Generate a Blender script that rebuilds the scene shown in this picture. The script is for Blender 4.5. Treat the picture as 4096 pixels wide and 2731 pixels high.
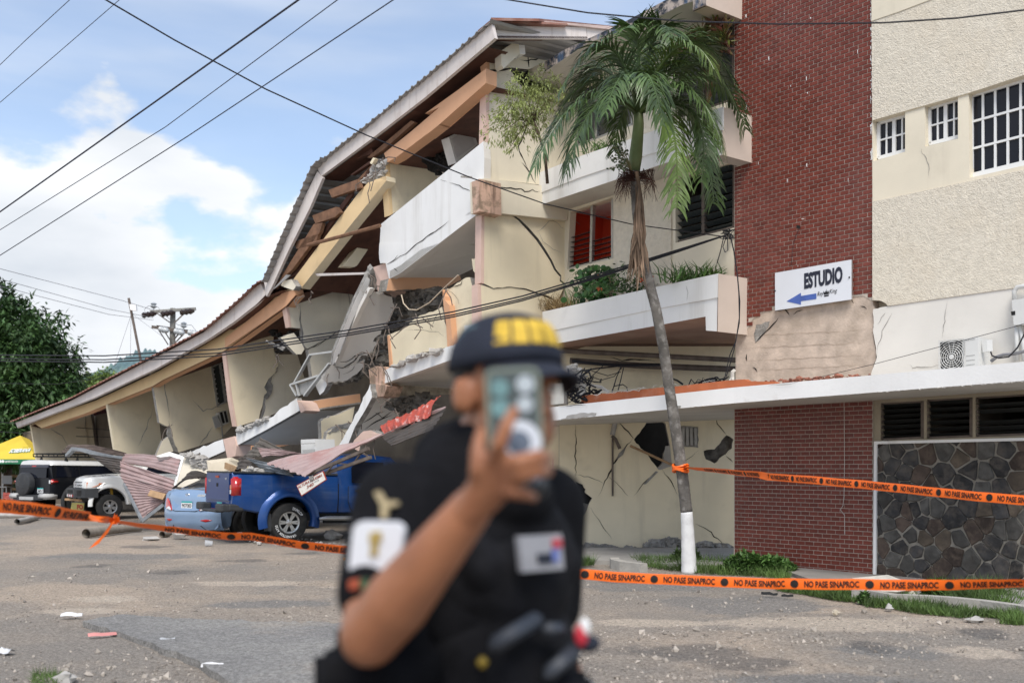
import bpy, bmesh, math, random
from mathutils import Vector, Matrix, noise
from mathutils.geometry import tessellate_polygon
SC = bpy.context.scene
for _o in list(bpy.data.objects): bpy.data.objects.remove(_o)
COL = SC.collection
R = random.Random(7)
F, CX, YH, H = 3982.0, 2048.0, 1860.0, 1.6      # focal length in photo pixels, centre column, horizon row, eye height

# ---------------------------------------------------------------- camera, world, sun, exposure
cam = bpy.data.cameras.new('camera'); cam_o = bpy.data.objects.new('camera', cam); COL.objects.link(cam_o)
cam_o.location = (0, 0, H); cam_o.rotation_euler = (math.radians(90), 0, 0)
cam.sensor_width = 36; cam.lens = 35; cam.sensor_fit = 'HORIZONTAL'
cam.shift_y = (YH - 1365.5) / 4096
cam.clip_start = .05; cam.clip_end = 6000
cam.dof.use_dof = True; cam.dof.focus_distance = 15.0; cam.dof.aperture_fstop = 1.7; cam.dof.aperture_blades = 9
SC.camera = cam_o
SUN_EL, SUN_AZ = math.radians(52), math.radians(178)     # azimuth measured clockwise from +Y
world = bpy.data.worlds.new('World'); SC.world = world; world.use_nodes = True
wn, wl = world.node_tree.nodes, world.node_tree.links
wn.clear()
def wnode(t, **k):
    n = wn.new(t)
    for a, b in k.items(): setattr(n, a, b)
    return n
wout = wnode('ShaderNodeOutputWorld'); wmix = wnode('ShaderNodeMixShader')
bg1 = wnode('ShaderNodeBackground'); bg2 = wnode('ShaderNodeBackground')
sky = wnode('ShaderNodeTexSky', sky_type='NISHITA', sun_disc=False, sun_elevation=SUN_EL, sun_rotation=SUN_AZ, air_density=1.0, dust_density=.9, ozone_density=1.6)
bg1.inputs['Strength'].default_value = .15
wl.new(sky.outputs[0], bg1.inputs[0])
tc = wnode('ShaderNodeTexCoord'); sep = wnode('ShaderNodeSeparateXYZ'); wl.new(tc.outputs['Generated'], sep.inputs[0])
def wmath(op, a, b=None, c=None, clamp=False):
    n = wnode('ShaderNodeMath', operation=op, use_clamp=clamp)
    for i, v in enumerate((a, b, c)):
        if v is None: continue
        if isinstance(v, (int, float)): n.inputs[i].default_value = v
        else: wl.new(v, n.inputs[i])
    return n.outputs[0]
mp = wnode('ShaderNodeMapping'); mp.inputs['Scale'].default_value = (1, 1, 1.9); mp.inputs['Location'].default_value = (1.73, .41, .22)
wl.new(tc.outputs['Generated'], mp.inputs[0])
n1 = wnode('ShaderNodeTexNoise'); n1.inputs['Scale'].default_value = 5.2; n1.inputs['Detail'].default_value = 9; n1.inputs['Roughness'].default_value = .52
wl.new(mp.outputs[0], n1.inputs['Vector'])
n2 = wnode('ShaderNodeTexNoise'); n2.inputs['Scale'].default_value = 2.6; n2.inputs['Detail'].default_value = 4
mp2 = wnode('ShaderNodeMapping'); mp2.inputs['Scale'].default_value = (1, 1, 6); wl.new(tc.outputs['Generated'], mp2.inputs[0]); wl.new(mp2.outputs[0], n2.inputs['Vector'])
# cumulus bank low on the horizon, thicker towards the west, thin veils above
up = sep.outputs['Z']; west = wmath('MULTIPLY', sep.outputs['X'], -1)
bias = wmath('SUBTRACT', wmath('MULTIPLY_ADD', west, .50, .445), wmath('MULTIPLY', up, 2.15))
cm = wmath('MULTIPLY_ADD', wmath('SUBTRACT', n1.outputs[0], .5), 1.5, bias)
cum = wnode('ShaderNodeMapRange', interpolation_type='SMOOTHSTEP'); wl.new(cm, cum.inputs[0])
cum.inputs[1].default_value = -.02; cum.inputs[2].default_value = .13
veil = wnode('ShaderNodeMapRange', interpolation_type='SMOOTHSTEP'); wl.new(n2.outputs[0], veil.inputs[0])
veil.inputs[1].default_value = .42; veil.inputs[2].default_value = .8; veil.inputs[4].default_value = .34
wl.new(wmath('ADD', wmath('MAXIMUM', cum.outputs[0], veil.outputs[0]), .22, clamp=True), wmix.inputs[0])
cr = wnode('ShaderNodeValToRGB'); e = cr.color_ramp.elements
e[0].position = .30; e[0].color = (.66, .71, .78, 1); e[1].position = .62; e[1].color = (.95, .97, 1, 1)
n3 = wnode('ShaderNodeTexNoise'); n3.inputs['Scale'].default_value = 4.0; n3.inputs['Detail'].default_value = 6
mp3 = wnode('ShaderNodeMapping'); mp3.inputs['Location'].default_value = (.3, .1, .04); mp3.inputs['Scale'].default_value = (1, 1, 2.5)
wl.new(tc.outputs['Generated'], mp3.inputs[0]); wl.new(mp3.outputs[0], n3.inputs['Vector']); wl.new(n3.outputs[0], cr.inputs[0])
wl.new(cr.outputs[0], bg2.inputs[0]); bg2.inputs['Strength'].default_value = .76
wl.new(bg1.outputs[0], wmix.inputs[1]); wl.new(bg2.outputs[0], wmix.inputs[2]); wl.new(wmix.outputs[0], wout.inputs[0])
sun = bpy.data.lights.new('sun', 'SUN'); sun_o = bpy.data.objects.new('sun', sun); COL.objects.link(sun_o)
sun.energy = 2.3; sun.angle = math.radians(26); sun.color = (1, .95, .87)
_d = Vector((math.sin(SUN_AZ) * math.cos(SUN_EL), math.cos(SUN_AZ) * math.cos(SUN_EL), math.sin(SUN_EL)))
sun_o.rotation_euler = _d.to_track_quat('Z', 'Y').to_euler(); sun_o.location = (-6, -8, 14)
vs = SC.view_settings; vs.view_transform = 'Standard'; vs.look = 'None'; vs.exposure = .52; vs.gamma = 1; vs.use_curve_mapping = False

# ---------------------------------------------------------------- helpers
ZM = {'A': (0, 1000, 2.2959), 'B': (0, 1600, 2.2959), 'C': (700, 1600, 2.2959), 'D': (900, 900, 2.2959), 'E': (1000, 500, 2.2959),
      'F': (1700, 0, 2.2959), 'G': (1800, 650, 2.2959), 'H': (2100, 1300, 2.2959), 'I': (2500, 0, 2.2959), 'J': (3072, 0, 2.2959),
      'K': (2600, 900, 2.2959), 'L': (3072, 900, 2.2959), 'M': (3072, 1500, 2.2959), 'N': (2200, 1900, 2.2959), 'O': (3072, 2048, 2.2959),
      'P': (0, 1780, 4.519), 'Q': (480, 1780, 4.519), 'R': (950, 1780, 3.7327), 'S': (3480, 1550, 1.8442), 'T': (2900, 1600, 2.1774),
      'W': (3450, 300, 3.641), 'X': (2050, 150, 2.6133), 'Y': (2350, 350, 2.4117), 'V': (1300, 1200, 2.0909), 'U': (0, 0, .57422)}
def z(k, *pts):
    ox, oy, s = ZM[k]
    return [(ox + p[0] / s, oy + p[1] / s) + tuple(p[2:]) for p in pts]
def at(px, py, Y):
    return Vector(((px - CX) / F * Y, Y, H - (py - YH) / F * Y))
def ground(px, py, h=0):
    Y = (H - h) * F / (py - YH)
    return Vector(((px - CX) / F * Y, Y, h))
class Plane:
    def __init__(s, p, n): s.p, s.n = Vector(p), Vector(n).normalized()
    def __call__(s, px, py):
        d = Vector(((px - CX) / F, 1, -(py - YH) / F)); o = Vector((0, 0, H))
        return o + d * ((s.p - o).dot(s.n) / d.dot(s.n))
    def off(s, a): return Plane(s.p + s.n * a, s.n)
def vplane(px, Y, xv, off=0):
    d = Vector(((xv - CX) / F, 1, 0)).normalized(); n = Vector((d.y, -d.x, 0))
    p = at(px, YH, Y)
    if n.dot(-p) < 0: n = -n
    return Plane(p + n * off, n)
_CP = [(-400, 46), (70, 38), (500, 31), (1000, 25.5), (1520, 21.4), (1930, 18.2), (2500, 14.8)]
def curveY(px):
    for (a, ya), (b, yb) in zip(_CP, _CP[1:]):
        if px <= b or b == 2500:
            # straight in plan between the two posts
            A, B = at(a, YH, ya), at(b, YH, yb); k = (px - CX) / F
            t = (k * A.y - A.x) / ((B.x - A.x) - k * (B.y - A.y))
            return A.y + t * (B.y - A.y)
def curve(k=1.0, add=0.0):
    return lambda px, py: at(px, py, curveY(px) * k + add)
def flat(Y): return lambda px, py: at(px, py, Y)
INW = Vector((.74, .67, 0)); OUT = -INW; TAN = Vector((.69, -.72, 0))
def fin(a, off=0, xv=6400):                        # plane of a cross wall whose front edge stands at column a
    return vplane(a, curveY(a), xv, off)

def empty(name, loc, label=None, cat=None, group=None, rz=0):
    o = bpy.data.objects.new(name, None); COL.objects.link(o); o.location = loc; o.rotation_euler = (0, 0, rz)
    o.empty_display_size = .3
    return tag(o, label, cat, group)
def tag(o, label=None, cat=None, group=None, kind=None):
    for k, v in (('label', label), ('category', cat), ('group', group), ('kind', kind)):
        if v: o[k] = v
    return o
def rootloc(o):
    v = Vector((0, 0, 0))
    while o is not None: v = v + o.location; o = o.parent
    return v
def link(name, me, mat=None, parent=None, smooth=False):
    o = bpy.data.objects.new(name, me); COL.objects.link(o)
    if mat is not None and not me.materials:
        for m in (mat if isinstance(mat, (list, tuple)) else [mat]): me.materials.append(m)
    if parent is not None: o.parent = parent
    if smooth:
        for p in me.polygons: p.use_smooth = True
    return o
def mesh(name, verts, faces, mat=None, parent=None, smooth=False, world=True):
    """world: vertices are given in world space and are stored relative to the parent"""
    o0 = rootloc(parent) if (world and parent is not None) else Vector((0, 0, 0))
    if world and parent is None and verts:
        o0 = Vector(verts[0])
    me = bpy.data.meshes.new(name)
    me.from_pydata([Vector(v) - o0 for v in verts], [], faces); me.update()
    o = link(name, me, mat, parent, smooth)
    if world and parent is None: o.location = o0
    return o
class MB:
    """collects simple shapes into one mesh"""
    def __init__(s): s.v, s.f, s.mi, s.att = [], [], [], []
    def add(s, vs, fs, mi=0, att=0.0):
        n = len(s.v); s.v += [Vector(v) for v in vs]; s.f += [tuple(i + n for i in f) for f in fs]
        s.mi += [mi] * len(fs); s.att += [att] * len(fs)
    def box(s, c, size, rot=None, mi=0, att=0.0):
        c = Vector(c); h = Vector(size) / 2; vs = []
        for x in (-1, 1):
            for y in (-1, 1):
                for zz in (-1, 1):
                    d = Vector((x * h.x, y * h.y, zz * h.z)); vs.append(c + (rot @ d if rot else d))
        s.add(vs, [(0, 1, 3, 2), (4, 6, 7, 5), (0, 4, 5, 1), (2, 3, 7, 6), (0, 2, 6, 4), (1, 5, 7, 3)], mi, att)
    def bar(s, a, b, w, h=None, upv=(0, 0, 1), mi=0):
        a, b = Vector(a), Vector(b); d = (b - a); L = d.length; d.normalize()
        u = Vector(upv); x = d.cross(u)
        if x.length < 1e-4: x = d.cross(Vector((1, 0, 0)))
        x.normalize(); y = x.cross(d); h = h or w
        vs = [p + x * sx * w / 2 + y * sy * h / 2 for p in (a, b) for sx, sy in ((-1, -1), (1, -1), (1, 1), (-1, 1))]
        s.add(vs, [(3, 2, 1, 0), (4, 5, 6, 7), (0, 1, 5, 4), (1, 2, 6, 5), (2, 3, 7, 6), (3, 0, 4, 7)], mi)
    def tube(s, pts, r, n=8, cap=True, mi=0):
        pts = [Vector(p) for p in pts]; rs = r if isinstance(r, (list, tuple)) else [r] * len(pts)
        base = len(s.v); vs = []; fs = []
        px = None
        for i, p in enumerate(pts):
            t = (pts[min(i + 1, len(pts) - 1)] - pts[max(i - 1, 0)]).normalized()
            x = px - t * px.dot(t) if px is not None else t.cross(Vector((.1, .2, 1)))
            if x.length < 1e-5: x = t.cross(Vector((1, 0, .3)))
            x.normalize(); px = x; y = t.cross(x)
            vs += [p + (x * math.cos(2 * math.pi * k / n) + y * math.sin(2 * math.pi * k / n)) * rs[i] for k in range(n)]
        for i in range(len(pts) - 1):
            for k in range(n):
                a = i * n + k; b = i * n + (k + 1) % n
                fs.append((a, b, b + n, a + n))
        if cap: fs += [tuple(range(n - 1, -1, -1)), tuple((len(pts) - 1) * n + k for k in range(n))]
        s.add(vs, fs, mi)
    def build(s, name, mat, parent=None, smooth=False, world=True):
        o = mesh(name, s.v, s.f, mat, parent, smooth, world)
        if isinstance(mat, (list, tuple)):
            for p, m in zip(o.data.polygons, s.mi): p.material_index = m
        if any(s.att):
            a = o.data.attributes.new('rnd', 'FLOAT', 'FACE')
            for i, v in enumerate(s.att): a.data[i].value = v
        return o
def jagged(pts, amp, seed=0, step=14):
    """edges whose first point carries a third item get broken up; that item scales the roughness"""
    r = random.Random(seed); out = []
    for i, p in enumerate(pts):
        q = pts[(i + 1) % len(pts)]; out.append((p[0], p[1]))
        if len(p) > 2:
            L = math.hypot(q[0] - p[0], q[1] - p[1]); n = max(2, int(L / step))
            nx, ny = -(q[1] - p[1]) / max(L, 1e-6), (q[0] - p[0]) / max(L, 1e-6)
            for k in range(1, n):
                t = (k + r.uniform(-.3, .3)) / n; d = r.uniform(-1, 1) * amp * (p[2] if isinstance(p[2], (int, float)) else 1)
                out.append((p[0] + (q[0] - p[0]) * t + nx * d, p[1] + (q[1] - p[1]) * t + ny * d))
    return out
def prism(name, pts, plane, thick, mat, parent=None, dirv=None, amp=7, seed=0, side=None):
    """an outline on a surface of the place, given real thickness behind it"""
    pts = jagged(pts, amp, seed)
    fr = [plane(*p) for p in pts]
    if dirv is None:
        dirv = -plane.n if isinstance(plane, Plane) else INW
    bk = [v + Vector(dirv) * thick for v in fr]
    n = len(fr)
    tri = tessellate_polygon([[Vector((p[0], p[1], 0)) for p in pts]])
    ar = sum(pts[i][0] * pts[(i + 1) % n][1] - pts[(i + 1) % n][0] * pts[i][1] for i in range(n))
    fs = []
    for t in tri:
        a, b, c = [Vector((*pts[i], 0)) for i in t]
        if (b - a).cross(c - a).z > 0: t = (t[0], t[2], t[1])
        fs.append(tuple(t)); fs.append((t[0] + n, t[2] + n, t[1] + n))
    mi = [0] * len(fs)
    for i in range(n):
        j = (i + 1) % n
        fs.append((i, j, j + n, i + n) if ar > 0 else (j, i, i + n, j + n)); mi.append(1 if side else 0)
    o = mesh(name, fr + bk, fs, [mat, side] if side else mat, parent)
    if side:
        for p, m in zip(o.data.polygons, mi): p.material_index = m
    return o
def quads(name, verts, faces, mat, parent=None):
    """verts as (px, py, depth)"""
    return mesh(name, [at(*v) for v in verts], faces, mat, parent)
def solid(name, front, shift, mat, parent=None, side=None):
    """world-space outline pushed along shift"""
    n = len(front); s = Vector(shift)
    vs = [Vector(v) for v in front] + [Vector(v) + s for v in front]
    nrm = Vector((0, 0, 0))
    for i in range(n): nrm += vs[i].cross(vs[(i + 1) % n])
    fl = nrm.dot(s) > 0
    fs = [tuple(range(n)), tuple(range(2 * n - 1, n - 1, -1))] + [(i, i + n, (i + 1) % n + n, (i + 1) % n) for i in range(n)]
    if fl: fs = [tuple(reversed(f)) for f in fs]
    return mesh(name, vs, fs, mat, parent)
def crack(pts, plane, w, mat, parent, seed=1, off=.004, name='crack'):
    """an open crack in a wall, as a narrow broken strip"""
    r = random.Random(seed); P = []
    for (a, b) in zip(pts, pts[1:]):
        L = math.hypot(b[0] - a[0], b[1] - a[1]); n = max(2, int(L / 16))
        for k in range(n):
            t = k / n; P.append((a[0] + (b[0] - a[0]) * t + r.uniform(-3, 3), a[1] + (b[1] - a[1]) * t + r.uniform(-3, 3)))
    P.append(pts[-1][:2]); n = len(P); up = []; dn = []
    for i, p in enumerate(P):
        a, b = P[max(i - 1, 0)], P[min(i + 1, n - 1)]; L = math.hypot(b[0] - a[0], b[1] - a[1]) or 1
        nx, ny = -(b[1] - a[1]) / L, (b[0] - a[0]) / L
        ww = w * (min(1, 3.0 * min(i + .3, n - .7 - i) / n) * r.uniform(.55, 1.25)) / 2
        up.append((p[0] + nx * ww, p[1] + ny * ww)); dn.append((p[0] - nx * ww, p[1] - ny * ww))
    pl = plane.off(off) if isinstance(plane, Plane) else (lambda px, py: plane(px, py) + OUT * off * 2)
    vs = [pl(*p) for p in up + dn]
    return mesh(name, vs, [(i, i + 1, i + 1 + n, i + n) for i in range(n - 1)], mat, parent)
def dup(o, parent=None, root=None):
    c = o.copy(); COL.objects.link(c); c.parent = parent
    for ch in list(o.children): dup(ch, c)
    return c
def text_mesh(s, size=1.0, bold=0.0, sx=1.0, align='CENTER', spacing=1.0, ext=0.0):
    cu = bpy.data.curves.new('lettering', 'FONT'); cu.body = s; cu.size = size; cu.offset = bold; cu.align_x = align; cu.align_y = 'CENTER'
    cu.space_character = spacing; cu.extrude = ext; cu.resolution_u = 3
    ob = bpy.data.objects.new('lettering', cu)
    me = bpy.data.meshes.new_from_object(ob)
    bpy.data.objects.remove(ob); bpy.data.curves.remove(cu)
    vs = [(v.co.x * sx, v.co.y, v.co.z) for v in me.vertices]; fs = [tuple(p.vertices) for p in me.polygons]
    bpy.data.meshes.remove(me)
    return vs, fs
def lettering(s, org, ux, uy, size, mat, parent, bold=0.0, sx=1.0, align='CENTER', name='lettering', world=True, spacing=1.0, bend=None):
    vs, fs = text_mesh(s, size, bold, sx, align, spacing)
    ux, uy, org = Vector(ux), Vector(uy), Vector(org)
    return mesh(name, [org + ux * v[0] + uy * v[1] for v in vs], fs, mat, parent, world=world)

# ---------------------------------------------------------------- materials
MATS = {}
def M(name, col, rough=.8, var=.12, vs=2.0, bump=0.0, bs=40, stain=None, metal=0.0, spec=.35, coat=0.0, streak=None, rnd=0.0, trans=0.0, alpha=None, emis=None, bump2=None):
    if name in MATS: return MATS[name]
    m = bpy.data.materials.new(name); m.use_nodes = True; nt = m.node_tree; N, L = nt.nodes, nt.links
    b = N['Principled BSDF']; b.inputs['Roughness'].default_value = rough; b.inputs['Metallic'].default_value = metal
    b.inputs['Specular IOR Level'].default_value = spec; b.inputs['Coat Weight'].default_value = coat; b.inputs['Coat Roughness'].default_value = .06
    tcn = N.new('ShaderNodeTexCoord'); co = tcn.outputs['Object']
    def noise_(scale, det=5, sc=(1, 1, 1), ro=.55):
        mpn = N.new('ShaderNodeMapping'); mpn.inputs['Scale'].default_value = sc; L.new(co, mpn.inputs[0])
        n = N.new('ShaderNodeTexNoise'); n.inputs['Scale'].default_value = scale; n.inputs['Detail'].default_value = det; n.inputs['Roughness'].default_value = ro
        L.new(mpn.outputs[0], n.inputs['Vector']); return n.outputs[0]
    def mix(fac, a, bcol, typ='MIX'):
        x = N.new('ShaderNodeMix'); x.data_type = 'RGBA'; x.blend_type = typ
        for sock, v in ((x.inputs[0], fac), (x.inputs[6], a), (x.inputs[7], bcol)):
            if isinstance(v, (int, float)): sock.default_value = v
            elif isinstance(v, (tuple, list)): sock.default_value = (*v, 1)
            else: L.new(v, sock)
        return x.outputs[2]
    def rng(sock, a, bb, c=0.0, d=1.0):
        r = N.new('ShaderNodeMapRange'); L.new(sock, r.inputs[0])
        for i, v in enumerate((a, bb, c, d)): r.inputs[i + 1].default_value = v
        return r.outputs[0]
    c = col
    if var:
        lo = tuple(max(0, x * (1 - var * 1.6)) for x in col); hi = tuple(min(1, x * (1 + var)) for x in col)
        c = mix(rng(noise_(vs, 6), .3, .7), lo, hi)
    if rnd:
        an = N.new('ShaderNodeAttribute'); an.attribute_name = 'rnd'; an.attribute_type = 'GEOMETRY'
        hs = N.new('ShaderNodeHueSaturation'); L.new(rng(an.outputs['Fac'], 0, 1, 1 - rnd, 1 + rnd), hs.inputs['Value'])
        if isinstance(c, tuple): hs.inputs['Color'].default_value = (*c, 1)
        else: L.new(c, hs.inputs['Color'])
        c = hs.outputs[0]
    if stain:
        sc_, lo_, hi_, scol, amt = stain
        c = mix(rng(noise_(sc_, 7, ro=.62), lo_, hi_, 0, amt), c, scol)
    if streak:
        sc_, lo_, hi_, scol, amt = streak
        c = mix(rng(noise_(sc_, 6, (1, 1, .09), .6), lo_, hi_, 0, amt), c, scol)
    if isinstance(c, tuple): b.inputs['Base Color'].default_value = (*c, 1)
    else: L.new(c, b.inputs['Base Color'])
    if bump:
        bn = N.new('ShaderNodeBump'); bn.inputs['Strength'].default_value = 1; bn.inputs['Distance'].default_value = bump
        hgt = noise_(bs, 6)
        if bump2:
            ad = N.new('ShaderNodeMath'); ad.operation = 'ADD'; L.new(hgt, ad.inputs[0])
            L.new(noise_(bump2, 4), ad.inputs[1]); hgt = ad.outputs[0]
        L.new(hgt, bn.inputs['Height']); L.new(bn.outputs[0], b.inputs['Normal'])
    if trans: b.inputs['Transmission Weight'].default_value = trans
    if alpha is not None: b.inputs['Alpha'].default_value = alpha
    MATS[name] = m
    return m
DIRT = (.16, .12, .085); GREY = (.30, .285, .265)
cream = M('cream_paint', (.76, .665, .48), .85, .05, 1.2, .0015, 60, stain=(1.4, .56, .85, (.36, .30, .21), .45), streak=(3.0, .58, .8, (.36, .31, .23), .35))
cream2 = M('pale_cream_paint', (.73, .665, .53), .85, .05, 1.3, .0015, 60, stain=(1.1, .58, .85, (.38, .33, .25), .4), streak=(3.4, .58, .8, (.40, .35, .28), .3))
stucco = M('rough_stucco', (.71, .65, .54), .95, .07, 11, .015, 26, stain=(.9, .5, .8, (.64, .53, .38), .4), bump2=60)
white = M('white_paint', (.80, .795, .775), .7, .04, 1.0, .001, 40, stain=(1.6, .6, .9, (.45, .42, .37), .4), streak=(2.2, .53, .72, (.44, .41, .36), .5))
grey_wall = M('grey_white_paint', (.71, .68, .625), .8, .05, 1.0, .001, 40, stain=(1.4, .58, .9, (.42, .38, .33), .4))
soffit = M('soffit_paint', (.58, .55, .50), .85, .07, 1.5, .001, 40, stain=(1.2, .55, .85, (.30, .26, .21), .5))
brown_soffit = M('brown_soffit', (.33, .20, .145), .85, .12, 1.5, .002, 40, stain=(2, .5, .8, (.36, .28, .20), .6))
peach = M('peach_paint', (.66, .37, .215), .8, .05, 1.5, .001, 40, stain=(2.2, .56, .85, (.40, .25, .16), .5))
peach2 = M('yellow_peach_paint', (.68, .50, .28), .8, .05, 1.5, .001, 40, stain=(2.2, .58, .85, (.40, .28, .16), .4))
pink = M('pale_pink_paint', (.66, .47, .39), .8, .06, 3, .001, 40, stain=(5, .55, .8, (.52, .42, .28), .5))
pink_worn = M('worn_pink_paint', (.60, .40, .30), .85, .10, 3, .004, 30, stain=(6, .47, .62, (.20, .15, .10), .8), streak=(9, .5, .65, (.16, .10, .07), .8))
fascia_m = M('old_white_board', (.62, .565, .53), .8, .05, 1.5, .0015, 50, stain=(3, .55, .8, (.36, .27, .22), .5), streak=(6, .56, .75, (.34, .27, .23), .5))
conc = M('broken_concrete', (.33, .315, .29), .95, .28, 9, .02, 20, stain=(4, .45, .7, (.20, .18, .155), .6), bump2=55)
conc_l = M('pale_concrete', (.43, .41, .38), .92, .15, 6, .006, 30, stain=(3, .5, .8, (.26, .24, .21), .5))
plaster = M('bare_plaster', (.56, .455, .37), .95, .16, 5, .008, 28, stain=(2.2, .46, .66, (.40, .32, .25), .7), streak=None)
dark = M('painted_void_shade', (.02, .018, .016), .95, .3, 2)  # near-black base puts the shade of gaps and holes into the colour
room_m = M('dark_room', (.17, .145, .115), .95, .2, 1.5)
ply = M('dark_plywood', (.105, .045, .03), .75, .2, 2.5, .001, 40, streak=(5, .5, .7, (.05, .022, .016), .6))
wood = M('brown_timber', (.20, .105, .06), .8, .22, 5, .002, 60, stain=(6, .5, .75, (.09, .045, .03), .7))
wood_l = M('raw_timber', (.42, .27, .15), .8, .2, 6, .002, 60, stain=(7, .52, .75, (.22, .12, .06), .6))
red_room = M('red_room_paint', (.66, .075, .03), .8, .06, 1)
zinc = M('grey_roof_sheet', (.34, .325, .31), .55, .12, 2, .0, 1, stain=(2, .5, .8, (.22, .19, .165), .6), metal=.35)
roof_red = M('red_roof_sheet', (.30, .13, .09), .6, .2, 3, stain=(3, .45, .7, (.34, .27, .24), .7), metal=.1)
sheet_pink = M('faded_red_sheet', (.37, .27, .258), .5, .08, 2, stain=(1.2, .52, .78, (.30, .075, .05), .65), streak=(4, .55, .72, (.28, .20, .18), .6), spec=.5)
sheet_red = M('red_sheet', (.42, .075, .05), .5, .1, 3, stain=(7, .57, .66, (.55, .42, .40), .8), spec=.5)
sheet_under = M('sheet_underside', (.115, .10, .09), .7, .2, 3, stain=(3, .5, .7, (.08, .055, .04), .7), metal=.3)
steel = M('galvanised_steel', (.30, .32, .335), .5, .15, 6, metal=.5)
rusty = M('rusty_steel', (.16, .13, .11), .75, .25, 6, metal=.3)
alu = M('aluminium', (.52, .52, .50), .45, .1, 5, metal=.6, stain=(5, .55, .8, (.28, .26, .23), .5))
glass_d = M('dark_glass', (.008, .010, .018), .06, .2, 1, spec=.28)
louver = M('louver_glass', (.040, .048, .050), .22, .15, 2, spec=.6)
whiteframe = M('white_window_frame', (.74, .745, .74), .4, .02, 2)
black = M('black_cable', (.018, .018, .022), .6, 0)
white_cable = M('white_cable', (.60, .57, .52), .6, .05)
blackwear = M('weathered_dark_paint', (.045, .052, .07), .85, .3, 6, .002, 40, stain=(5, .46, .58, (.50, .42, .36), .85), streak=(4, .55, .68, (.07, .14, .26), .8))
terracotta = M('terracotta_paint', (.46, .135, .055), .75, .1, 3, .001, 50, stain=(4, .56, .75, (.5, .36, .28), .4))
brick_m = M('glazed_brick', (.168, .043, .030), .34, .10, 5, .0008, 60, stain=(1.0, .48, .75, (.15, .052, .045), .7), rnd=.16, streak=(1.3, .55, .75, (.21, .10, .085), .3), spec=.22, coat=.0)
mortar = M('mortar', (.52, .46, .39), .95, .12, 14, .003, 80)
# ---------------------------------------------------------------- planes of the standing part
T = vplane(3492, 14.25, -1500)                 # brick stair tower and the wall right of it
W = vplane(2937, 16.05, -900)                  # recessed wall with louvred windows
FP = vplane(2872, 15.48, -900)                 # fronts of the planter balconies
F6 = vplane(1925, 18.3, 7429)                  # last upright cross wall
beige = M('beige_paint', (.60, .50, .42), .8, .05, 1.5, .001, 40, stain=(1.5, .6, .85, (.42, .36, .28), .3))

def prism_holes(name, pts, holes, plane, thick, mat, parent=None, amp=6, seed=0, side=None, dirv=None):
    loops = [jagged(pts, amp, seed)] + [jagged(h, amp, seed + 3 + i) for i, h in enumerate(holes)]
    tri = tessellate_polygon([[Vector((p[0], p[1], 0)) for p in l] for l in loops])
    flat_ = [p for l in loops for p in l]; n = len(flat_)
    d = Vector(dirv) if dirv is not None else (-plane.n if isinstance(plane, Plane) else INW)
    fr = [plane(*p) for p in flat_]; bk = [v + d * thick for v in fr]; fs = []; mi = []
    for t in tri:
        a, b, c = [Vector((*flat_[i], 0)) for i in t]
        if (b - a).cross(c - a).z > 0: t = (t[0], t[2], t[1])
        fs += [tuple(t), (t[0] + n, t[2] + n, t[1] + n)]; mi += [0, 0]
    o = 0
    for l in loops:
        m = len(l)
        for i in range(m):
            j = (i + 1) % m; fs.append((o + i, o + j, o + j + n, o + i + n)); mi.append(1 if side else 0)
        o += m
    ob = mesh(name, fr + bk, fs, [mat, side] if side else mat, parent)
    if side:
        for p, m in zip(ob.data.polygons, mi): p.material_index = m
    return ob
def plane_text(s, plane, l, r, hpx, mat, parent, bold=0.0, off=.006, name='lettering', shear=0.0):
    vs, fs = text_mesh(s, 1.0, bold)
    L, Rr = plane.off(off)(*l), plane.off(off)(*r); ux = (Rr - L); w = ux.length; ux.normalize()
    x0, x1 = min(v[0] for v in vs), max(v[0] for v in vs); y0, y1 = min(v[1] for v in vs), max(v[1] for v in vs)
    hh = hpx / F * (L.y + Rr.y) / 2; mid = (y0 + y1) / 2
    slope = Vector((0, 0, (Rr.z - L.z) / max(w, 1e-6)))
    out = [L + ux * ((v[0] - x0) / (x1 - x0) * w + shear * (v[1] - mid) * hh) + Vector((0, 0, (v[1] - mid) / (y1 - y0) * hh)) for v in vs]
    return mesh(name, out, fs, mat, parent)
def bil(q, u, v):
    a = q[0].lerp(q[1], u); b = q[3].lerp(q[2], u); return a.lerp(b, v)
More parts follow.
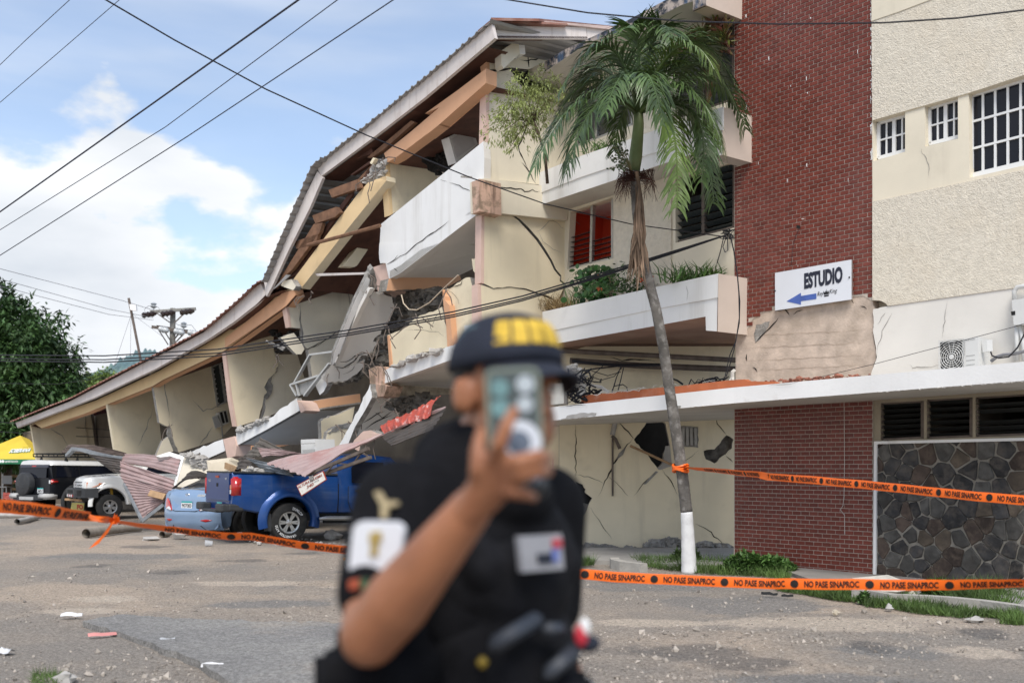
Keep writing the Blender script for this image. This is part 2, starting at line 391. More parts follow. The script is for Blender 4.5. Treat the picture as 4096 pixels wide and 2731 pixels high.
def louver_window(name, parent, plane, quad, cols, n, fmat, smat, tilt=.5, depth=.07, skip=(), fw=.045, off=-.09, slatw=.095, sag=0.0, seed=0, room=None, rdepth=2.6):
    q = [plane.off(off)(*p) for p in quad]; nrm = plane.n; mb = MB()
    for a, b in ((0, 1), (1, 2), (2, 3), (3, 0)): mb.bar(q[a], q[b], fw, depth, upv=nrm)
    us = [0]
    tot = sum(cols)
    for c in cols: us.append(us[-1] + c / tot)
    for u in us[1:-1]: mb.bar(bil(q, u, 0), bil(q, u, 1), fw * 1.5, depth, upv=nrm)
    for u in us[:-1]:                                   # clip strips that hold the blades
        a, b = bil(q, u, 0), bil(q, u, 1); ux = (q[1] - q[0]).normalized()
        for k in range(n):
            p = a.lerp(b, (k + .6) / n) + ux * (fw * .9) + nrm * .03
            mb.bar(p - Vector((0, 0, .02)), p + Vector((0, 0, .02)), .02, .05, upv=nrm)
    w = mb.build(name, fmat, parent)
    r = random.Random(seed)
    for ci in range(len(cols)):
        for k in range(n):
            if (ci, k) in skip: continue
            v = (k + .6) / n
            a, b = bil(q, us[ci] + .012, v), bil(q, us[ci + 1] - .012, v)
            t = tilt + r.uniform(-.06, .06)
            s = MB(); h = Vector((0, 0, 1)) * math.cos(t) + nrm * math.sin(t)
            hh = h * slatw / 2; thn = nrm * math.cos(t) * .003 - Vector((0, 0, 1)) * math.sin(t) * .003
            jz = Vector((0, 0, r.uniform(-sag, sag)))
            vs = [a - hh - thn, b - hh - thn + jz, b + hh - thn + jz, a + hh - thn, a - hh + thn, b - hh + thn + jz, b + hh + thn + jz, a + hh + thn]
            s.add(vs, [(0, 1, 2, 3), (7, 6, 5, 4), (0, 4, 5, 1), (1, 5, 6, 2), (2, 6, 7, 3), (3, 7, 4, 0)])
            s.build('slat', smat, w)
    if room:
        room_box('room', [plane.off(off - .05)(*p) for p in quad], -nrm * rdepth, room, parent)
    return w
def room_box(name, q, d, mat, parent):
    d = Vector(d); c = sum(q, Vector()) / 4
    q = [c + (p - c) * 1.06 for p in q]; b = [p + d for p in q]
    return mesh(name, q + b, [(4, 5, 6, 7), (0, 4, 7, 3), (1, 2, 6, 5), (0, 1, 5, 4), (3, 7, 6, 2)], mat, parent)
def sash_window(parent, plane, quad, cols, rows, off=-.13, fw=.05, mull=(), bars=.022):
    q = [plane.off(off)(*p) for p in quad]; nrm = plane.n; mb = MB()
    for a, b in ((0, 1), (1, 2), (2, 3), (3, 0)): mb.bar(q[a], q[b], fw, .06, upv=nrm)
    for k in range(1, cols):
        big = k in mull
        mb.bar(bil(q, k / cols, 0) + nrm * .002, bil(q, k / cols, 1) + nrm * .002, fw if big else bars, .05 if big else .03, upv=nrm)
    for k in range(1, rows): mb.bar(bil(q, 0, k / rows) + nrm * .003, bil(q, 1, k / rows) + nrm * .003, bars, .034, upv=nrm)
    w = mb.build('sash_window', whiteframe, parent)
    for i in range(cols):
        for j in range(rows):
            pq = [bil(q, (i + a) / cols, (j + b) / rows) - nrm * (.004 + .0008 * ((i * 3 + j) % 3)) for a, b in ((.01, .01), (.99, .01), (.99, .99), (.01, .99))]
            mesh('pane', pq, [(3, 2, 1, 0)], glass_d, w)
    return w
def rock(size, seed, flatness=1.0):
    r = random.Random(seed); bm = bmesh.new(); bmesh.ops.create_cube(bm, size=1)
    bmesh.ops.subdivide_edges(bm, edges=bm.edges[:], cuts=1, use_grid_fill=True)
    for v in bm.verts:
        v.co = v.co.normalized() * .5 * r.uniform(.55, 1.3)
        v.co = Vector((v.co.x * size[0], v.co.y * size[1], v.co.z * size[2] * flatness))
    vs = [v.co.copy() for v in bm.verts]; fs = [tuple(v.index for v in f.verts) for f in bm.faces]
    bm.free(); return vs, fs
def add_rock(mb, p, size, seed, flatness=1.0):
    vs, fs = rock(size if isinstance(size, tuple) else (size,) * 3, seed, flatness); a = random.Random(seed).uniform(0, 6.28)
    m = Matrix.Rotation(a, 3, 'Z') @ Matrix.Rotation(random.Random(seed + 1).uniform(-.4, .4), 3, 'X')
    mb.add([Vector(p) + m @ v for v in vs], fs)

# ---------------------------------------------------------------- standing building
SB = empty('standing_building', T(3200, 2290) * 1.0, 'cream three storey building with a red brick tower, stone ground floor and planter balconies', 'building')
# brick tower
uT = Vector((T.n.y * -1, T.n.x, 0)); uT = uT if uT.x > 0 else -uT
O_T = T(2937, 1860); O_T.z = 0
brick_line = [(2860, 1325), (2988, 1318), (3012, 1275), (3045, 1252), (3099, 1236), (3253, 1222), (3410, 1187), (3454, 1183), (3500, 1207)]
def above_line(px, py):
    for a, b in zip(brick_line, brick_line[1:]):
        if a[0] <= px <= b[0]: return py < a[1] + (b[1] - a[1]) * (px - a[0]) / (b[0] - a[0])
    return False
def to_px(p): return CX + F * p.x / p.y, YH - F * (p.z - H) / p.y
BW, BH, wallw = .1450, .0646, (T(3490, 1860) - T(2937, 1860)).length
protos = []
cells = []
rb = random.Random(3)
for row in range(-1, 150):
    x = -(BW / 2 if row % 2 else 0) - .02
    while x < wallw:
        a, b = max(x, 0), min(x + BW, wallw)
        if b - a > .02:
            cpos = O_T + uT * ((a + b) / 2) + Vector((0, 0, row * BH + BH / 2))
            px, py = to_px(cpos)
            if (py > 1575 and row * BH < 2.72) or above_line(px, py + 6): cells.append((cpos, a, b))
        x += BW
def brick_mesh(w, v):
    mb = MB(); hw, hh, g = w / 2 - .0045, BH / 2 - .0045, .004
    fr = [(-hw + g, 0, -hh + g), (hw - g, 0, -hh + g), (hw - g, 0, hh - g), (-hw + g, 0, hh - g)]   # local y runs into the wall
    md = [(-hw, g, -hh), (hw, g, -hh), (hw, g, hh), (-hw, g, hh)]; bk = [(p[0], .02, p[2]) for p in md]
    fs = [(0, 1, 2, 3)] + [(i, i + 4, (i + 1) % 4 + 4, (i + 1) % 4) for i in range(4)] + [(i + 4, i + 8, (i + 1) % 4 + 8, (i + 1) % 4 + 4) for i in range(4)]
    mb.add([Vector(p) for p in fr + md + bk], fs, att=v); return mb
rotT = Matrix((uT, -T.n, Vector((0, 0, 1)))).transposed()         # local x along the wall, y into it
full = sorted([c for c in cells if c[2] - c[1] > BW * .98 and -30 < to_px(c[0])[1] < 2330], key=lambda c: c[0].length)
solo = set(id(c) for c in full[:300])
var_me = []
for k in range(8):
    mb = brick_mesh(BW, (k + .5) / 8); me = bpy.data.meshes.new('brick'); me.from_pydata(mb.v, [], mb.f); me.materials.append(brick_m)
    at_ = me.attributes.new('rnd', 'FLOAT', 'FACE')
    for i, v in enumerate(mb.att): at_.data[i].value = v
    var_me.append(me)
rest = MB()
for c in cells:
    jit = T.n * rb.uniform(-.0015, .0015)
    if id(c) in solo:
        o = bpy.data.objects.new('brick', rb.choice(var_me)); COL.objects.link(o); o.parent = SB
        o.location = c[0] + jit - SB.location; o.rotation_euler = (rotT @ Matrix.Rotation(rb.uniform(-.006, .006), 3, 'Y')).to_euler()
    else:
        mb = brick_mesh(c[2] - c[1], rb.random())
        rest.add([c[0] + jit + rotT @ v for v in mb.v], mb.f, att=mb.att[0])
tag(rest.build('brickwork', brick_m, SB), kind='stuff')
TB = T.off(-.009)
prism('mortar_bed', [(2937, -80)] + [(2937, 1322)] + brick_line[1:-1] + [(3490, 1205), (3490, -80)], TB, .2, mortar, SB)
prism('mortar_bed', [(2937, 1560), (3490, 1510), (3492, 2330), (2935, 2260)], TB, .2, mortar, SB)
pl_pts = z('K', (786, 1000, 1), (884, 985, 1), (900, 880, 1), (990, 800, 1), (1105, 770, 1), (1145, 735), (1500, 690), (1860, 625), (1960, 625, 1), (2045, 690, 1), (2062, 765, 1), (2048, 1000, 1), (2078, 1200, 1), (2030, 1372), (2030, 1500), (786, 1500))
prism('bare_plaster', pl_pts, TB.off(-.008), .2, plaster, SB, amp=3, seed=4)
prism('plaster_hole', z('K', (975, 915, 1), (1100, 885, 1), (1090, 930, 1), (1050, 1000, 1), (1000, 1060, 1), (970, 1080, 1), (955, 1000, 1)), TB.off(-.004), .01, conc, SB, amp=4, seed=6)
for i, p in enumerate([[(1145, 790), (1240, 770), (1280, 830)], [(1320, 820), (1350, 790), (1400, 780)], [(1850, 650), (1870, 720)], [(1925, 740), (1990, 770)], [(885, 1180), (890, 1250)], [(945, 1300), (985, 1350)], [(960, 1090), (1180, 850)]]):
    crack(z('K', *p), TB.off(-.004), 5, dark, SB, 20 + i)
caulk = MB(); rc = random.Random(9)
for i in range(102):                                             # paint smears where brick and stucco meet, drips on the brick
    if i < 70: px, py = 3487 + rc.uniform(-5, 2), rc.uniform(0, 640)
    elif i < 88: px, py = 2981 + rc.uniform(-2, 5), rc.choice([rc.uniform(400, 640), rc.uniform(1180, 1300)])
    else: px, py = rc.uniform(2960, 3470), rc.uniform(40, 1100)
    w, h = rc.uniform(1.5, 5), rc.uniform(3, 16)
    P0 = T.off(.004)
    caulk.add([P0(px - w / 2, py), P0(px + w / 2, py - h * .2), P0(px + w * .4, py + h), P0(px - w * .3, py + h * .8)], [(0, 1, 2, 3)])
tag(caulk.build('paint_smear', white, SB), kind='stuff')
# hole with wires in the brickwork
prism('wire_hole', [(3185, 900), (3200, 903), (3202, 915), (3187, 914)], T.off(.003), .004, dark, SB)
mb = MB(); mb.tube([T.off(.03)(*p) for p in [(3198, 908), (3190, 930), (3182, 945), (3178, 962), (3174, 970)]], .004, 5)
mb.tube([T.off(.03)(*p) for p in [(3174, 968), (3170, 1000), (3166, 1050), (3164, 1062)]], .003, 5); mb.build('loose_wire', black, SB)
mb = MB(); mb.tube([T.off(.02)(*p) for p in [(3376, 1600), (3377, 1700), (3378, 1850), (3376, 1980), (3372, 2020), (3362, 2038), (3378, 2060), (3379, 2136)]], .004, 5); mb.build('loose_wire', white_cable, SB)
mb = MB(); mb.tube([T.off(.03)(3211, 876) + T.n * .02 * math.sin(a) + uT * .02 * math.cos(a) for a in [k * .6 for k in range(11)]], .004, 5); mb.build('wire_loop', white_cable, SB)

for k, yy in enumerate((1010, 1125, 1240, 1330)):                   # old course lines showing through the plaster
    crack(z('K', (800 if yy > 990 else 960, yy + 6), (1200, yy - 8), (1600, yy - 26), (2030, yy - 52)), TB.off(-.006), 1.6, M('plaster_line', (.36, .28, .215), .95, .2, 8), SB, 190 + k, name='course_line')
# wall right of the tower
RW = T.off(.012)
prism('plain_band', z('J', (950, -150), (1900, -150), (1490, 0), (1200, 110), (950, 195)), RW.off(.02), .1, cream2, SB)
prism('stucco_wall', z('J', (951, 197), (1200, 112), (1492, 0), (1900, -150), (2700, -150), (2700, 575), (2351, 690), (1840, 857), (1435, 970), (957, 1107)), RW.off(.01), .2, stucco, SB, side=cream2)
hA = z('W', (150, 668), (620, 545), (620, 1120), (160, 1260)); hB = z('W', (905, 440), (1388, 298), (1390, 930), (912, 1048)); hC = z('W', (1545, 275), (2700, -90), (2700, 1240), (1560, 1500))
wb = [(3488, 470)] + z('W', (905, 420), (1450, 270), (2760, -130)) + [(4210, 670), (3490, 812)]
prism_holes('window_band', wb, [hA, hB, hC], RW.off(-.012), .16, cream2, SB)
sash_window(SB, T, z('W', (246, 706), (700, 580), (700, 1090), (240, 1216)), 4, 2, mull=(2,))
sash_window(SB, T, z('W', (984, 490), (1460, 342), (1460, 893), (984, 1010)), 4, 2, mull=(2,))
sash_window(SB, T, z('W', (1582, 300), (2690, -30), (2690, 1215), (1582, 1478)), 6, 3, mull=(), fw=.07, bars=.03)
prism('stucco_wall', [(3489, 807), (4210, 655), (4210, 1128)] + z('L', (2260, 578), (1100, 742), (1085, 722), (1045, 700, 1), (1000, 692), (958, 690)), RW.off(.012), .2, stucco, SB, side=plaster, amp=3)
prism('plain_wall', z('L', (966, 772, 1), (1100, 745), (2600, 520), (2600, 1330), (960, 1400), (945, 1370, 1), (1000, 1210, 1), (968, 1000, 1)), RW.off(-.002), .2, grey_wall, SB, amp=2)
for i, p in enumerate([[(1080, 805), (1040, 850), (1005, 910)], [(1140, 800), (1090, 900), (1050, 970), (1030, 1060), (1005, 1110), (1003, 1210)], [(1640, 690), (1625, 850), (1600, 1040)], [(1300, 1285), (1330, 1310), (1500, 1300), (1580, 1280)]]):
    crack(z('L', *p), RW.off(.001), 2.2, conc, SB, 60 + i)
crack(z('W', (870, 1060), (860, 1130), (930, 1200), (965, 1300), (968, 1500)), RW.off(-.011), 2, conc, SB, 71)
prism('wall_core', [(3489, -100), (4300, -100), (4300, 1500), (3489, 1530)], RW.off(-.2), .05, cream2, SB)
# stone veneer on the ground floor: irregular stones with recessed joints
S_pl = T.off(-.01)
prism('stone_bed', z('S', (50, 415), (1400, 385), (1400, 1640), (40, 1400)), S_pl.off(-.008), .2, M('stone_mortar', (.25, .23, .195), .95, .15, 6, .008, 30), SB)
stone_ms = [M('dark_stone', (.044, .043, .043), .75, .35, 7, .006, 25, stain=(8, .46, .66, (.11, .095, .08), .7), rnd=.35),
            M('brown_stone', (.070, .051, .041), .8, .3, 6, .006, 25, stain=(8, .46, .66, (.13, .10, .075), .7), rnd=.35),
            M('grey_stone', (.09, .086, .078), .8, .3, 7, .006, 25, stain=(8, .46, .66, (.05, .045, .04), .7), rnd=.35),
            M('tan_stone', (.12, .095, .07), .8, .3, 7, .006, 25, stain=(8, .46, .66, (.07, .055, .045), .6), rnd=.3)]
def clip(poly, p, nx, ny):
    out = []
    for i in range(len(poly)):
        a, b = poly[i], poly[(i + 1) % len(poly)]
        da = (a[0] - p[0]) * nx + (a[1] - p[1]) * ny; db = (b[0] - p[0]) * nx + (b[1] - p[1]) * ny
        if da <= 0: out.append(a)
        if (da < 0) != (db < 0) and abs(da - db) > 1e-9:
            t = da / (da - db); out.append((a[0] + (b[0] - a[0]) * t, a[1] + (b[1] - a[1]) * t))
    return out
rs = random.Random(21)
O_S = S_pl(3508, 1860); O_S.z = 0
Lw, Hs = 2.9, 1.92 + .35
seeds = []
for _ in range(4000):
    p = (rs.uniform(-.1, Lw), rs.uniform(-.2, Hs), rs.choice([.62, .8, 1.0, 1.25]))
    if all(((p[0] - q[0]) / .185) ** 2 + ((p[1] - q[1]) / .26) ** 2 > ((p[2] + q[2]) / 2) ** 2 for q in seeds): seeds.append(p)
zt = lambda u: 1.925
for i, s in enumerate(seeds):
    poly = [(0.0, -.25), (Lw, -.25), (Lw, 1.94), (0.0, 1.94)]
    if not (0 <= s[0] <= Lw and s[1] < 1.94): pass
    for j, q in enumerate(seeds):
        if i != j and abs(q[0] - s[0]) < .8 and abs(q[1] - s[1]) < .9:
            poly = clip(poly, ((s[0] + q[0]) / 2, (s[1] + q[1]) / 2), q[0] - s[0], q[1] - s[1])
            if len(poly) < 3: break
    if len(poly) < 3: continue
    cx_, cy_ = sum(p[0] for p in poly) / len(poly), sum(p[1] for p in poly) / len(poly)
    # round the corners, shrink for the joint
    rp = []
    for k in range(len(poly)):
        a, b, c = poly[k - 1], poly[k], poly[(k + 1) % len(poly)]
        for t_, o_ in ((.13, a), (.13, c)):
            rp.append((b[0] + (o_[0] - b[0]) * t_ + rs.uniform(-.012, .012), b[1] + (o_[1] - b[1]) * t_ + rs.uniform(-.012, .012)))
    def shr(p, d):
        L = math.hypot(p[0] - cx_, p[1] - cy_) or 1; return (p[0] - (p[0] - cx_) / L * d, p[1] - (p[1] - cy_) / L * d)
    j = rs.choice([.004, .008, .012, .02]); fr_o = rs.uniform(.0, .012)
    P3 = lambda p, o: O_S + uT * p[0] + Vector((0, 0, p[1])) + S_pl.n * o
    n = len(rp); mb = MB()
    lv = [[P3(shr(p, j), -.022) for p in rp], [P3(shr(p, j), -.004 + fr_o) for p in rp], [P3(shr(p, j + .014), .006 + fr_o + rs.uniform(-.003, .003)) for p in rp]]
    fs = []
    for l in range(2):
        fs += [(l * n + k, (l + 1) * n + k, (l + 1) * n + (k + 1) % n, l * n + (k + 1) % n) for k in range(n)]
    fs.append(tuple(2 * n + k for k in range(n)))
    # orientation: make the cap face outwards
    vs = lv[0] + lv[1] + lv[2]
    if (vs[2 * n + 1] - vs[2 * n]).cross(vs[2 * n + 2] - vs[2 * n + 1]).dot(S_pl.n) < 0: fs = [tuple(reversed(f)) for f in fs]
    mb.add(vs, fs, att=max(.02, rs.random()))
    if to_px(vs[-1])[0] < 4180: mb.build('stone', stone_ms[rs.choices([0, 1, 2, 3], [5, 4, 3, 1])[0]], SB)
prism('trim', z('S', (28, 396), (1400, 362), (1400, 385), (50, 416), (40, 1400), (22, 1398)), S_pl.off(.035), .06, white, SB, amp=2)
# ground floor louvred windows above the stones; canopy shade is put into slat and wall colours
louver_window('louver_window', SB, T, z('S', (80, 115), (395, 98), (395, 372), (80, 388)), [1], 7, rusty, M('shaded_louver', (.018, .019, .018), .35, .2, 2, spec=.3), .9, off=-.10, slatw=.07, room=room_m, seed=3)
louver_window('louver_window', SB, T, z('S', (420, 90), (755, 72), (755, 362), (420, 375)), [1], 6, rusty, M('shaded_louver', (.018, .019, .018), .35, .2, 2, spec=.3), .9, off=-.10, slatw=.07, room=room_m, seed=4)
louver_window('louver_window', SB, T, z('S', (780, 72), (1250, 42), (1250, 345), (780, 362)), [1], 7, rusty, M('shaded_louver', (.018, .019, .018), .35, .2, 2, spec=.3), .7, off=-.10, slatw=.07, skip={(0, 0), (0, 3)}, room=room_m, seed=5)
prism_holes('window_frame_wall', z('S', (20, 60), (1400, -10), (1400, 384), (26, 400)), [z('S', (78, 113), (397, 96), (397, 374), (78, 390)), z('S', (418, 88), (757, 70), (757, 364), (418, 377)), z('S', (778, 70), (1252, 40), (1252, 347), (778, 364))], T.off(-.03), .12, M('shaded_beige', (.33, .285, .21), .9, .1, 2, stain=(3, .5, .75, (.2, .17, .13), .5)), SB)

# canopy over the ground floor
def cpt(px, Y, py): return at(px, py, Y)
A0, A1 = cpt(2140, 17.3, 1635), cpt(2140, 17.3, 1688)
Bt, Bb = cpt(2937, 14.45, 1549), cpt(2937, 14.45, 1612)
Ct, Cb = cpt(4300, 10.95, 1428), cpt(4300, 10.95, 1507)
kb = lambda px, d, zz: Vector((T(px, 1860).x, T(px, 1860).y, zz)) - T.n * d
back = [kb(4300, .2, Cb.z), kb(2945, .2, Bb.z), Vector((at(3010, 0, 19.5).x, 19.5, Bb.z)), Vector((at(2080, 0, 19.9).x, 19.9, A1.z))]
lo = [A1, Bb, Cb] + back
hi = [A0, Bt, Ct] + [Vector((v.x, v.y, v.z + .22)) for v in back]
n = len(lo)
cmm = M('white_canopy_paint', (.80, .795, .775), .75, .04, 1.5, .002, 30, stain=(3, .62, .8, (.40, .36, .30), .5), streak=(3, .6, .8, (.50, .46, .40), .4))
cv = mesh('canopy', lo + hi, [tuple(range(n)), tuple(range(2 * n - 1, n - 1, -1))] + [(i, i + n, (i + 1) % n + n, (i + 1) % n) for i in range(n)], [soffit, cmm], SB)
for p in cv.data.polygons: p.material_index = 0 if abs(p.normal.z) > .7 else 1
def canopy_front(px, py):
    if px < 2937: a, b = A1, Bb
    else: a, b = Bb, Cb
    k = (px - CX) / F; t = (k * a.y - a.x) / ((b.x - a.x) - k * (b.y - a.y))
    Y = a.y + t * (b.y - a.y) - .012
    return at(px, py, Y)
prism('spalled_edge', z('H', (330, 862, 1), (430, 820, 1), (500, 806, 1), (655, 808, 1), (640, 832, 1), (500, 846, 1), (340, 868, 1)), canopy_front, .01, conc_l, SB, amp=4, seed=2)
prism('spalled_edge', z('H', (1345, 738, 1), (1430, 740, 1), (1425, 755, 1), (1350, 756, 1)), canopy_front, .01, conc, SB, amp=3, seed=3)
crack(z('H', (320, 745), (420, 735), (560, 730)), canopy_front, 3, dark, SB, 5)
crack(z('M', (0, 95), (100, 85), (200, 80), (280, 60)), canopy_front, 2.5, conc, SB, 6)
rg = random.Random(5); mb = MB()                                   # crumbly lower lip of the canopy
for k in range(120):
    px = rg.uniform(2240, 4090); t = (px - 2231) / (4096 - 2231)
    py = 1679 - (67 * (px - 2231) / 706 if px < 2937 else 67 + 86 * (px - 2937) / 1159)
    p = canopy_front(px, py - 1); add_rock(mb, p + Vector((.02, .02, .0)), (rg.uniform(.02, .09), .03, rg.uniform(.008, .018)), k)
mb.build('crumbling_lip', soffit, SB)
# terracotta upstand behind the canopy edge, with the tangle of cables on it
TC = vplane(2231, 18.2, -1100)
prism('upstand', z('H', (528, 648), (1250, 572), (1340, 568), (1850, 508), (2015, 497), (2045, 515), (2300, 520), (2300, 640), (500, 760)), TC, .1, terracotta, SB, amp=2)
# ground floor back wall with blown-out block holes
GW = flat(19.4); gdir = Vector((0, 1, 0))
h1 = z('H', (1130, 865, 1), (1180, 892, 1), (1250, 890, 1), (1290, 905), (1330, 1100), (1280, 1160, 1), (1260, 1270, 1), (1215, 1310, 1), (1140, 1210, 1), (1000, 1050, 1), (1070, 960, 1))
h2 = z('H', (1640, 1155, 1), (1740, 1140, 1), (1850, 1010, 1), (1915, 1050, 1), (1900, 1130, 1), (1740, 1268, 1), (1660, 1230, 1))
h3 = z('N', (235, 55, 1), (300, 85, 1), (328, 130, 1), (322, 160, 1), (388, 210, 1), (350, 280, 1), (292, 405, 1), (262, 408, 1), (240, 240, 1))
prism_holes('ground_floor_wall', [(2237, 1385), (3020, 1385), (3020, 2215), (2237, 2215)], [h1, h2, h3], GW, .14, cream, SB, amp=3, side=conc, dirv=gdir)
quads('dark_room', [(2100, 1380, 21.5), (3060, 1380, 21.5), (3060, 2230, 21.5), (2100, 2230, 21.5)], [(0, 1, 2, 3)], dark, SB)  # near-black sheet, the unlit room behind the holes put into its colour
prism('block_core', z('H', (1390, 922, 1), (1590, 935, 1), (1592, 1125, 1), (1400, 1115, 1)), flat(19.38), .03, conc, SB, amp=3, dirv=gdir)
mb = MB()
for k in range(5): mb.bar(GW(2716 + k * 16, 1712) - Vector((0, .03, 0)), GW(2714 + k * 17, 1780) - Vector((0, .03, 0)), .05, .03, upv=(0, 1, 0))
mb.build('block_web', conc_l, SB)
prism('block_core', h2, flat(19.52), .05, M('dusty_brown_rubble', (.15, .135, .115), .95, .35, 7, .02, 18, stain=(3, .5, .72, (.30, .27, .23), .6), bump2=50), SB, amp=3, dirv=gdir)
prism('block_core', z('N', (240, 240, 1), (350, 268, 1), (292, 400, 1), (262, 405, 1)), flat(19.46), .05, conc, SB, amp=3, dirv=gdir)
prism('broken_plaster', z('H', (1290, 1110, 1), (1330, 1100), (1350, 1290), (1240, 1330, 1), (1215, 1312), (1262, 1270)), flat(19.385), .014, conc_l, SB, amp=3, dirv=gdir)
for i, (p, w) in enumerate([([(835, 855), (1000, 1040)], 4), ([(1000, 1040), (920, 1130), (830, 1250), (780, 1360), (720, 1470), (675, 1568)], 6), ([(470, 875), (466, 1200), (468, 1430)], 3.5), ([(470, 1370), (650, 1410), (720, 1450)], 2.5), ([(760, 1380), (870, 1480), (950, 1568)], 2.2), ([(1740, 800), (1770, 900), (1850, 1005)], 3), ([(1850, 1195), (1915, 1260)], 3), ([(1260, 1330), (1340, 1430), (1410, 1568)], 3), ([(1215, 1335), (1090, 1455), (1000, 1568)], 3), ([(1600, 1150), (1500, 1230), (1380, 1300)], 2), ([(780, 290), (900, 330), (980, 310), (1200, 335)], 5)]):
    crack(z('H', *p), GW, w, dark, SB, 30 + i)
prism('plaster_scar', z('H', (835, 1235, 1), (860, 1180, 1), (930, 1115, 1), (900, 1190, 1)), flat(19.386), .012, conc, SB, amp=2, dirv=gdir)
prism('plaster_scar', z('H', (1085, 1460), (1200, 1340, 1), (1225, 1345), (1110, 1458, 1)), flat(19.386), .012, conc, SB, amp=2, dirv=gdir)
crack(z('N', (380, 295), (470, 450), (575, 595)), GW, 2.2, dark, SB, 51)
crack(z('N', (285, 415), (230, 525)), GW, 2, dark, SB, 52)
crack(z('N', (1340, 440), (1450, 500), (1600, 640)), GW, 4, dark, SB, 53)
mb = MB(); mb.tube([GW(*p) - Vector((0, .05, 0)) for p in z('H', (833, 858), (800, 1010))], .05, 8); mb.build('broken_pipe', conc_l, SB)
mb = MB(); mb.tube([GW(*p) - Vector((0, .06, 0)) for p in z('H', (795, 1015), (830, 1050), (868, 1135))], .035, 8); mb.tube([GW(*p) - Vector((0, .03, 0)) for p in z('H', (803, 1020), (803, 1568))], .02, 6); mb.build('drain_pipe', rusty, SB)
mb = MB(); mb.tube([GW(*p) - Vector((0, .12, 0)) for p in z('H', (960, 1108), (1380, 1300))], .025, 6); mb.build('broken_lath', wood_l, SB)
prism('door_jamb', z('N', (22, -150), (34, -150), (34, 700), (18, 700)), flat(19.35), .1, pink, SB, dirv=gdir)
# ceiling over the passage and pipes under it
zc = 3.96
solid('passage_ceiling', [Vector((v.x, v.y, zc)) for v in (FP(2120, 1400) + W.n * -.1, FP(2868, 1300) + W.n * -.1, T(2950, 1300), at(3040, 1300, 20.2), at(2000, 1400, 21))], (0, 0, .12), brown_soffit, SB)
mb = MB(); mb.tube([at(2170, 1398, 19.2), at(2430, 1412, 19.0), at(2980, 1442, 18.6)], .05, 8); mb.build('conduit', rusty, SB)
mb = MB(); mb.tube([at(2280, 1442, 19.3), at(2560, 1462, 19.1), at(2980, 1478, 18.8)], .06, 8); mb.build('conduit', rusty, SB)
# recessed wall, windows, rooms
prism_holes('window_wall', [(2180, 370), (2960, -40), (2960, 560), (2180, 800)], [[(2300, 366), (2532, 258), (2532, 500), (2300, 590)], [(2700, 190), (2938, 80), (2938, 400), (2700, 480)]], W, .15, cream2, SB)
prism_holes('window_wall', [(2240, 800), (2960, 590), (2960, 1190), (2180, 1335), (2180, 1000)], [[(2281, 848), (2453, 789), (2453, 1034), (2268, 1079)], [(2702, 715), (2941, 648), (2940, 910), (2702, 972)]], W, .15, cream2, SB)
prism('stucco_pillar', [(2535, 250), (2692, 178), (2692, 520), (2535, 560)], W.off(.03), .05, stucco, SB)
prism('stucco_pillar', [(2455, 780), (2684, 700), (2684, 1135), (2455, 1195)], W.off(.03), .05, stucco, SB)
louver_window('louver_window', SB, W, [(2300, 366), (2532, 258), (2532, 500), (2300, 590)], [.8, 1.2], 9, alu, louver, .25, slatw=.13, room=room_m, seed=6)
louver_window('louver_window', SB, W, [(2700, 190), (2938, 80), (2938, 400), (2700, 480)], [1, 1], 12, rusty, louver, .6, slatw=.11, room=room_m, seed=7)
louver_window('louver_window', SB, W, [(2281, 848), (2453, 789), (2453, 1034), (2268, 1079)], [1.15, .95], 12, alu, louver, 1.53, slatw=.08, skip={(0, 0), (0, 1), (1, 0), (1, 1), (1, 2), (1, 3), (1, 4), (1, 5), (1, 6), (0, 2), (0, 3), (0, 4)}, seed=8, sag=.01)
louver_window('louver_window', SB, W, [(2702, 715), (2941, 648), (2940, 910), (2702, 972)], [1, 1], 9, rusty, louver, 1.0, slatw=.11, skip={(0, 0), (0, 1), (0, 2)}, room=room_m, seed=9)
q = [W.off(-.16)(*p) for p in [(2281, 848), (2453, 789), (2453, 1034), (2268, 1079)]]
room_box('red_room', q, -W.n * .9, red_room, SB)
mesh('room_ceiling', [q[0] + Vector((-.1, 0, .02)), q[1] + Vector((.1, 0, .02)), q[1] - W.n * 1.0 + Vector((0, 0, .02)), q[0] - W.n * 1.0 + Vector((0, 0, .02))], [(0, 1, 2, 3)], white, SB)
# planter balconies and roof slab
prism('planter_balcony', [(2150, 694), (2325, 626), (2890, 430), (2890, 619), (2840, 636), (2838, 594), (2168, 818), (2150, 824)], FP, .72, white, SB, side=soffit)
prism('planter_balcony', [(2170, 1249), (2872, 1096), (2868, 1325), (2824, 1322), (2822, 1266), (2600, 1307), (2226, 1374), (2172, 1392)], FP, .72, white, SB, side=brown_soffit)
prism('planter_rim', [(2170, 1247), (2872, 1094), (2870, 1190), (2600, 1240), (2170, 1330)], FP.off(.02), .03, white, SB)
prism('planter_rim', [(2160, 690), (2325, 624), (2890, 428), (2890, 520), (2325, 708), (2160, 772)], FP.off(.02), .03, white, SB)
for (pt, pb) in ((428, 620), (1094, 1326)):                       # end faces painted beige
    a, b = FP.off(.021)(2889 if pt < 500 else 2873, pt), FP.off(.021)(2889 if pt < 500 else 2870, pb)
    e2 = -W.n * .72; s = uT * .004
    mesh('end_face', [a + s, b + s, b + e2 + s, a + e2 + s], [(0, 1, 2, 3)], beige, SB)
FR = FP.off(.16)
prism('roof_slab_edge', [(2179, 248), (2257, 200), (2501, 87), (2665, 0), (2800, -62), (2790, 0), (2724, 22), (2631, 70), (2349, 174), (2179, 288)], FR, .9, blackwear, SB, side=soffit, amp=2)
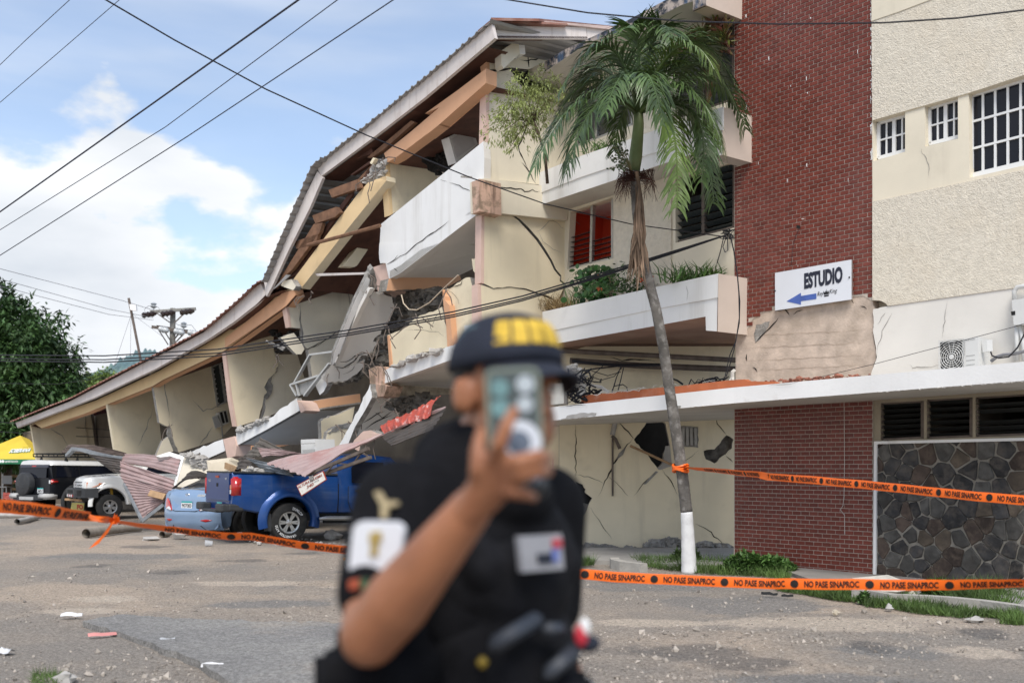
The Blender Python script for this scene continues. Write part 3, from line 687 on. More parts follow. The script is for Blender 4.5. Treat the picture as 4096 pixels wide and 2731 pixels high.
prism('roof_slab_edge', [(2113, 279), (2177, 249), (2177, 289), (2118, 321)], FR, .9, cream2, SB, side=soffit)
prism('slab_upstand', [(2772, -100), (2826, -120), (2824, 22), (2772, 45)], FR.off(.03), .9, blackwear, SB, side=beige)
mb = MB(); mb.bar(FR.off(.036)(2773, 44), FR.off(.036)(2823, 22), .03, .02); mb.build('exposed_rebar', rusty, SB)
crack(z('G', (2170, 1130), (2180, 1200), (2175, 1280)), FP.off(.02), 1.5, conc, SB, 81)
# upright cross wall with its ledge and the big diagonal crack
bigc = z('G', (570, 492), (625, 530), (700, 612), (790, 712), (850, 800), (918, 905), (958, 990), (1012, 1050), (1008, 1090), (1040, 1112))
bigc2 = z('G', (1052, 1106), (1020, 1082), (1022, 1038), (974, 980), (936, 898), (872, 790), (812, 700), (722, 598), (640, 518), (600, 494))
prism('cross_wall', z('G', (315, 480), (570, 492)) + bigc[1:] + z('G', (1048, 1145), (985, 1280), (930, 1238, 1), (700, 1158, 1), (560, 1140, 1), (400, 1155, 1), (313, 1112)), F6, .18, cream, SB, amp=1.5, seed=8, side=conc)
prism('cross_wall', bigc2 + z('G', (1062, 535), (1130, 520), (1130, 1130), (1052, 1120)), F6.off(-.015), .18, cream, SB, side=conc)
prism('cross_wall', z('G', (285, 1122), (400, 1160), (560, 1146), (700, 1170), (925, 1252), (1130, 1252), (1130, 1650), (255, 1650)), F6.off(-.02), .18, cream, SB, side=conc)
quads('wall_backing', [(1930, 860, 18.75), (2290, 860, 20.2), (2290, 1240, 20.2), (1930, 1240, 18.75)], [(0, 1, 2, 3)], dark, SB)  # near-black sheet paints the shade behind the big crack
prism('cross_wall_edge', z('G', (290, 480), (315, 480), (313, 1112), (284, 1105)), F6.off(.004), .2, pink, SB)
prism('cross_wall_edge', z('G', (256, 1115), (284, 1122), (300, 1650), (258, 1650)), F6.off(-.012), .2, pink, SB)
for i, p in enumerate([[(765, 640), (815, 630), (915, 540), (985, 550), (1015, 600), (1060, 620)], [(1200, 585), (1180, 560), (1120, 520)], [(815, 635), (850, 720), (940, 790), (1030, 830)]]):
    crack(z('G', *p), F6, 2, conc, SB, 90 + i)
prism('ledge_beam', z('G', (268, 152), (345, 148), (885, 218), (850, 385), (1085, 428), (1075, 532), (275, 446)), F6.off(.10), .3, cream2, SB)
prism('ledge_end', z('G', (198, 180, 1), (266, 150), (272, 446), (210, 472)), vplane(1925, 18.2, -1100, .14), .5, pink_worn, SB, amp=2)
crack(z('G', (205, 235), (260, 205), (360, 210), (560, 238), (650, 240), (690, 265), (760, 255), (800, 272), (830, 262)), F6.off(.102), 4, dark, SB, 95)
mb = MB(); mb.bar(F6(1848, 726) - Vector((0, .3, 0)), F6(1890, 728) - Vector((0, .3, 0)), .03); mb.build('rebar_stub', conc_l, SB)
prism('cross_wall', z('F', (595, 655, 1), (780, 640, 1), (822, 700, 1), (850, 760, 1), (935, 842, 1), (960, 900), (1040, 850), (1335, 870), (1335, 1500), (1115, 1705), (578, 1642), (578, 700)), F6, .18, cream2, SB, amp=2, seed=5, side=conc)
prism('cross_wall', z('F', (590, 490), (700, 488), (740, 500), (930, 490), (1290, 480), (1200, 560), (1100, 572), (955, 640), (790, 622), (715, 632), (592, 642)), F6.off(-.01), .18, cream2, SB, side=conc)
prism('cross_wall_edge', z('F', (555, 520), (590, 490), (594, 642), (572, 650)), F6.off(.002), .2, peach, SB)
prism('cross_wall_edge', z('F', (572, 656), (596, 656), (580, 1642), (545, 1640), (560, 900)), F6.off(.004), .2, pink, SB)
quads('wall_backing', [(1950, 200, 18.6), (2290, 150, 20.3), (2290, 520, 20.3), (1950, 520, 18.6)], [(0, 1, 2, 3)], dark, SB)  # near-black sheet paints the shade behind the broken upper wall
crack(z('F', (870, 545), (940, 560), (1050, 540), (1150, 545), (1175, 490)), F6.off(-.008), 6, dark, SB, 97)
crack(z('F', (945, 490), (955, 620)), F6.off(-.008), 6, dark, SB, 98)
crack(z('F', (575, 645), (690, 655), (780, 635)), F6.off(.006), 7, dark, SB, 101)
crack(z('F', (985, 1010), (940, 1150), (900, 1250), (860, 1340), (880, 1430), (950, 1560)), F6, 5, dark, SB, 99)
crack(z('G', (665, 0), (720, 80), (790, 195)), F6, 4, dark, SB, 100)
prism('roof_bracket', z('F', (700, 470), (855, 362), (872, 495), (722, 632), (702, 600)), F6.off(.35), .2, cream2, SB, side=cream2)
prism('bracket_end', z('F', (855, 360), (912, 366), (922, 500), (872, 496)), F6.off(.34), .3, white, SB)
# rooftop gable boards
FG = vplane(1967, 17.6, 9000)
prism('gable_board', z('F', (618, 216), (1480, 256), (1488, 360), (640, 352)), FG, .06, fascia_m, SB)
prism('gable_board', z('F', (1483, 256), (1760, 280), (1560, 372), (1492, 362)), FG.off(-.01), .06, fascia_m, SB)
solid('roof_cover', [FG.off(.2)(*p) for p in z('F', (606, 190), (1050, 198))] + [FG.off(-3)(2500, 118), FG.off(-3)(2060, 100)], (0, 0, .05), roof_red, SB)
prism('roof_edge', z('F', (606, 182), (1300, 214), (1316, 232), (610, 208)), FG.off(.12), .5, roof_red, SB)
prism('roof_edge', z('F', (1016, 190), (1740, 246), (1700, 272), (1300, 228), (1020, 200)), FG.off(.05), .8, M('faded_roof_sheet', (.52, .40, .36), .6, .15, 3), SB)
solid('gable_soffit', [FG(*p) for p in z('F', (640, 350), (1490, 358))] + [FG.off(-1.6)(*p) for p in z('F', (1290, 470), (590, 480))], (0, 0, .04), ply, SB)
# ---------------------------------------------------------------- ground, pavement, hills
gm = bpy.data.materials.new('ground_dirt'); gm.use_nodes = True
def ground_mat(m, base, alt, third, amt3):
    nt = m.node_tree; N, L = nt.nodes, nt.links; b = N['Principled BSDF']; b.inputs['Roughness'].default_value = .95; b.inputs['Specular IOR Level'].default_value = .2
    ge = N.new('ShaderNodeNewGeometry')
    def nz(scale, det=6, sc=(1, 1, 1), ro=.6, off=(0, 0, 0)):
        mp_ = N.new('ShaderNodeMapping'); mp_.inputs['Scale'].default_value = sc; mp_.inputs['Location'].default_value = off; L.new(ge.outputs['Position'], mp_.inputs[0])
        n = N.new('ShaderNodeTexNoise'); n.inputs['Scale'].default_value = scale; n.inputs['Detail'].default_value = det; n.inputs['Roughness'].default_value = ro
        L.new(mp_.outputs[0], n.inputs['Vector']); return n.outputs[0]
    def rg(s, a, bb, c=0., d=1.):
        r = N.new('ShaderNodeMapRange'); L.new(s, r.inputs[0])
        for i, v in enumerate((a, bb, c, d)): r.inputs[i + 1].default_value = v
        return r.outputs[0]
    def mx(f, a, c, typ='MIX'):
        x = N.new('ShaderNodeMix'); x.data_type = 'RGBA'; x.blend_type = typ
        for s, v in ((x.inputs[0], f), (x.inputs[6], a), (x.inputs[7], c)):
            if isinstance(v, (int, float)): s.default_value = v
            elif isinstance(v, tuple): s.default_value = (*v, 1)
            else: L.new(v, s)
        return x.outputs[2]
    c = mx(rg(nz(.42, 7), .42, .58), base, alt)
    c = mx(rg(nz(.23, 8, off=(5, 9, 2), ro=.66), .53, .62, 0, amt3), c, third)
    if m.name == 'ground_dirt':
        for an, col in (('gravel', (.27, .255, .235)), ('sand', (.60, .495, .395)), ('tar', (.13, .125, .12))):
            at_ = N.new('ShaderNodeAttribute'); at_.attribute_name = an
            s_ = N.new('ShaderNodeMath'); s_.operation = 'ADD'; L.new(at_.outputs['Fac'], s_.inputs[0]); L.new(rg(nz(1.6, 8, off=(len(an), 2, 7), ro=.72), .2, .8, -.62, .62), s_.inputs[1])
            c = mx(rg(s_.outputs[0], .36, .70, 0, .6 if an == 'tar' else .85), c, col)
    c = mx(rg(nz(11, 4, ro=.7), .3, .72), c, (.60, .60, .60), 'OVERLAY')
    sp = rg(nz(34, 4, ro=.85), .34, .66, .46, 1.32)
    cmb = N.new('ShaderNodeCombineColor')
    for i in range(3): L.new(sp, cmb.inputs[i])
    c = mx(1.0, c, cmb.outputs[0], 'MULTIPLY')
    vo = N.new('ShaderNodeTexVoronoi'); vo.inputs['Scale'].default_value = 26; L.new(ge.outputs['Position'], vo.inputs['Vector'])
    c = mx(rg(vo.outputs['Distance'], .0, .22, .35, 0), c, (.62, .58, .53))
    L.new(c, b.inputs['Base Color'])
    bp = N.new('ShaderNodeBump'); bp.inputs['Distance'].default_value = .05; bp.inputs['Strength'].default_value = .9
    ad = N.new('ShaderNodeMath'); ad.operation = 'ADD'; L.new(nz(30, 5, ro=.75), ad.inputs[0]); L.new(nz(6, 5), ad.inputs[1]); L.new(ad.outputs[0], bp.inputs['Height']); L.new(bp.outputs[0], b.inputs['Normal'])
ground_mat(gm, (.395, .335, .275), (.325, .29, .25), (.50, .405, .315), .9)
asph = bpy.data.materials.new('worn_asphalt'); asph.use_nodes = True
ground_mat(asph, (.36, .345, .32), (.30, .29, .275), (.48, .415, .345), .7)
asph_d = bpy.data.materials.new('dark_asphalt'); asph_d.use_nodes = True
ground_mat(asph_d, (.165, .16, .155), (.12, .12, .12), (.30, .275, .25), .6)
sand = bpy.data.materials.new('pale_sand'); sand.use_nodes = True
ground_mat(sand, (.58, .475, .385), (.53, .44, .36), (.46, .41, .36), .5)
paving = M('paving_concrete', (.30, .285, .26), .95, .14, 1.2, .004, 40, stain=(1.8, .46, .7, (.20, .19, .175), .6), bump2=8)
kerb_m = M('kerb_concrete', (.40, .38, .34), .95, .14, 3, .008, 30, stain=(4, .5, .75, (.25, .22, .18), .6))
ys = [3.0 + .1 * i for i in range(96)] + [12.6 + .3 * i for i in range(70)] + [34 + 2 * i for i in range(16)] + [80, 130, 250, 500, 1200, 3500]
V, Fs = [], []; nx = 170
for y in ys:
    hw = max(10, y * .75) if y < 60 else y * 2.0
    for i in range(nx + 1):
        x = (i / nx * 2 - 1) * hw
        h = 0
        if y < 34: h = (noise.noise((x * .35, y * .35, 1)) * .025 + noise.noise((x * 1.3, y * 1.3, 4)) * .012 - .015)
        if x > 2.6 and y > 10.5: h = min(h, -.01)
        V.append((x, y, h))
for j in range(len(ys) - 1):
    for i in range(nx):
        a = j * (nx + 1) + i; Fs.append((a, a + 1, a + nx + 2, a + nx + 1))
back_ = len(V); V += [(-60, -60, 0), (60, -60, 0), (60, 3, -.02), (-60, 3, -.02)]; Fs.append((back_, back_ + 1, back_ + 2, back_ + 3))
g = mesh('ground', V, Fs, gm, smooth=True); g['kind'] = 'structure'
SPOTS = {'tar': [(210, 1296, 90, 9), (390, 1310, 110, 9), (700, 1268, 110, 7), (330, 1254, 120, 7), (1560, 1492, 330, 34), (1440, 1330, 190, 12), (2260, 1452, 100, 10), (560, 1285, 130, 6), (1730, 1520, 240, 26), (2000, 1480, 120, 8)],
         'sand': [(560, 1335, 260, 12), (1950, 1430, 560, 34), (180, 1398, 180, 10), (420, 1455, 220, 16), (2250, 1490, 200, 16), (1500, 1425, 300, 16), (820, 1345, 200, 9), (250, 1370, 160, 6)],
         'gravel': [(1050, 1390, 400, 30), (1720, 1385, 420, 40), (2100, 1490, 340, 26), (620, 1385, 300, 18), (1900, 1560, 500, 26), (300, 1275, 420, 14), (900, 1310, 300, 14), (1500, 1345, 300, 24)]}
for an, L_ in SPOTS.items():
    at_ = g.data.attributes.new(an, 'FLOAT', 'POINT'); E_ = []
    for cx, cy, w, h in L_:
        a, b_ = ground((cx) / .57422, (cy - h / 2) / .57422), ground(cx / .57422, (cy + h / 2) / .57422)
        E_.append(((a.x + b_.x) / 2, (a.y + b_.y) / 2, w / .57422 / F * (a.y + b_.y) / 4, max(.3, (a.y - b_.y) / 2)))
    for i, v in enumerate(V):
        if v[1] < 40 and abs(v[0]) < 20:
            at_.data[i].value = max(max(0, 1.0 - .5 * (((v[0] - x) / rx) ** 2 + ((v[1] - y) / ry) ** 2)) for x, y, rx, ry in E_)
def sheet(name, pts, h, mat, amp=0.0, seed=0, thick=0.0):
    pts = jagged([(*p, 1) for p in pts], amp, seed, 30) if amp else pts
    P = [ground(p[0], p[1], h) for p in pts]
    tri = tessellate_polygon([[Vector((p.x, p.y, 0)) for p in P]])
    fs = []
    for t in tri:
        a, b, c = [P[i] for i in t]
        fs.append(tuple(t) if (b - a).cross(c - a).z > 0 else (t[0], t[2], t[1]))
    vs = list(P); n = len(P)
    if thick:
        vs += [p - Vector((0, 0, thick)) for p in P]
        for i in range(n):
            j = (i + 1) % n; fs.append((i, j, j + n, i + n))
    o = mesh(name, vs, fs, mat); o['kind'] = 'structure'; return o
# raised edge of old asphalt, lower left, and patches of tar and sand
u = lambda *p: z('U', *p)
sheet('old_asphalt', u((190, 1425), (330, 1470), (440, 1510), (500, 1545), (560, 1580), (900, 1700), (1500, 1640), (1250, 1500), (800, 1430), (450, 1420), (270, 1410)), .045, asph, 6, 3, .07)
# pavement along the stone wall and paved forecourt
sheet('pavement', [(2150, 2188), (2945, 2188), (3495, 2290), (4400, 2395), (4400, 2555), (4040, 2445), (3650, 2398), (3440, 2385), (3330, 2345), (3110, 2270), (2700, 2255), (2430, 2240), (2140, 2238)], .045, paving, 0, 0, .1)
def kerb(name, pts, w=.14, h=.13):
    P = [ground(*p) for p in pts]; mb = MB(); vs = []
    for i, p in enumerate(P):
        d = (P[min(i + 1, len(P) - 1)] - P[max(i - 1, 0)]).normalized(); nrm = Vector((-d.y, d.x, 0))
        hh = h + noise.noise(p * 3) * .015
        vs += [p + Vector((0, 0, -.05)), p + nrm * .015 + Vector((0, 0, hh)), p + nrm * w + Vector((0, 0, hh)), p + nrm * w + Vector((0, 0, -.05))]
    fs = []
    for i in range(len(P) - 1):
        for k in range(3): a = i * 4 + k; fs.append((a, a + 4, a + 5, a + 1))
    fs += [(0, 1, 2, 3), tuple((len(P) - 1) * 4 + k for k in (3, 2, 1, 0))]
    o = mesh(name, vs, fs, kerb_m); o['kind'] = 'structure'; return o
kerb('kerb', z('O', (2500, 985), (2351, 955), (2000, 905), (1700, 880), (1500, 862), (1340, 848), (1180, 842), (1000, 812), (810, 795)))
kerb('kerb', z('N', (900, 880), (800, 868), (720, 858), (650, 842), (640, 820)), .16, .12)
# hills
hv, hf = [], []
prof = [(150, 1560), (250, 1535), (290, 1510), (330, 1512), (380, 1490), (450, 1460), (500, 1428), (560, 1405), (620, 1398), (680, 1430), (760, 1470), (900, 1520), (1100, 1560)]
nl = 40; pts = []
for (a, b) in zip(prof, prof[1:]):
    for k in range(10): pts.append((a[0] + (b[0] - a[0]) * k / 10, a[1] + (b[1] - a[1]) * k / 10 + noise.noise((a[0] + k * 3.3, 1, 0)) * 4))
rows = 14
for i, (px, py) in enumerate(pts):
    for j in range(rows):
        t = j / (rows - 1); top = at(px, py, 1100); Y = 1100 - 520 * (1 - t) ** 1.2
        zz = 1.6 + (top.z - 1.6) * t ** .9; hv.append((top.x * (Y / 1100) ** .6, Y, zz + noise.noise((px * .08, j * .9, 3)) * 6 * t))
for i in range(len(pts) - 1):
    for j in range(rows - 1): a = i * rows + j; hf.append((a, a + rows, a + rows + 1, a + 1))
hill_m = M('hazed_forest_hill', (.15, .225, .235), 1, .22, .03, 5.0, .09, stain=(.02, .5, .65, (.20, .28, .21), .7), spec=0)  # distant air haze is put into this pale blue-green base colour
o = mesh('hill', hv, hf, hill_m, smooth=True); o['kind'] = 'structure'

# ---------------------------------------------------------------- collapsed wing
WG = empty('collapsed_wing', ground(900, 2060), 'collapsed cream hotel wing whose roof slumps down to the parked cars', 'building')
cf = curve(.974)
prism('fascia_board', [(62, 1690), (279, 1605), (562, 1458), (700, 1390), (814, 1329), (930, 1233), (1019, 1150), (1044, 1133), (1061, 1180), (1024, 1220), (935, 1290), (828, 1362), (627, 1475), (379, 1592), (70, 1711)], cf, .07, fascia_m, WG)
prism('fascia_board', [(1056, 1127), (1140, 950), (1220, 785), (1269, 686), (1290, 712), (1240, 830), (1150, 1010), (1086, 1150), (1066, 1186)], curve(.968), .07, fascia_m, WG)
prism('fascia_board', [(1265, 663), (1290, 645), (1500, 480), (1690, 325), (1966, 96), (1979, 153), (1700, 390), (1500, 545), (1284, 706)], curve(.970), .07, fascia_m, WG)
def roof_sheet(eave, mat, k=.962, depth=3.2, rise=.10, pitch=.2, amp=.022, name='roof_sheet'):
    P = [at(px, py, curveY(px) * k) for px, py in eave]; pts = []; s = 0
    for a, b in zip(P, P[1:]):
        L = (b - a).length; n = max(2, int(L / (pitch / 6)))
        for i in range(n): pts.append((a.lerp(b, i / n), s + L * i / n))
        s += L
    pts.append((P[-1], s)); vs = []; fs = []; D = INW * depth + Vector((0, 0, rise * depth)); n = len(pts)
    for i, (p, s_) in enumerate(pts):
        t = (pts[min(i + 1, n - 1)][0] - pts[max(i - 1, 0)][0]).normalized(); up = D.cross(t).normalized()
        if up.z < 0: up = -up
        ph = (s_ / pitch) % 1; w = amp * (1 if ph < .22 else (0 if ph > .36 else 1 - (ph - .22) / .14))
        w += (.012 * noise.noise((s_ * 3, 0, 0)))
        q0 = p + up * w + D * (noise.noise((math.floor(s_ / pitch) * 1.7, 5, 0)) * .012)
        vs += [q0, q0 + D, q0 - up * .012, q0 + D - up * .012]
    for i in range(n - 1):
        a = i * 4; fs += [(a, a + 4, a + 5, a + 1), (a + 2, a + 3, a + 7, a + 6), (a, a + 2, a + 6, a + 4)]
    return mesh(name, vs, fs, mat, WG)
roof_sheet([(40, 1688), (170, 1635), (279, 1594), (430, 1515), (562, 1448), (700, 1378), (814, 1317), (930, 1219), (1019, 1136), (1042, 1122)], roof_red, pitch=.24, amp=.03, rise=.40)
roof_sheet([(1046, 1130), (1120, 955), (1196, 775), (1240, 675), (1262, 648), (1280, 634)], zinc, k=.955, depth=3.6, rise=.05, pitch=.21, amp=.035)
roof_sheet([(1252, 668), (1290, 636), (1500, 470), (1690, 315), (1820, 207), (1962, 83)], zinc, pitch=.23, amp=.03)
def below(name, line, d, mat, k=1.0, rise=.08, drop=0.0):
    a = [at(px, py, curveY(px) * k) - Vector((0, 0, drop)) for px, py in line]; D = INW * d + Vector((0, 0, rise * d)); n = len(a)
    return mesh(name, a + [p + D for p in a], [(i, i + 1, i + 1 + n, i + n) for i in range(n - 1)], mat, WG)
b_lo = [(126, 1700), (166, 1712), (429, 1617), (610, 1544), (653, 1518), (893, 1405), (1144, 1226), (1183, 1180)]
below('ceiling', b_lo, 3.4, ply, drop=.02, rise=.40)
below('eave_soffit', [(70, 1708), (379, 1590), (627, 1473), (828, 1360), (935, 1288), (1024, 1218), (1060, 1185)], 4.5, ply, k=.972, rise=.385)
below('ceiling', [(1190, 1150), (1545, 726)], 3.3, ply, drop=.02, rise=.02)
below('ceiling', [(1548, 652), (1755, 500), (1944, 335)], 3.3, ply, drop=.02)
prism('eave_beam', [(124, 1685), (166, 1712), (335, 1655), (429, 1617), (610, 1544), (653, 1518), (893, 1405), (1144, 1225), (1183, 1180), (1175, 1155), (1135, 1162), (1060, 1195), (1024, 1232), (935, 1300), (828, 1374), (627, 1488), (379, 1603)], curve(1.0), .25, peach2, WG, side=peach)
prism('eave_beam', z('D', (0, 1037), (545, 612), (625, 600), (650, 640), (560, 742), (330, 905), (0, 1128)), curve(.996), .02, peach, WG)
prism('eave_beam', z('E', (400, 1415), (640, 1095), (1000, 620), (1085, 530, 1), (1250, 470), (1252, 512), (860, 1000), (470, 1500), (440, 1492, 1)), curve(.985), .24, peach2, WG, amp=3, side=cream)
prism('eave_beam', z('E', (1230, 262), (1480, 60), (1740, -160)) + z('F', (0, 1045), (300, 830), (560, 632), (560, 765), (0, 1250)) + z('E', (1735, 0), (1340, 300), (1262, 342)), curve(.992), .26, peach, WG, side=peach)
prism('wall_backing', [(90, 1730), (429, 1650), (900, 1420), (1150, 1250), (1250, 1050), (1330, 800), (1560, 640), (1947, 390), (1947, 2060), (90, 2060)], curve(1.0, 6.0), .1, room_m, WG)  # dark backing, the wing's unlit inside put into its colour
quads('wall_backing', [(1880, 1200, 21.5), (2236, 1330, 20.5), (2236, 2200, 20.5), (1880, 2200, 21.5)], [(0, 1, 2, 3)], cream, WG)
# cross walls from the far end to the middle
prism('cross_wall', z('B', (285, 225), (375, 150), (395, 200), (770, 60), (800, 330), (815, 560), (600, 600), (345, 600)), fin(124), .15, cream, WG)
prism('recessed_wall', z('B', (775, 60), (852, 60), (905, 560), (812, 560)), fin(124, -.05), .15, cream, WG)
prism('curtain', z('B', (850, 70), (990, 30), (1075, 560), (880, 560)), fin(124, -.35), .03, M('dark_red_curtain', (.075, .012, .010), .9, .4, 9, streak=(14, .45, .6, (.02, .006, .005), .9)), WG)
mb = MB(); mb.bar(fin(124, .02)(*z('B', (845, 115))[0]), fin(124, .02)(*z('B', (890, 450))[0]), .08, .08); mb.build('door_frame', rusty, WG)
prism('cross_wall', z('B', (985, 30), (1425, -130), (1510, 600), (1075, 600)), fin(429), .15, cream, WG)
f2 = fin(603)
prism('cross_wall', z('B', (1390, -250), (1500, -270), (1950, -420), (2130, -500), (2170, 100), (2160, 210), (2045, 330), (2040, 352), (1640, 480, 1), (1598, 380, 1), (1560, 240, 1), (1545, 160)), f2, .15, cream, WG, amp=3, side=conc)
prism('cross_wall', z('B', (1387, -250), (1545, -300), (1550, 170, 1), (1555, 232, 1), (1530, 240, 1), (1465, 205)), f2.off(.008), .15, cream, WG, amp=2, side=conc)
prism('wall_fragment', z('B', (1490, 372, 1), (1540, 335, 1), (1592, 470), (1430, 518)), f2.off(.01), .12, cream2, WG, amp=2, side=conc)
prism('crack_rubble', z('B', (1540, 235, 1), (1575, 200, 1), (1600, 380, 1), (1640, 478), (1585, 470, 1), (1535, 310, 1)), f2.off(-.03), .06, conc, WG, amp=4)
louver_window('louver_window', WG, f2, z('A', (1945, 1075), (2062, 1015), (2122, 1370), (1995, 1430)), [1.2, .8], 8, alu, louver, .12, off=.02, slatw=.17, fw=.05, seed=12)
for i, p in enumerate([[(450, 260), (570, 330), (620, 410)], [(780, 140), (790, 290)], [(1405, 80), (1330, 290), (1270, 420)], [(1960, 240), (1870, 360), (1815, 445)], [(1770, 0), (1860, 100), (1985, 65), (2055, 50)]]):
    crack(z('B', *p), (fin(124) if i < 2 else fin(429) if i == 2 else f2), 3, conc, WG, 110 + i)
crack(z('A', (1400, 1185), (1500, 1190), (1520, 1320), (1545, 1440), (1555, 1540)), f2.off(.008), 3, conc, WG, 118)
f3 = fin(897)
prism('cross_wall', z('D', (8, 1136), (200, 1080), (445, 1010), (448, 1150, 1), (488, 1290, 1), (465, 1350, 1), (400, 1412, 1), (360, 1490, 1), (386, 1530, 1), (360, 1560)) + z('C', (800, 60, 1), (770, 180), (570, 245), (525, 0)), f3, .15, cream, WG, amp=3, seed=3, side=conc)
prism('cross_wall_edge', z('D', (0, 1140), (10, 1134), (66, 1568)) + z('C', (572, 240), (558, 240), (515, 0)), f3.off(.01), .2, pink, WG)
prism('cross_wall', z('D', (452, 1160, 1), (494, 1190), (665, 1185), (728, 1400), (900, 1410)) + z('C', (1070, 15), (930, 120, 1), (860, 155, 1), (790, 190, 1), (812, 140, 1), (832, 60, 1), (830, 10, 1)) + z('D', (392, 1500, 1), (430, 1400, 1), (480, 1345, 1), (492, 1290, 1)), f3.off(-.10), .15, cream2, WG, amp=3, seed=5, side=conc)
prism('crack_rubble', z('D', (360, 1488, 1), (400, 1425, 1), (440, 1470, 1), (430, 1540, 1), (385, 1600, 1), (350, 1570, 1)), f3.off(-.04), .05, conc, WG, amp=4)
prism('cross_wall', z('D', (410, 900), (570, 840), (600, 930), (440, 1010)), fin(897, -.6), .15, cream, WG)
f4 = fin(1142)
prism('cross_wall', z('D', (558, 712), (590, 690, 1), (660, 640, 1), (722, 672, 1), (790, 660, 1), (880, 595, 1), (1110, 478), (1165, 790), (1135, 945), (1080, 970), (760, 1135, 1), (720, 1090, 1), (712, 950), (690, 948), (600, 940)), f4, .15, cream2, WG, amp=3, seed=7, side=conc)
prism('cross_wall_edge', z('D', (553, 712), (582, 708), (610, 940), (594, 938)), f4.off(.01), .2, pink, WG)
prism('cross_wall', z('D', (765, 1142, 1), (1090, 968), (1050, 1080), (1000, 1165), (1000, 1300), (870, 1372), (800, 1395), (775, 1200)), f4.off(-.03), .15, cream2, WG, amp=3, seed=9, side=conc)
prism('wall_fragment', z('D', (510, 1032, 1), (632, 990), (700, 1080, 1), (730, 1142, 1), (702, 1185), (655, 1187), (580, 1110)), f4.off(.35), .13, cream2, WG, amp=3, side=conc)
prism('inner_wall', z('D', (840, 430), (1060, 372), (1100, 440), (1300, 470), (1240, 700), (1170, 480), (1110, 475), (880, 592), (730, 585)), fin(1142, -.3), .1, cream, WG)
prism('inner_post', z('D', (1112, 478), (1150, 530), (1185, 700), (1172, 780), (1155, 720)), f4.off(.05), .1, cream2, WG, side=conc)
prism('inner_beam', z('D', (1080, 380), (1290, 110), (1425, 20), (1425, 60), (1215, 370), (1190, 385)), fin(1380, -.4), .2, cream, WG)
crack(z('D', (690, 730), (690, 830), (705, 950), (715, 1080), (740, 1150)), f4.off(.002), 7, conc, WG, 120)
crack(z('D', (770, 1130), (860, 1100), (950, 1030), (1090, 940)), f4.off(.002), 3, dark, WG, 121)
# fallen balcony slab hanging from the floor above
def plane3(a, b, c):
    A, B, C = at(*a), at(*b), at(*c); n = (B - A).cross(C - A).normalized()
    if n.dot(Vector((0, 0, H)) - A) < 0: n = -n
    return Plane(A, n)
sl = plane3((1479, 1143, 21.2), (1338, 1462, 21.9), (1577, 1222, 21.7)); sv = vplane(1440, 20.9, -1100)
prism('fallen_slab', z('D', (1335, 575), (1400, 640, 1), (1535, 660, 1), (1556, 740, 1), (1520, 850, 1), (1470, 940, 1), (1360, 1070, 1), (1398, 1092, 1), (1330, 1172, 1), (1240, 1215, 1), (1180, 1305, 1), (1080, 1315), (1015, 1300), (1020, 1252), (1120, 1020), (1240, 765)), sl, .14, grey_wall, WG, amp=6, seed=4, side=conc)
prism('fallen_slab', z('D', (1012, 1306), (1090, 1318, 1), (1285, 1240, 1), (1270, 1302, 1), (1205, 1370, 1), (1120, 1425, 1), (945, 1450), (895, 1412), (975, 1280)), sl.off(.05), .13, grey_wall, WG, amp=5, seed=6, side=conc)
prism('slab_edge', z('D', (1300, 480, 1), (1330, 500, 1), (1312, 570), (1230, 735), (1120, 1000), (1010, 1255), (985, 1290), (998, 1180), (1190, 700), (1270, 540)), sl.off(.30), .14, white, WG, amp=3, side=conc)
prism('slab_edge', z('D', (1312, 570), (1336, 580), (1240, 768), (1016, 1262), (1002, 1258), (1120, 1000), (1228, 740)), sv.off(-.02), .1, grey_wall, WG)
prism('slab_edge', z('D', (975, 1275), (890, 1410), (945, 1455), (905, 1530), (870, 1560), (830, 1470), (930, 1285)), sv.off(.0), .12, white, WG, amp=3, side=conc)
crack(z('D', (1000, 1305), (1080, 1308), (1150, 1280), (1230, 1200), (1325, 1172)), sl.off(.06), 4, dark, WG, 131)
crack(z('D', (1010, 1250), (1120, 1250), (1200, 1195), (1300, 1172)), sl.off(.004), 3, dark, WG, 132)
crack(z('D', (1080, 1370), (1170, 1330), (1200, 1270)), sl.off(.054), 2.5, conc, WG, 133)
prism('broken_topping', z('D', (1300, 480, 1), (1360, 390, 1), (1385, 470, 1), (1400, 600, 1), (1330, 570, 1)), sl.off(.1), .2, conc, WG, amp=6)
# big white balcony and its beam
bal = curve(1.004)
prism('balcony_parapet', z('E', (1196, 916), (1500, 670), (2142, 152), (2152, 300), (2148, 492), (2040, 522), (2052, 790), (2110, 800), (1740, 1085), (1372, 1365), (1276, 1412), (1245, 1268, 1), (1196, 1272, 1), (1184, 1180, 1), (1196, 1000, 1)), bal, .16, white, WG, amp=3, side=grey_wall)
bf = [bal(*p) for p in z('E', (1285, 1404), (1372, 1362), (1740, 1082), (2085, 822))]
solid('balcony_floor', bf + [bf[3] + Vector((.79, .613, 0)) * 1.9, bf[0] + INW * 1.75 + Vector((0, 0, .22))], (0, 0, .15), grey_wall, WG)
for i, (p, w) in enumerate([([(1250, 1290), (1340, 1240), (1430, 1180), (1540, 1085), (1630, 1025), (1740, 950), (1830, 880)], 4), ([(1260, 1285), (1330, 1240), (1360, 1195)], 2.5), ([(1830, 530), (1900, 545), (1960, 580), (2035, 610)], 4), ([(1320, 1310), (1360, 1345)], 3), ([(1750, 505), (1810, 520)], 2)]):
    crack(z('E', *p), bal, w, dark, WG, 140 + i)
lamp_t = empty('ceiling_lamp', at(1885, 985, 19.9), 'round glass lamp under the big white tilted balcony', 'lamp')
mb = MB(); c0 = at(1885, 978, 19.9)
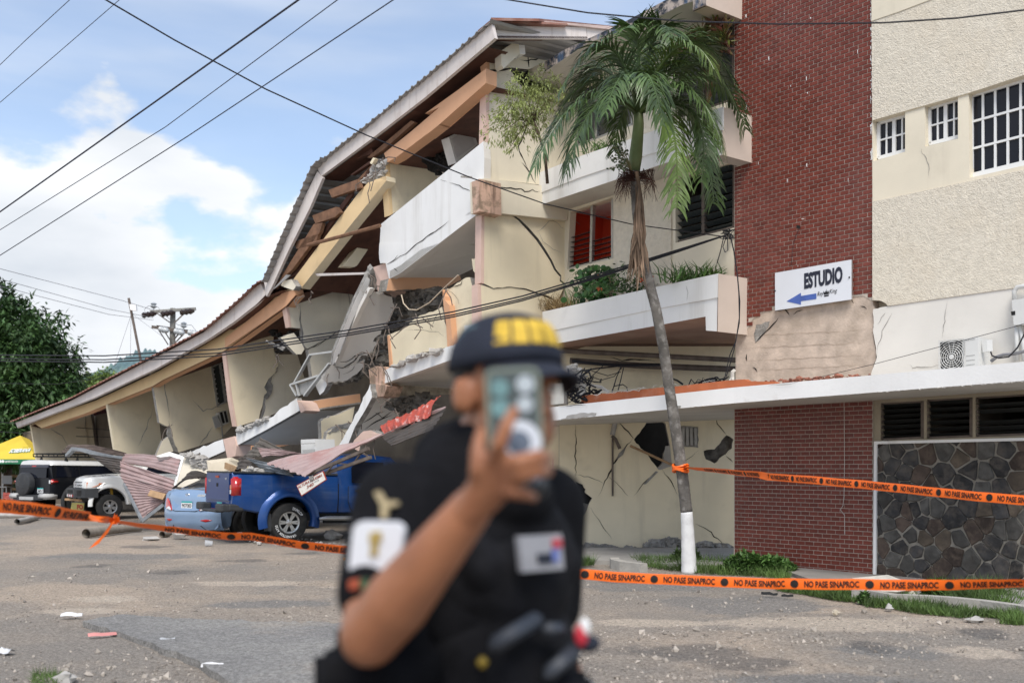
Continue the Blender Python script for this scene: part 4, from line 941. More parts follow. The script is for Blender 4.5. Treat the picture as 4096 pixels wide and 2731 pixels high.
mb.tube([c0 + Vector((0, 0, .05)), c0, c0 - Vector((0, 0, .03))], [.09, .13, .11], 12); mb.build('lamp_glass', M('milky_glass', (.62, .60, .53), .4, .05), lamp_t)
mb = MB(); rl = random.Random(2)
for k in range(26):
    a = c0 + Vector((rl.uniform(-.16, .16), rl.uniform(-.1, .1), rl.uniform(.03, .12))); mb.bar(a, a + Vector((rl.uniform(-.15, .15), rl.uniform(-.05, .05), rl.uniform(-.06, .06))), .006)
mb.build('bird_nest', wood, lamp_t)
e_ = [at(*p, Y) for p, Y in zip(z('D', (1360, 388), (1476, 350), (1505, 492), (1482, 604), (1410, 640)), (21.9, 21.45, 21.3, 21.35, 21.8))]
solid('beam_end', e_, INW * .5, pink, WG)
prism('balcony_beam', z('D', (1504, 493), (2150, 446), (2170, 502), (2036, 572, 1), (1800, 590, 1), (1482, 604)), fin(1555, .0), .3, peach, WG, amp=2, side=conc)
prism('cross_wall', z('E', (1282, 350), (1500, 335, 1), (1575, 320, 1), (1690, 310, 1), (1725, 490), (1600, 640), (1310, 816)), fin(1549, .03), .15, cream, WG, amp=4, side=conc)
prism('cross_wall_edge', z('E', (1253, 366), (1284, 350), (1312, 815), (1285, 832)), fin(1549, .04), .2, peach2, WG)
prism('inner_wall', z('E', (1340, 340), (1600, 130), (1750, 130), (1770, 190), (1640, 300), (1400, 345)), fin(1549, -.8), .1, cream, WG)
prism('inner_wall', z('E', (1740, 130), (1990, -40), (2060, -60), (2090, 180), (1830, 200)), fin(1549, -.9), .1, cream, WG)
prism('ac_cabinet', z('E', (1828, 112), (2035, -5), (2092, 180), (1893, 350)), fin(1700, .3), .25, M('dusty_white_panel', (.60, .575, .54), .6, .06, 3, stain=(4, .55, .8, (.40, .33, .28), .5)), WG)
prism('panel_frame', z('E', (1850, 130), (2020, 30), (2068, 185), (1900, 300)), fin(1700, .312), .01, M('dusty_panel', (.50, .46, .44), .6, .08, 3), WG)
crack(z('E', (1330, 340), (1450, 320), (1580, 315)), fin(1549, .04), 8, conc, WG, 150)
# lower floor: white slab edges, peach beam ends, soffits
prism('slab_edge', z('C', (562, 300, 1), (700, 250, 1), (868, 165, 1), (1060, 20, 1), (1120, -20), (1146, 95), (850, 265), (562, 420)), curve(.985), .12, white, WG, amp=4, seed=2, side=conc)
below('slab_soffit', z('C', (562, 419), (850, 264), (1146, 94)), 2.0, grey_wall, .986, .03)
prism('slab_edge', z('B', (1718, 500, 1), (1800, 452, 1), (1940, 400, 1), (2045, 358), (2068, 464), (1850, 560)), curve(.985), .12, white, WG, amp=4, seed=3, side=conc)
below('slab_soffit', z('B', (1850, 558), (2068, 463)), 1.8, grey_wall, .986, .03)
prism('beam_end', z('C', (443, 358), (545, 330), (566, 420), (556, 512), (480, 534)), curve(.982), .4, pink, WG)
prism('slab_beam', z('C', (560, 420), (800, 365), (1100, 325), (1115, 398), (800, 460), (556, 514)), fin(890), .3, peach, WG, side=peach)
prism('beam_end', z('C', (1120, 0), (1165, 25), (1195, 95), (1156, 118)), curve(.98), .4, pink, WG)
prism('slab_beam', z('C', (1165, 25), (1400, -15), (1700, -60), (1705, 18), (1400, 62), (1195, 98)), fin(1195), .3, peach, WG, side=conc)
prism('beam_edge', z('C', (1195, 98), (1400, 62), (1705, 18), (1705, 34), (1400, 76), (1160, 117)), fin(1195, .003), .3, conc, WG, amp=3)
sl2 = plane3((1480, 1590, 21.4), (1350, 1790, 22.0), (1590, 1640, 22.0)); sv2 = vplane(1430, 21.1, -1100)
prism('fallen_slab', z('V', (402, 828), (520, 815, 1), (488, 900, 1), (600, 935, 1), (630, 950, 1), (520, 1040, 1), (400, 1110, 1), (240, 1140), (300, 1000)), sl2, .13, grey_wall, WG, amp=5, seed=12, side=conc)
prism('slab_edge', z('V', (378, 700, 1), (392, 815), (330, 930), (250, 1060), (175, 1250), (88, 1255), (150, 1160, 1), (240, 990, 1)), sv2, .13, white, WG, amp=3, side=conc)
for i, p in enumerate([[(300, 1040), (420, 960), (500, 930)], [(330, 1080), (430, 1010), (560, 960)], [(420, 930), (480, 985), (560, 930)]]):
    crack(z('V', *p), sl2.off(.003), 4, dark, WG, 160 + i)
prism('wall_fragment', z('C', (1340, 190, 1), (1370, 165, 1), (1500, 130), (1650, 60), (1620, 240), (1500, 420), (1400, 465), (1350, 440)), fin(1290), .14, cream, WG, amp=4, seed=14, side=conc)
prism('wall_fragment', z('C', (1402, 290, 1), (1510, 245, 1), (1600, 260, 1), (1560, 330), (1470, 460), (1360, 466)), fin(1290, .4), .14, cream, WG, amp=4, seed=15, side=conc)
prism('broken_edge', z('C', (1400, 300, 1), (1480, 245, 1), (1620, 205, 1), (1600, 262, 1), (1510, 268, 1), (1420, 312, 1)), fin(1290, .42), .2, conc, WG, amp=5)
prism('wall_fragment', z('C', (1600, 420, 1), (1730, 285, 1), (1790, 275, 1), (1890, 310, 1), (1850, 330), (1760, 360), (1700, 420), (1690, 470)), curve(.95), .2, pink, WG, amp=4, side=conc)
# right part: broken parapet wall on the lower slab
fr_ = curve(.99)
prism('slab_edge', z('V', (484, 590, 1), (600, 545, 1), (1125, 358), (1285, 305), (1285, 425), (1105, 482), (484, 702)), fr_, .14, white, WG, amp=2, side=grey_wall)
below('slab_soffit', z('V', (484, 701), (1105, 481), (1285, 424)), 2.2, soffit, .992, .0)
prism('beam_end', z('V', (366, 580, 1), (420, 552, 1), (470, 556), (486, 600), (482, 700), (522, 718), (492, 802), (394, 816), (376, 690)), curve(.985), .4, pink_worn, WG, amp=2)
prism('slab_beam', z('V', (505, 705), (800, 690), (1010, 690), (1270, 684), (1270, 780), (1000, 790), (490, 802)), fin(1540, .05), .3, M('stained_beam', (.42, .36, .28), .9, .15, 3, .003, 30, stain=(5, .45, .65, (.17, .14, .11), .8)), WG, amp=2)
prism('broken_parapet', z('D', (1492, 1012, 1), (1600, 970, 1), (1640, 950, 1), (1700, 900, 1), (1760, 850, 1), (1840, 818, 1), (1992, 752, 1), (2036, 960), (2042, 1122), (1850, 1165, 1), (1700, 1202, 1), (1560, 1290), (1512, 1296)), curve(1.005), .15, cream, WG, amp=4, seed=16, side=conc)
prism('cross_wall_edge', z('D', (1490, 1014), (1508, 1012), (1532, 1250), (1530, 1296), (1510, 1296)), curve(1.003), .16, peach, WG)
prism('post', z('D', (1995, 590, 1), (2020, 690), (2060, 735), (2090, 1102), (2042, 1125), (2030, 900), (2008, 750)), curve(1.0), .2, peach, WG)
prism('cross_wall', z('D', (2026, 590, 1), (2100, 560, 1), (2182, 500, 1), (2250, 480), (2312, 720), (2322, 960), (2300, 1060), (2092, 1102), (2062, 735), (2030, 680)), curve(1.0, .25), .15, cream, WG, amp=4, seed=17, side=conc)
prism('cross_wall', z('D', (2265, 310, 1), (2300, 300), (2320, 470), (2280, 420)), curve(1.0, .3), .15, cream, WG, side=conc)
prism('door_frame', z('D', (2322, 300), (2351, 290), (2370, 1050), (2330, 1050)), curve(1.0, .15), .1, M('mauve_frame', (.42, .36, .35), .6, .1), WG)
for i, p in enumerate([[(2030, 600), (2100, 570), (2175, 540), (2185, 500)], [(2040, 600), (2120, 650), (2150, 725)], [(1850, 830), (1880, 910), (1905, 970)], [(1660, 960), (1800, 965), (1960, 985), (2030, 1030)], [(1990, 790), (1930, 860), (1900, 930)]]):
    crack(z('D', *p), curve(1.0, .0) if i > 1 else curve(1.0, .24), 3.5 if i < 1 else 2, dark, WG, 170 + i)
prism('white_box', z('V', (1166, 214), (1278, 200), (1278, 264), (1168, 274)), curve(.985), .2, white, WG)
conc_d = M('dusty_brown_rubble', (.15, .135, .115), .95, .35, 7, .02, 18, stain=(3, .5, .72, (.30, .27, .23), .6), bump2=50)
# debris in the gap, broken lips
mb = MB(); rd = random.Random(31)
def scatter(poly_k, pts, n, s0, s1, df, seed):
    r = random.Random(seed); P = z(poly_k, *pts); x0, x1 = min(p[0] for p in P), max(p[0] for p in P); y0, y1 = min(p[1] for p in P), max(p[1] for p in P)
    m = MB(); c = 0
    while c < n:
        x, y = r.uniform(x0, x1), r.uniform(y0, y1); ins = False
        for (a, b) in zip(P, P[1:] + P[:1]):
            if (a[1] > y) != (b[1] > y) and x < (b[0] - a[0]) * (y - a[1]) / (b[1] - a[1]) + a[0]: ins = not ins
        if ins:
            s = r.uniform(s0, s1) * (1 if r.random() < .75 else 1.7); add_rock(m, df(x, y), (s * r.uniform(.8, 2), s, s * r.uniform(.5, 1.1)), seed * 977 + c); c += 1
    return m
def rubble_part(k, pts, n, s0, s1, df, seed, mat=None): return tag(scatter(k, pts, n, s0, s1, df, seed).build('rubble', mat or conc, WG), kind='stuff')
rubble_part('D', [(1480, 640), (1990, 590), (2000, 740), (1830, 820), (1640, 950), (1490, 1010), (1400, 1100), (1530, 760)], 230, .07, .24, curve(1.0, 1.5), 41, conc_d)
rubble_part('D', [(1330, 1180), (1490, 1020), (1510, 1290), (1380, 1320), (1200, 1420), (960, 1460)], 130, .06, .2, curve(1.0, 1.1), 42, conc_d)
rubble_part('E', [(1160, 350), (1245, 300), (1250, 470), (1080, 530)], 40, .06, .2, curve(.99, .1), 43, conc_l)
rubble_part('B', [(1680, 500), (1760, 490), (1920, 600), (1930, 640), (1800, 580)], 60, .05, .17, curve(.975), 44, conc_l)
rubble_part('C', [(570, 270), (800, 180), (860, 150), (870, 180), (700, 250), (575, 300)], 60, .04, .14, curve(.984), 45, conc_l)
rubble_part('D', [(1540, 1300), (1700, 1220), (1990, 1140), (1980, 1160), (1700, 1240), (1560, 1320)], 50, .03, .11, curve(.985), 46, conc_l)
rubble_part('D', [(430, 960), (690, 960), (700, 1060), (540, 1180), (470, 1170)], 30, .06, .2, curve(1.0, 1.1), 47, dark)
rubble_part('V', [(540, 840), (860, 800), (900, 900), (640, 950)], 40, .08, .24, curve(1.0, 1.2), 48, conc_d)
rubble_part('E', [(1640, 300), (1830, 200), (1880, 340), (1720, 480)], 16, .10, .25, curve(1.0, 1.6), 49, dark)  # darkness of the void is put into this rubble's colour
# roof timbers left hanging
tm = curve(.978); tm2 = curve(.99)
for k, (pts, mt, df) in enumerate([(((720, 597), (985, 500), (1015, 575), (750, 668)), wood, tm), (((570, 832), (790, 752), (830, 800), (780, 845), (600, 906)), wood, tm), (((225, 1500), (585, 910), (665, 898), (640, 985), (385, 1330), (255, 1445)), wood, tm),
        (((350, 1412), (912, 622), (942, 604), (940, 645), (425, 1372)), ply, tm2), (((405, 1072), (625, 1000), (600, 1100), (425, 1138)), wood, tm), (((1075, 300), (1480, -40), (1510, -25), (1225, 228), (1110, 305)), wood, tm2), (((930, 300), (1110, 190), (1130, 260), (940, 326)), ply, tm2),
        (((915, 580), (1150, 330), (1165, 345), (935, 590)), wood, tm2), (((920, 460), (1100, 330), (1110, 350), (935, 462)), ply, tm2), (((985, 610), (1085, 400), (1100, 410), (1000, 615)), ply, tm2), (((1100, 350), (1130, 300), (1148, 310), (1118, 362)), cream, tm)]):
    prism('roof_timber', z('E', *pts), df, .09 if k != 3 else .05, mt, WG)
mb = MB(); mb.tube([at(*p, Y) for p, Y in zip(z('E', (528, 1104), (850, 1020), (1196, 924)), (22.6, 21.7, 20.9))], .04, 6); mb.build('bent_pole', wood, WG)
prism('metal_strip', z('E', (590, 1364), (1100, 1352), (1096, 1370), (620, 1386)), curve(.99), .05, fascia_m, WG)
prism('wall_fragment', z('D', (512, 555, 1), (530, 515), (610, 498), (650, 560, 1), (625, 598, 1)), curve(.965), .16, cream2, WG, amp=3, side=conc)
prism('flashing', z('E', (210, 1510), (330, 1375), (372, 1378), (240, 1490)), curve(.96), .02, zinc, WG)
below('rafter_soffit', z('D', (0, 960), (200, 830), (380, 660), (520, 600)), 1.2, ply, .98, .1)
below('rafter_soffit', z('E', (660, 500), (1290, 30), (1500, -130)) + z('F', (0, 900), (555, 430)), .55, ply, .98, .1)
rr_ = random.Random(71); mb = MB()
for (k, x, y) in [('D', 1345, 470), ('D', 1380, 560), ('D', 1560, 760), ('D', 1480, 930), ('D', 1400, 1080), ('D', 1320, 1180), ('D', 1270, 1270), ('D', 700, 660), ('D', 790, 660), ('D', 1000, 1300), ('E', 1090, 500), ('E', 1150, 440), ('E', 1220, 320), ('V', 520, 840), ('V', 600, 940), ('V', 400, 1110), ('C', 1500, 250), ('C', 1610, 210), ('B', 1930, 610), ('B', 1560, 240), ('D', 1640, 945), ('D', 1760, 850), ('D', 2030, 600), ('D', 480, 1200), ('V', 480, 560)]:
    for j in range(2):
        p = curve(.968)(*z(k, (x, y))[0]); d = Vector((rr_.uniform(-.6, .8), -.3, rr_.uniform(-.9, .4))).normalized(); L_ = rr_.uniform(.15, .5)
        mb.tube([p - d * .1, p + d * L_ * .4, p + d * L_ * .75 + Vector((rr_.uniform(-.08, .08), 0, -.06)), p + d * L_ + Vector((rr_.uniform(-.12, .12), 0, -.18))], .011, 5)
tag(mb.build('exposed_rebar', rusty, WG), kind='stuff')
tag(scatter('D', [(1290, 470), (1340, 470), (1240, 760), (1020, 1260), (985, 1290), (1000, 1180)], 26, .02, .06, curve(.955), 75).build('concrete_crumb', conc_l, WG), kind='stuff')
# shattered aluminium window frame hanging out
mb = MB(); ff = curve(.955)
for a, b, w in [((640, 1450), (785, 1190), .07), ((785, 1190), (1010, 1160), .05), ((640, 1455), (860, 1385), .07), ((735, 1568), (965, 1270), .09), ((600, 1465), (660, 1568), .05), ((655, 1460), (680, 1568), .04), ((600, 1465), (860, 1380), .04)]:
    p, q_ = z('D', a, b); mb.bar(ff(*p), ff(*q_), w, .04)
mb.build('broken_window_frame', alu, WG)
prism('window_pane', z('D', (660, 1470), (880, 1390), (740, 1555), (680, 1560)), curve(.958), .01, M('dusty_glass', (.42, .42, .41), .3, .2, 6, alpha=.55), WG)
mb = MB(); r_ = random.Random(8)
for k in range(9):
    a = ff(*z('D', (380 + k * 4, 1062 + k * 3))[0]); mb.bar(a, ff(*z('D', (545 + r_.uniform(-15, 5), 1130 + r_.uniform(-10, 20)))[0]), .025)
mb.build('splintered_wood', conc_l, WG)
mb = MB(); mb.tube([curve(.97)(*p) for p in z('D', (1620, 640), (1640, 720), (1690, 775), (1760, 780), (1880, 710), (2010, 580), (2140, 460))], .012, 5); mb.build('loose_cable', M('cream_cable', (.55, .45, .33), .6, .05), WG)
# air conditioner through the wall
ac = empty('window_air_conditioner', f2.off(.3)(*z('B', (2010, 255))[0]), 'boxy white air conditioner poking tilted from the cream wall below a louvred window', 'air conditioner')
acm = M('ivory_plastic', (.60, .58, .52), .5, .05, 4, stain=(6, .58, .8, (.38, .34, .28), .4))
pf = f2.off(.34)
solid('casing', [pf(*p) for p in z('B', (1945, 152), (1994, 136), (2040, 240), (1975, 262))], -f2.n * .35 + Vector((.10, .25, .03)), acm, ac)
prism('grille', z('B', (1952, 160), (1990, 147), (2030, 236), (1979, 253)), pf.off(.008), .004, M('grille_grey', (.36, .36, .35), .6, .1), ac)
mb = MB()
for k in range(9):
    t = k / 8; a = Vector(z('B', (1952 + 27 * t, 160 + 93 * t))[0]); b = Vector(z('B', (1990 + 40 * t, 147 + 89 * t))[0]); mb.bar(pf.off(.012)(*a), pf.off(.012)(*b), .012)
mb.build('grille_bar', acm, ac)
prism('side_vent', z('B', (2018, 115), (2042, 106), (2068, 208), (2045, 215)), f2.off(.22), .01, dark, ac)
prism('side_vent', z('B', (2054, 104), (2076, 98), (2098, 200), (2076, 206)), f2.off(.22), .01, dark, ac)
prism('casing_side', z('B', (2005, 118), (2082, 92), (2106, 205), (2040, 240)), f2.off(.21), .2, acm, ac)
mb = MB(); mb.bar(f2.off(.15)(*z('B', (2035, 240))[0]), f2.off(.05)(*z('B', (2046, 335))[0]), .03); mb.build('bracket', steel, ac)
# ---------------------------------------------------------------- vehicles
rubber = M('tyre_rubber', (.022, .022, .022), .85, .2, 8, .002, 60, stain=(5, .5, .8, (.075, .068, .06), .6))
alloy = M('alloy_rim', (.50, .50, .49), .32, .08, 6, metal=.85)
steel_rim = M('black_steel_rim', (.035, .033, .03), .6, .2, 6)
under = M('underbody_black', (.014, .014, .014), .8, .3, 4)
plastic = M('grey_black_plastic', (.035, .037, .040), .55, .12, 6, bump=.0006, bs=90, stain=(4, .52, .8, (.09, .085, .08), .5))
red_lens = M('red_lens', (.45, .012, .01), .12, .1, 5, spec=.7, coat=.6)
clear_lens = M('clear_lens', (.62, .62, .62), .1, .1, 8, spec=.8, coat=.6)
amber_lens = M('amber_lens', (.62, .16, .02), .12, .1, 8, spec=.7, coat=.6)
plate_w = M('number_plate_white', (.72, .73, .73), .5, .03)
plate_t = M('number_plate_teal', (.03, .33, .33), .5, .05)
ink = M('black_ink', (.012, .012, .014), .7, 0)
chrome = M('chrome', (.72, .72, .72), .15, 0, metal=1)
class Car:
    """half sections (y, z) along x; x runs forward, y to the left"""
    def __init__(s, name, loc, th, label, cat, pitch=0.0, roll=0.0):
        s.root = empty(name, loc, label, cat); s.root.rotation_euler = (roll, pitch, th)
    def loft(s, name, st, mat, cap=True, smooth=True, ang=34, parent=None, half=False):
        n = len(st[0][1]); vs = []; fs = []
        for sgn in ((1, -1) if not half else (1,)):
            b = len(vs)
            for x, sec in st: vs += [(x, sgn * y, zz) for y, zz in sec]
            for i in range(len(st) - 1):
                for k in range(n - 1):
                    q = (b + i * n + k, b + i * n + k + 1, b + (i + 1) * n + k + 1, b + (i + 1) * n + k)
                    fs.append(q if sgn > 0 else tuple(reversed(q)))
            if cap:
                for i, rev in ((0, True), (len(st) - 1, False)):
                    x, sec = st[i]; c = len(vs); vs.append((x, 0, sec[0][1])); q = tuple(b + i * n + k for k in range(n)) + (c,)
                    if (rev and sgn > 0) or (not rev and sgn < 0): q = tuple(reversed(q))
                    fs.append(q)
        o = mesh(name, vs, fs, mat, parent or s.root, smooth, world=False)
        bm = bmesh.new(); bm.from_mesh(o.data); bmesh.ops.remove_doubles(bm, verts=bm.verts, dist=.0005); bmesh.ops.recalc_face_normals(bm, faces=bm.faces); bm.to_mesh(o.data); bm.free()
        for p in o.data.polygons: p.use_smooth = smooth
        if smooth: o.data.set_sharp_from_angle(angle=math.radians(ang))
        return o
    def panel(s, name, pts, fn, mat, off=.006, thick=.012, parent=None, grid=0):
        """outline in two of the car's coordinates, mapped onto its skin by fn(a, b, offset)"""
        n = len(pts); tri = tessellate_polygon([[Vector((a, b, 0)) for a, b in pts]])
        fr = [Vector(fn(a, b, off)) for a, b in pts]; bk = [Vector(fn(a, b, off - thick)) for a, b in pts]
        out = (fr[0] - bk[0]).normalized(); fs = []
        for t in tri:
            t = tuple(t)
            if (fr[t[1]] - fr[t[0]]).cross(fr[t[2]] - fr[t[0]]).dot(out) < 0: t = tuple(reversed(t))
            fs.append(t)
        nrm = Vector((0, 0, 0))
        for i in range(n): nrm += fr[i].cross(fr[(i + 1) % n])
        pos = nrm.dot(out) > 0
        for i in range(n):
            j = (i + 1) % n; q = (i, i + n, j + n, j); fs.append(q if pos else tuple(reversed(q)))
        return mesh(name, fr + bk, fs, mat, parent or s.root, world=False)
    def line(s, name, pts, fn, w, mat, off=.004, parent=None):
        mb = MB()
        for a, b in zip(pts, pts[1:]): mb.bar(fn(a[0], a[1], off), fn(b[0], b[1], off), w, .004, upv=Vector(fn(a[0], a[1], off + .1)) - Vector(fn(a[0], a[1], off)))
        return mb.build(name, mat, parent or s.root, world=False)
    def wheel(s, x, y, r, w, rr, spokes=6, rim=alloy, sw=.055, letter=None, steel=False):
        """y < 0 is the right-hand side; the axle runs along y"""
        sg = -1 if y < 0 else 1; prof = [(rr, -w / 2), (r * .86, -w / 2), (r * .965, -w * .43), (r, -w * .28), (r, w * .28), (r * .965, w * .43), (r * .86, w / 2), (rr * 1.04, w * .47), (rr, w * .40)]
        N_ = 40; vs = []; fs = []
        for k in range(N_):
            a = k / N_ * 2 * math.pi
            for j, (q, yy) in enumerate(prof):
                q2 = q * (1 - .012 * (k % 2)) if j in (3, 4) else q
                vs.append((q2 * math.sin(a), yy * sg, q2 * math.cos(a)))
        m = len(prof)
        for k in range(N_):
            for j in range(m - 1):
                q = (k * m + j, k * m + j + 1, ((k + 1) % N_) * m + j + 1, ((k + 1) % N_) * m + j); fs.append(q if sg < 0 else tuple(reversed(q)))
        o = mesh('wheel', vs, fs, rubber, s.root, True, world=False); o.location = (x, y, r); o.data.set_sharp_from_angle(angle=math.radians(40))
        yo = sg * w * .36
        def ring(mb, r0, y0, r1, y1):
            vv = []; ff = []
            for k in range(32):
                a = k / 32 * 2 * math.pi; vv += [(r0 * math.sin(a), y0, r0 * math.cos(a)), (r1 * math.sin(a), y1, r1 * math.cos(a))]
            for k in range(32):
                a, b = k * 2, ((k + 1) % 32) * 2; q = (a, a + 1, b + 1, b); ff.append(q if sg < 0 else tuple(reversed(q)))
            mb.add(vv, ff)
        d = MB(); ring(d, 0.001, yo - sg * .06, rr, yo - sg * .06); ring(d, rr, yo - sg * .06, rr, yo - sg * .01); d.build('hub_drum', under, o, world=False)
        mb = MB(); ring(mb, rr * .86, yo + sg * .005, rr * .99, yo + sg * .012); ring(mb, rr * .99, yo + sg * .012, rr * 1.03, yo + sg * .002); ring(mb, rr * .84, yo - sg * .03, rr * .86, yo + sg * .005)
        if steel:
            ring(mb, rr * .3, yo - sg * .01, rr * .86, yo - sg * .02); ring(mb, .001, yo + sg * .01, rr * .3, yo - sg * .01)
        else:
            for k in range(spokes):
                a = (k + .5) / spokes * 2 * math.pi; di = Vector((math.sin(a), 0, math.cos(a)))
                for e in (-.5, .5):
                    mb.bar(di * rr * .2 + di.cross(Vector((0, 1, 0))) * sw * .25 * e + Vector((0, yo - sg * .004, 0)), di * rr * .90 + di.cross(Vector((0, 1, 0))) * sw * .9 * e + Vector((0, yo + sg * .0, 0)), sw * .62, .03, upv=(0, 1, 0))
            ring(mb, rr * .14, yo + sg * .022, rr * .30, yo + sg * .012); ring(mb, .001, yo + sg * .024, rr * .14, yo + sg * .022)
        mb.build('rim', rim, o, world=False)
        lug = MB()
        for k in range(spokes):
            a = k / spokes * 2 * math.pi; p = Vector((math.sin(a) * rr * .24, yo + sg * .012, math.cos(a) * rr * .24)); lug.tube([p, p + Vector((0, sg * .012, 0))], .012, 6)
        lug.build('wheel_nut', chrome if not steel else under, o, world=False)
        if letter:
            for txt, mid, arc, hgt in letter:
                vv, ff = text_mesh(txt, 1, .02, spacing=1.1); x0, x1 = min(v[0] for v in vv), max(v[0] for v in vv); y0, y1 = min(v[1] for v in vv), max(v[1] for v in vv); out = []
                rad = (rr + r * .9) / 2
                for v in vv:
                    t = (v[0] - x0) / (x1 - x0) - .5; a = math.radians(mid + t * arc); q = rad + ((v[1] - y0) / (y1 - y0) - .5) * hgt
                    out.append((q * math.sin(a) * 1, sg * (w / 2 + .004), q * math.cos(a)))
                mesh('lettering', out, ff, plate_w, o, world=False)
        return o
    def arch(s, name, x, y, r, zc, mat, a0=-12, a1=192, out=.07, wide=.15, parent=None):
        sg = -1 if y < 0 else 1; pr = [(r - .01, -.12), (r, out * .9), (r + .03, out), (r + wide * .65, out * .6), (r + wide, 0.0)]; vs = []; fs = []; n = 24
        for k in range(n + 1):
            a = math.radians(a0 + (a1 - a0) * k / n)
            vs += [(x + q * math.cos(a), y + sg * o_, zc + q * math.sin(a)) for q, o_ in pr]
        m = len(pr)
        for k in range(n):
            for j in range(m - 1):
                q = (k * m + j, k * m + j + 1, (k + 1) * m + j + 1, (k + 1) * m + j); fs.append(q if sg > 0 else tuple(reversed(q)))
        return mesh(name, vs, fs, mat, parent or s.root, True, world=False)
    def plate(s, c, ux, uy, w, h, txt):
        ux, uy, c = Vector(ux).normalized(), Vector(uy).normalized(), Vector(c); nrm = ux.cross(uy)
        mb = MB(); mb.add([c - ux * w / 2 - uy * h / 2, c + ux * w / 2 - uy * h / 2, c + ux * w / 2 + uy * h / 2, c - ux * w / 2 + uy * h / 2], [(0, 1, 2, 3)]); a = mb.build('number_plate', plate_w, s.root, world=False)
        mb = MB(); mb.add([c + nrm * .003 - ux * w / 2 + uy * h * .28, c + nrm * .003 + ux * w / 2 + uy * h * .28, c + nrm * .003 + ux * w / 2 + uy * h / 2, c + nrm * .003 - ux * w / 2 + uy * h / 2], [(0, 1, 2, 3)]); mb.build('plate_band', plate_t, a, world=False)
        if not txt: return a
        vv, ff = text_mesh(txt, 1, .015); x0, x1 = min(v[0] for v in vv), max(v[0] for v in vv); y0, y1 = min(v[1] for v in vv), max(v[1] for v in vv)
        mesh('lettering', [c + nrm * .004 + ux * ((v[0] - x0) / (x1 - x0) - .5) * w * .86 + uy * (((v[1] - y0) / (y1 - y0) - .5) * h * .5 - h * .1) for v in vv], ff, ink, a, world=False)
def lerp_pts(tab, x):
    for (a, va), (b, vb) in zip(tab, tab[1:]):
        if x <= b:
            t = max(0, (x - a) / (b - a)); return va + (vb - va) * t
    return tab[-1][1]
def arange(a, b, n): return [a + (b - a) * i / n for i in range(n + 1)]
def arch_z(x, base, arches):
    zz = base
    for xc, zc, r in arches:
        d = abs(x - xc)
        if d < r: zz = max(zz, zc + math.sqrt(r * r - d * d))
    return zz

# blue pickup
bl = M('blue_metallic_paint', (.004, .048, .20), .36, .08, 2, metal=.3, spec=.4, coat=.35, stain=(2.2, .5, .8, (.075, .11, .18), .4), streak=(5, .55, .75, (.12, .13, .14), .35))
bld = M('dark_blue_paint', (.005, .030, .14), .38, .08, 3, metal=.1, spec=.3, coat=.15, stain=(3, .6, .9, (.04, .05, .08), .25))
th = math.radians(34); wp = ground(1144, 2165); rt = Vector((math.sin(th), -math.cos(th), 0))
pk = Car('pickup_truck', wp - rt * .76, th, 'metallic blue double cab pickup with a crushed carport sheet across its cab', 'pickup truck', pitch=math.radians(1.6))
AR = [(0, .39, .50), (3.08, .39, .50)]
W2 = .86
def pk_sec(x):
    zb = arch_z(x, .56 if x > -.6 else .56 + (-.6 - x) * .18, AR); top = 1.34 if x < 1.02 else lerp_pts([(1.02, 1.16), (2.7, 1.13), (3.0, 1.16), (3.9, 1.02), (4.05, .92)], x)
    w = lerp_pts([(-1.14, W2 - .035), (-1.02, W2), (3.2, W2), (3.8, W2 - .05), (4.05, W2 - .2)], x)
    zb = min(zb, top - .2)
    return [(w - .07, zb), (w - .012, zb + .03 if zb + .03 < .98 else zb + .01), (w + .012, max(.86, zb + .05)), (w, max(1.06, zb + .08)), (w - .02, top - .05), (w - .055, top), (w - .13, top), (w * .5, top - (.0 if x > 1.02 else .02)), (0, top + (.03 if x > 2.7 else 0))]
st = [(x, pk_sec(x)) for x in arange(-1.14, 1.0, 46) + [1.015]]
pk.loft('bed', st, bl)
st = [(x, pk_sec(x)) for x in [1.04] + arange(1.06, 4.05, 60)]
pk.loft('cab', st, bl)
def pks(x, zz, off): # right-hand skin
    return (x, -(lerp_pts([(.5, W2 - .02), (.62, W2 - .0), (.86, W2 + .012), (1.06, W2), (1.34, W2 - .03), (1.8, W2 - .20)], zz) + off), zz)
def pkr(y, zz, off): return (-1.14 - off, y, zz)
gh = [(x, [(W2 - .03, 1.12), (W2 - .05, 1.17), (lerp_pts([(1.05, .72), (1.4, .70), (2.4, .68), (3.1, .70)], x), zt_ - .04), (lerp_pts([(1.05, .66), (3.1, .62)], x), zt_), (0, zt_ + .03)]) for x, zt_ in ((1.04, 1.60), (1.2, 1.74), (1.8, 1.78), (2.3, 1.74), (2.75, 1.40), (3.0, 1.2))]
pk.loft('cab_roof', gh, bl)
pk.panel('side_window', [(1.32, 1.19), (2.08, 1.17), (2.08, 1.62), (1.5, 1.63), (1.34, 1.5)], pks, glass_d, .012, .012)
pk.panel('side_window', [(2.2, 1.17), (2.78, 1.16), (2.5, 1.5), (2.2, 1.61)], pks, glass_d, .012, .012)
for xs in ([(1.24, 1.12), (1.24, .80), (1.30, .66), (1.36, .60), (2.12, .60), (2.12, 1.15)], [(2.16, 1.15), (2.16, .60), (2.72, .60), (2.84, .8), (2.84, 1.14)]):
    d_ = pk.panel('door', xs, pks, bl, .006, .02)
    pk.line('door_gap', xs, pks, .012, under, .009, d_)
hd = MB(); hd.box((1.50, -(W2 + .035), 1.03), (.22, .03, .028)); hd.box((1.51, -(W2 + .015), 1.03), (.11, .03, .075)); hd.build('door_handle', plastic, pk.root, world=False)
pk.line('bed_gap', [(1.028, .60), (1.028, 1.16)], pks, .022, under, .0)
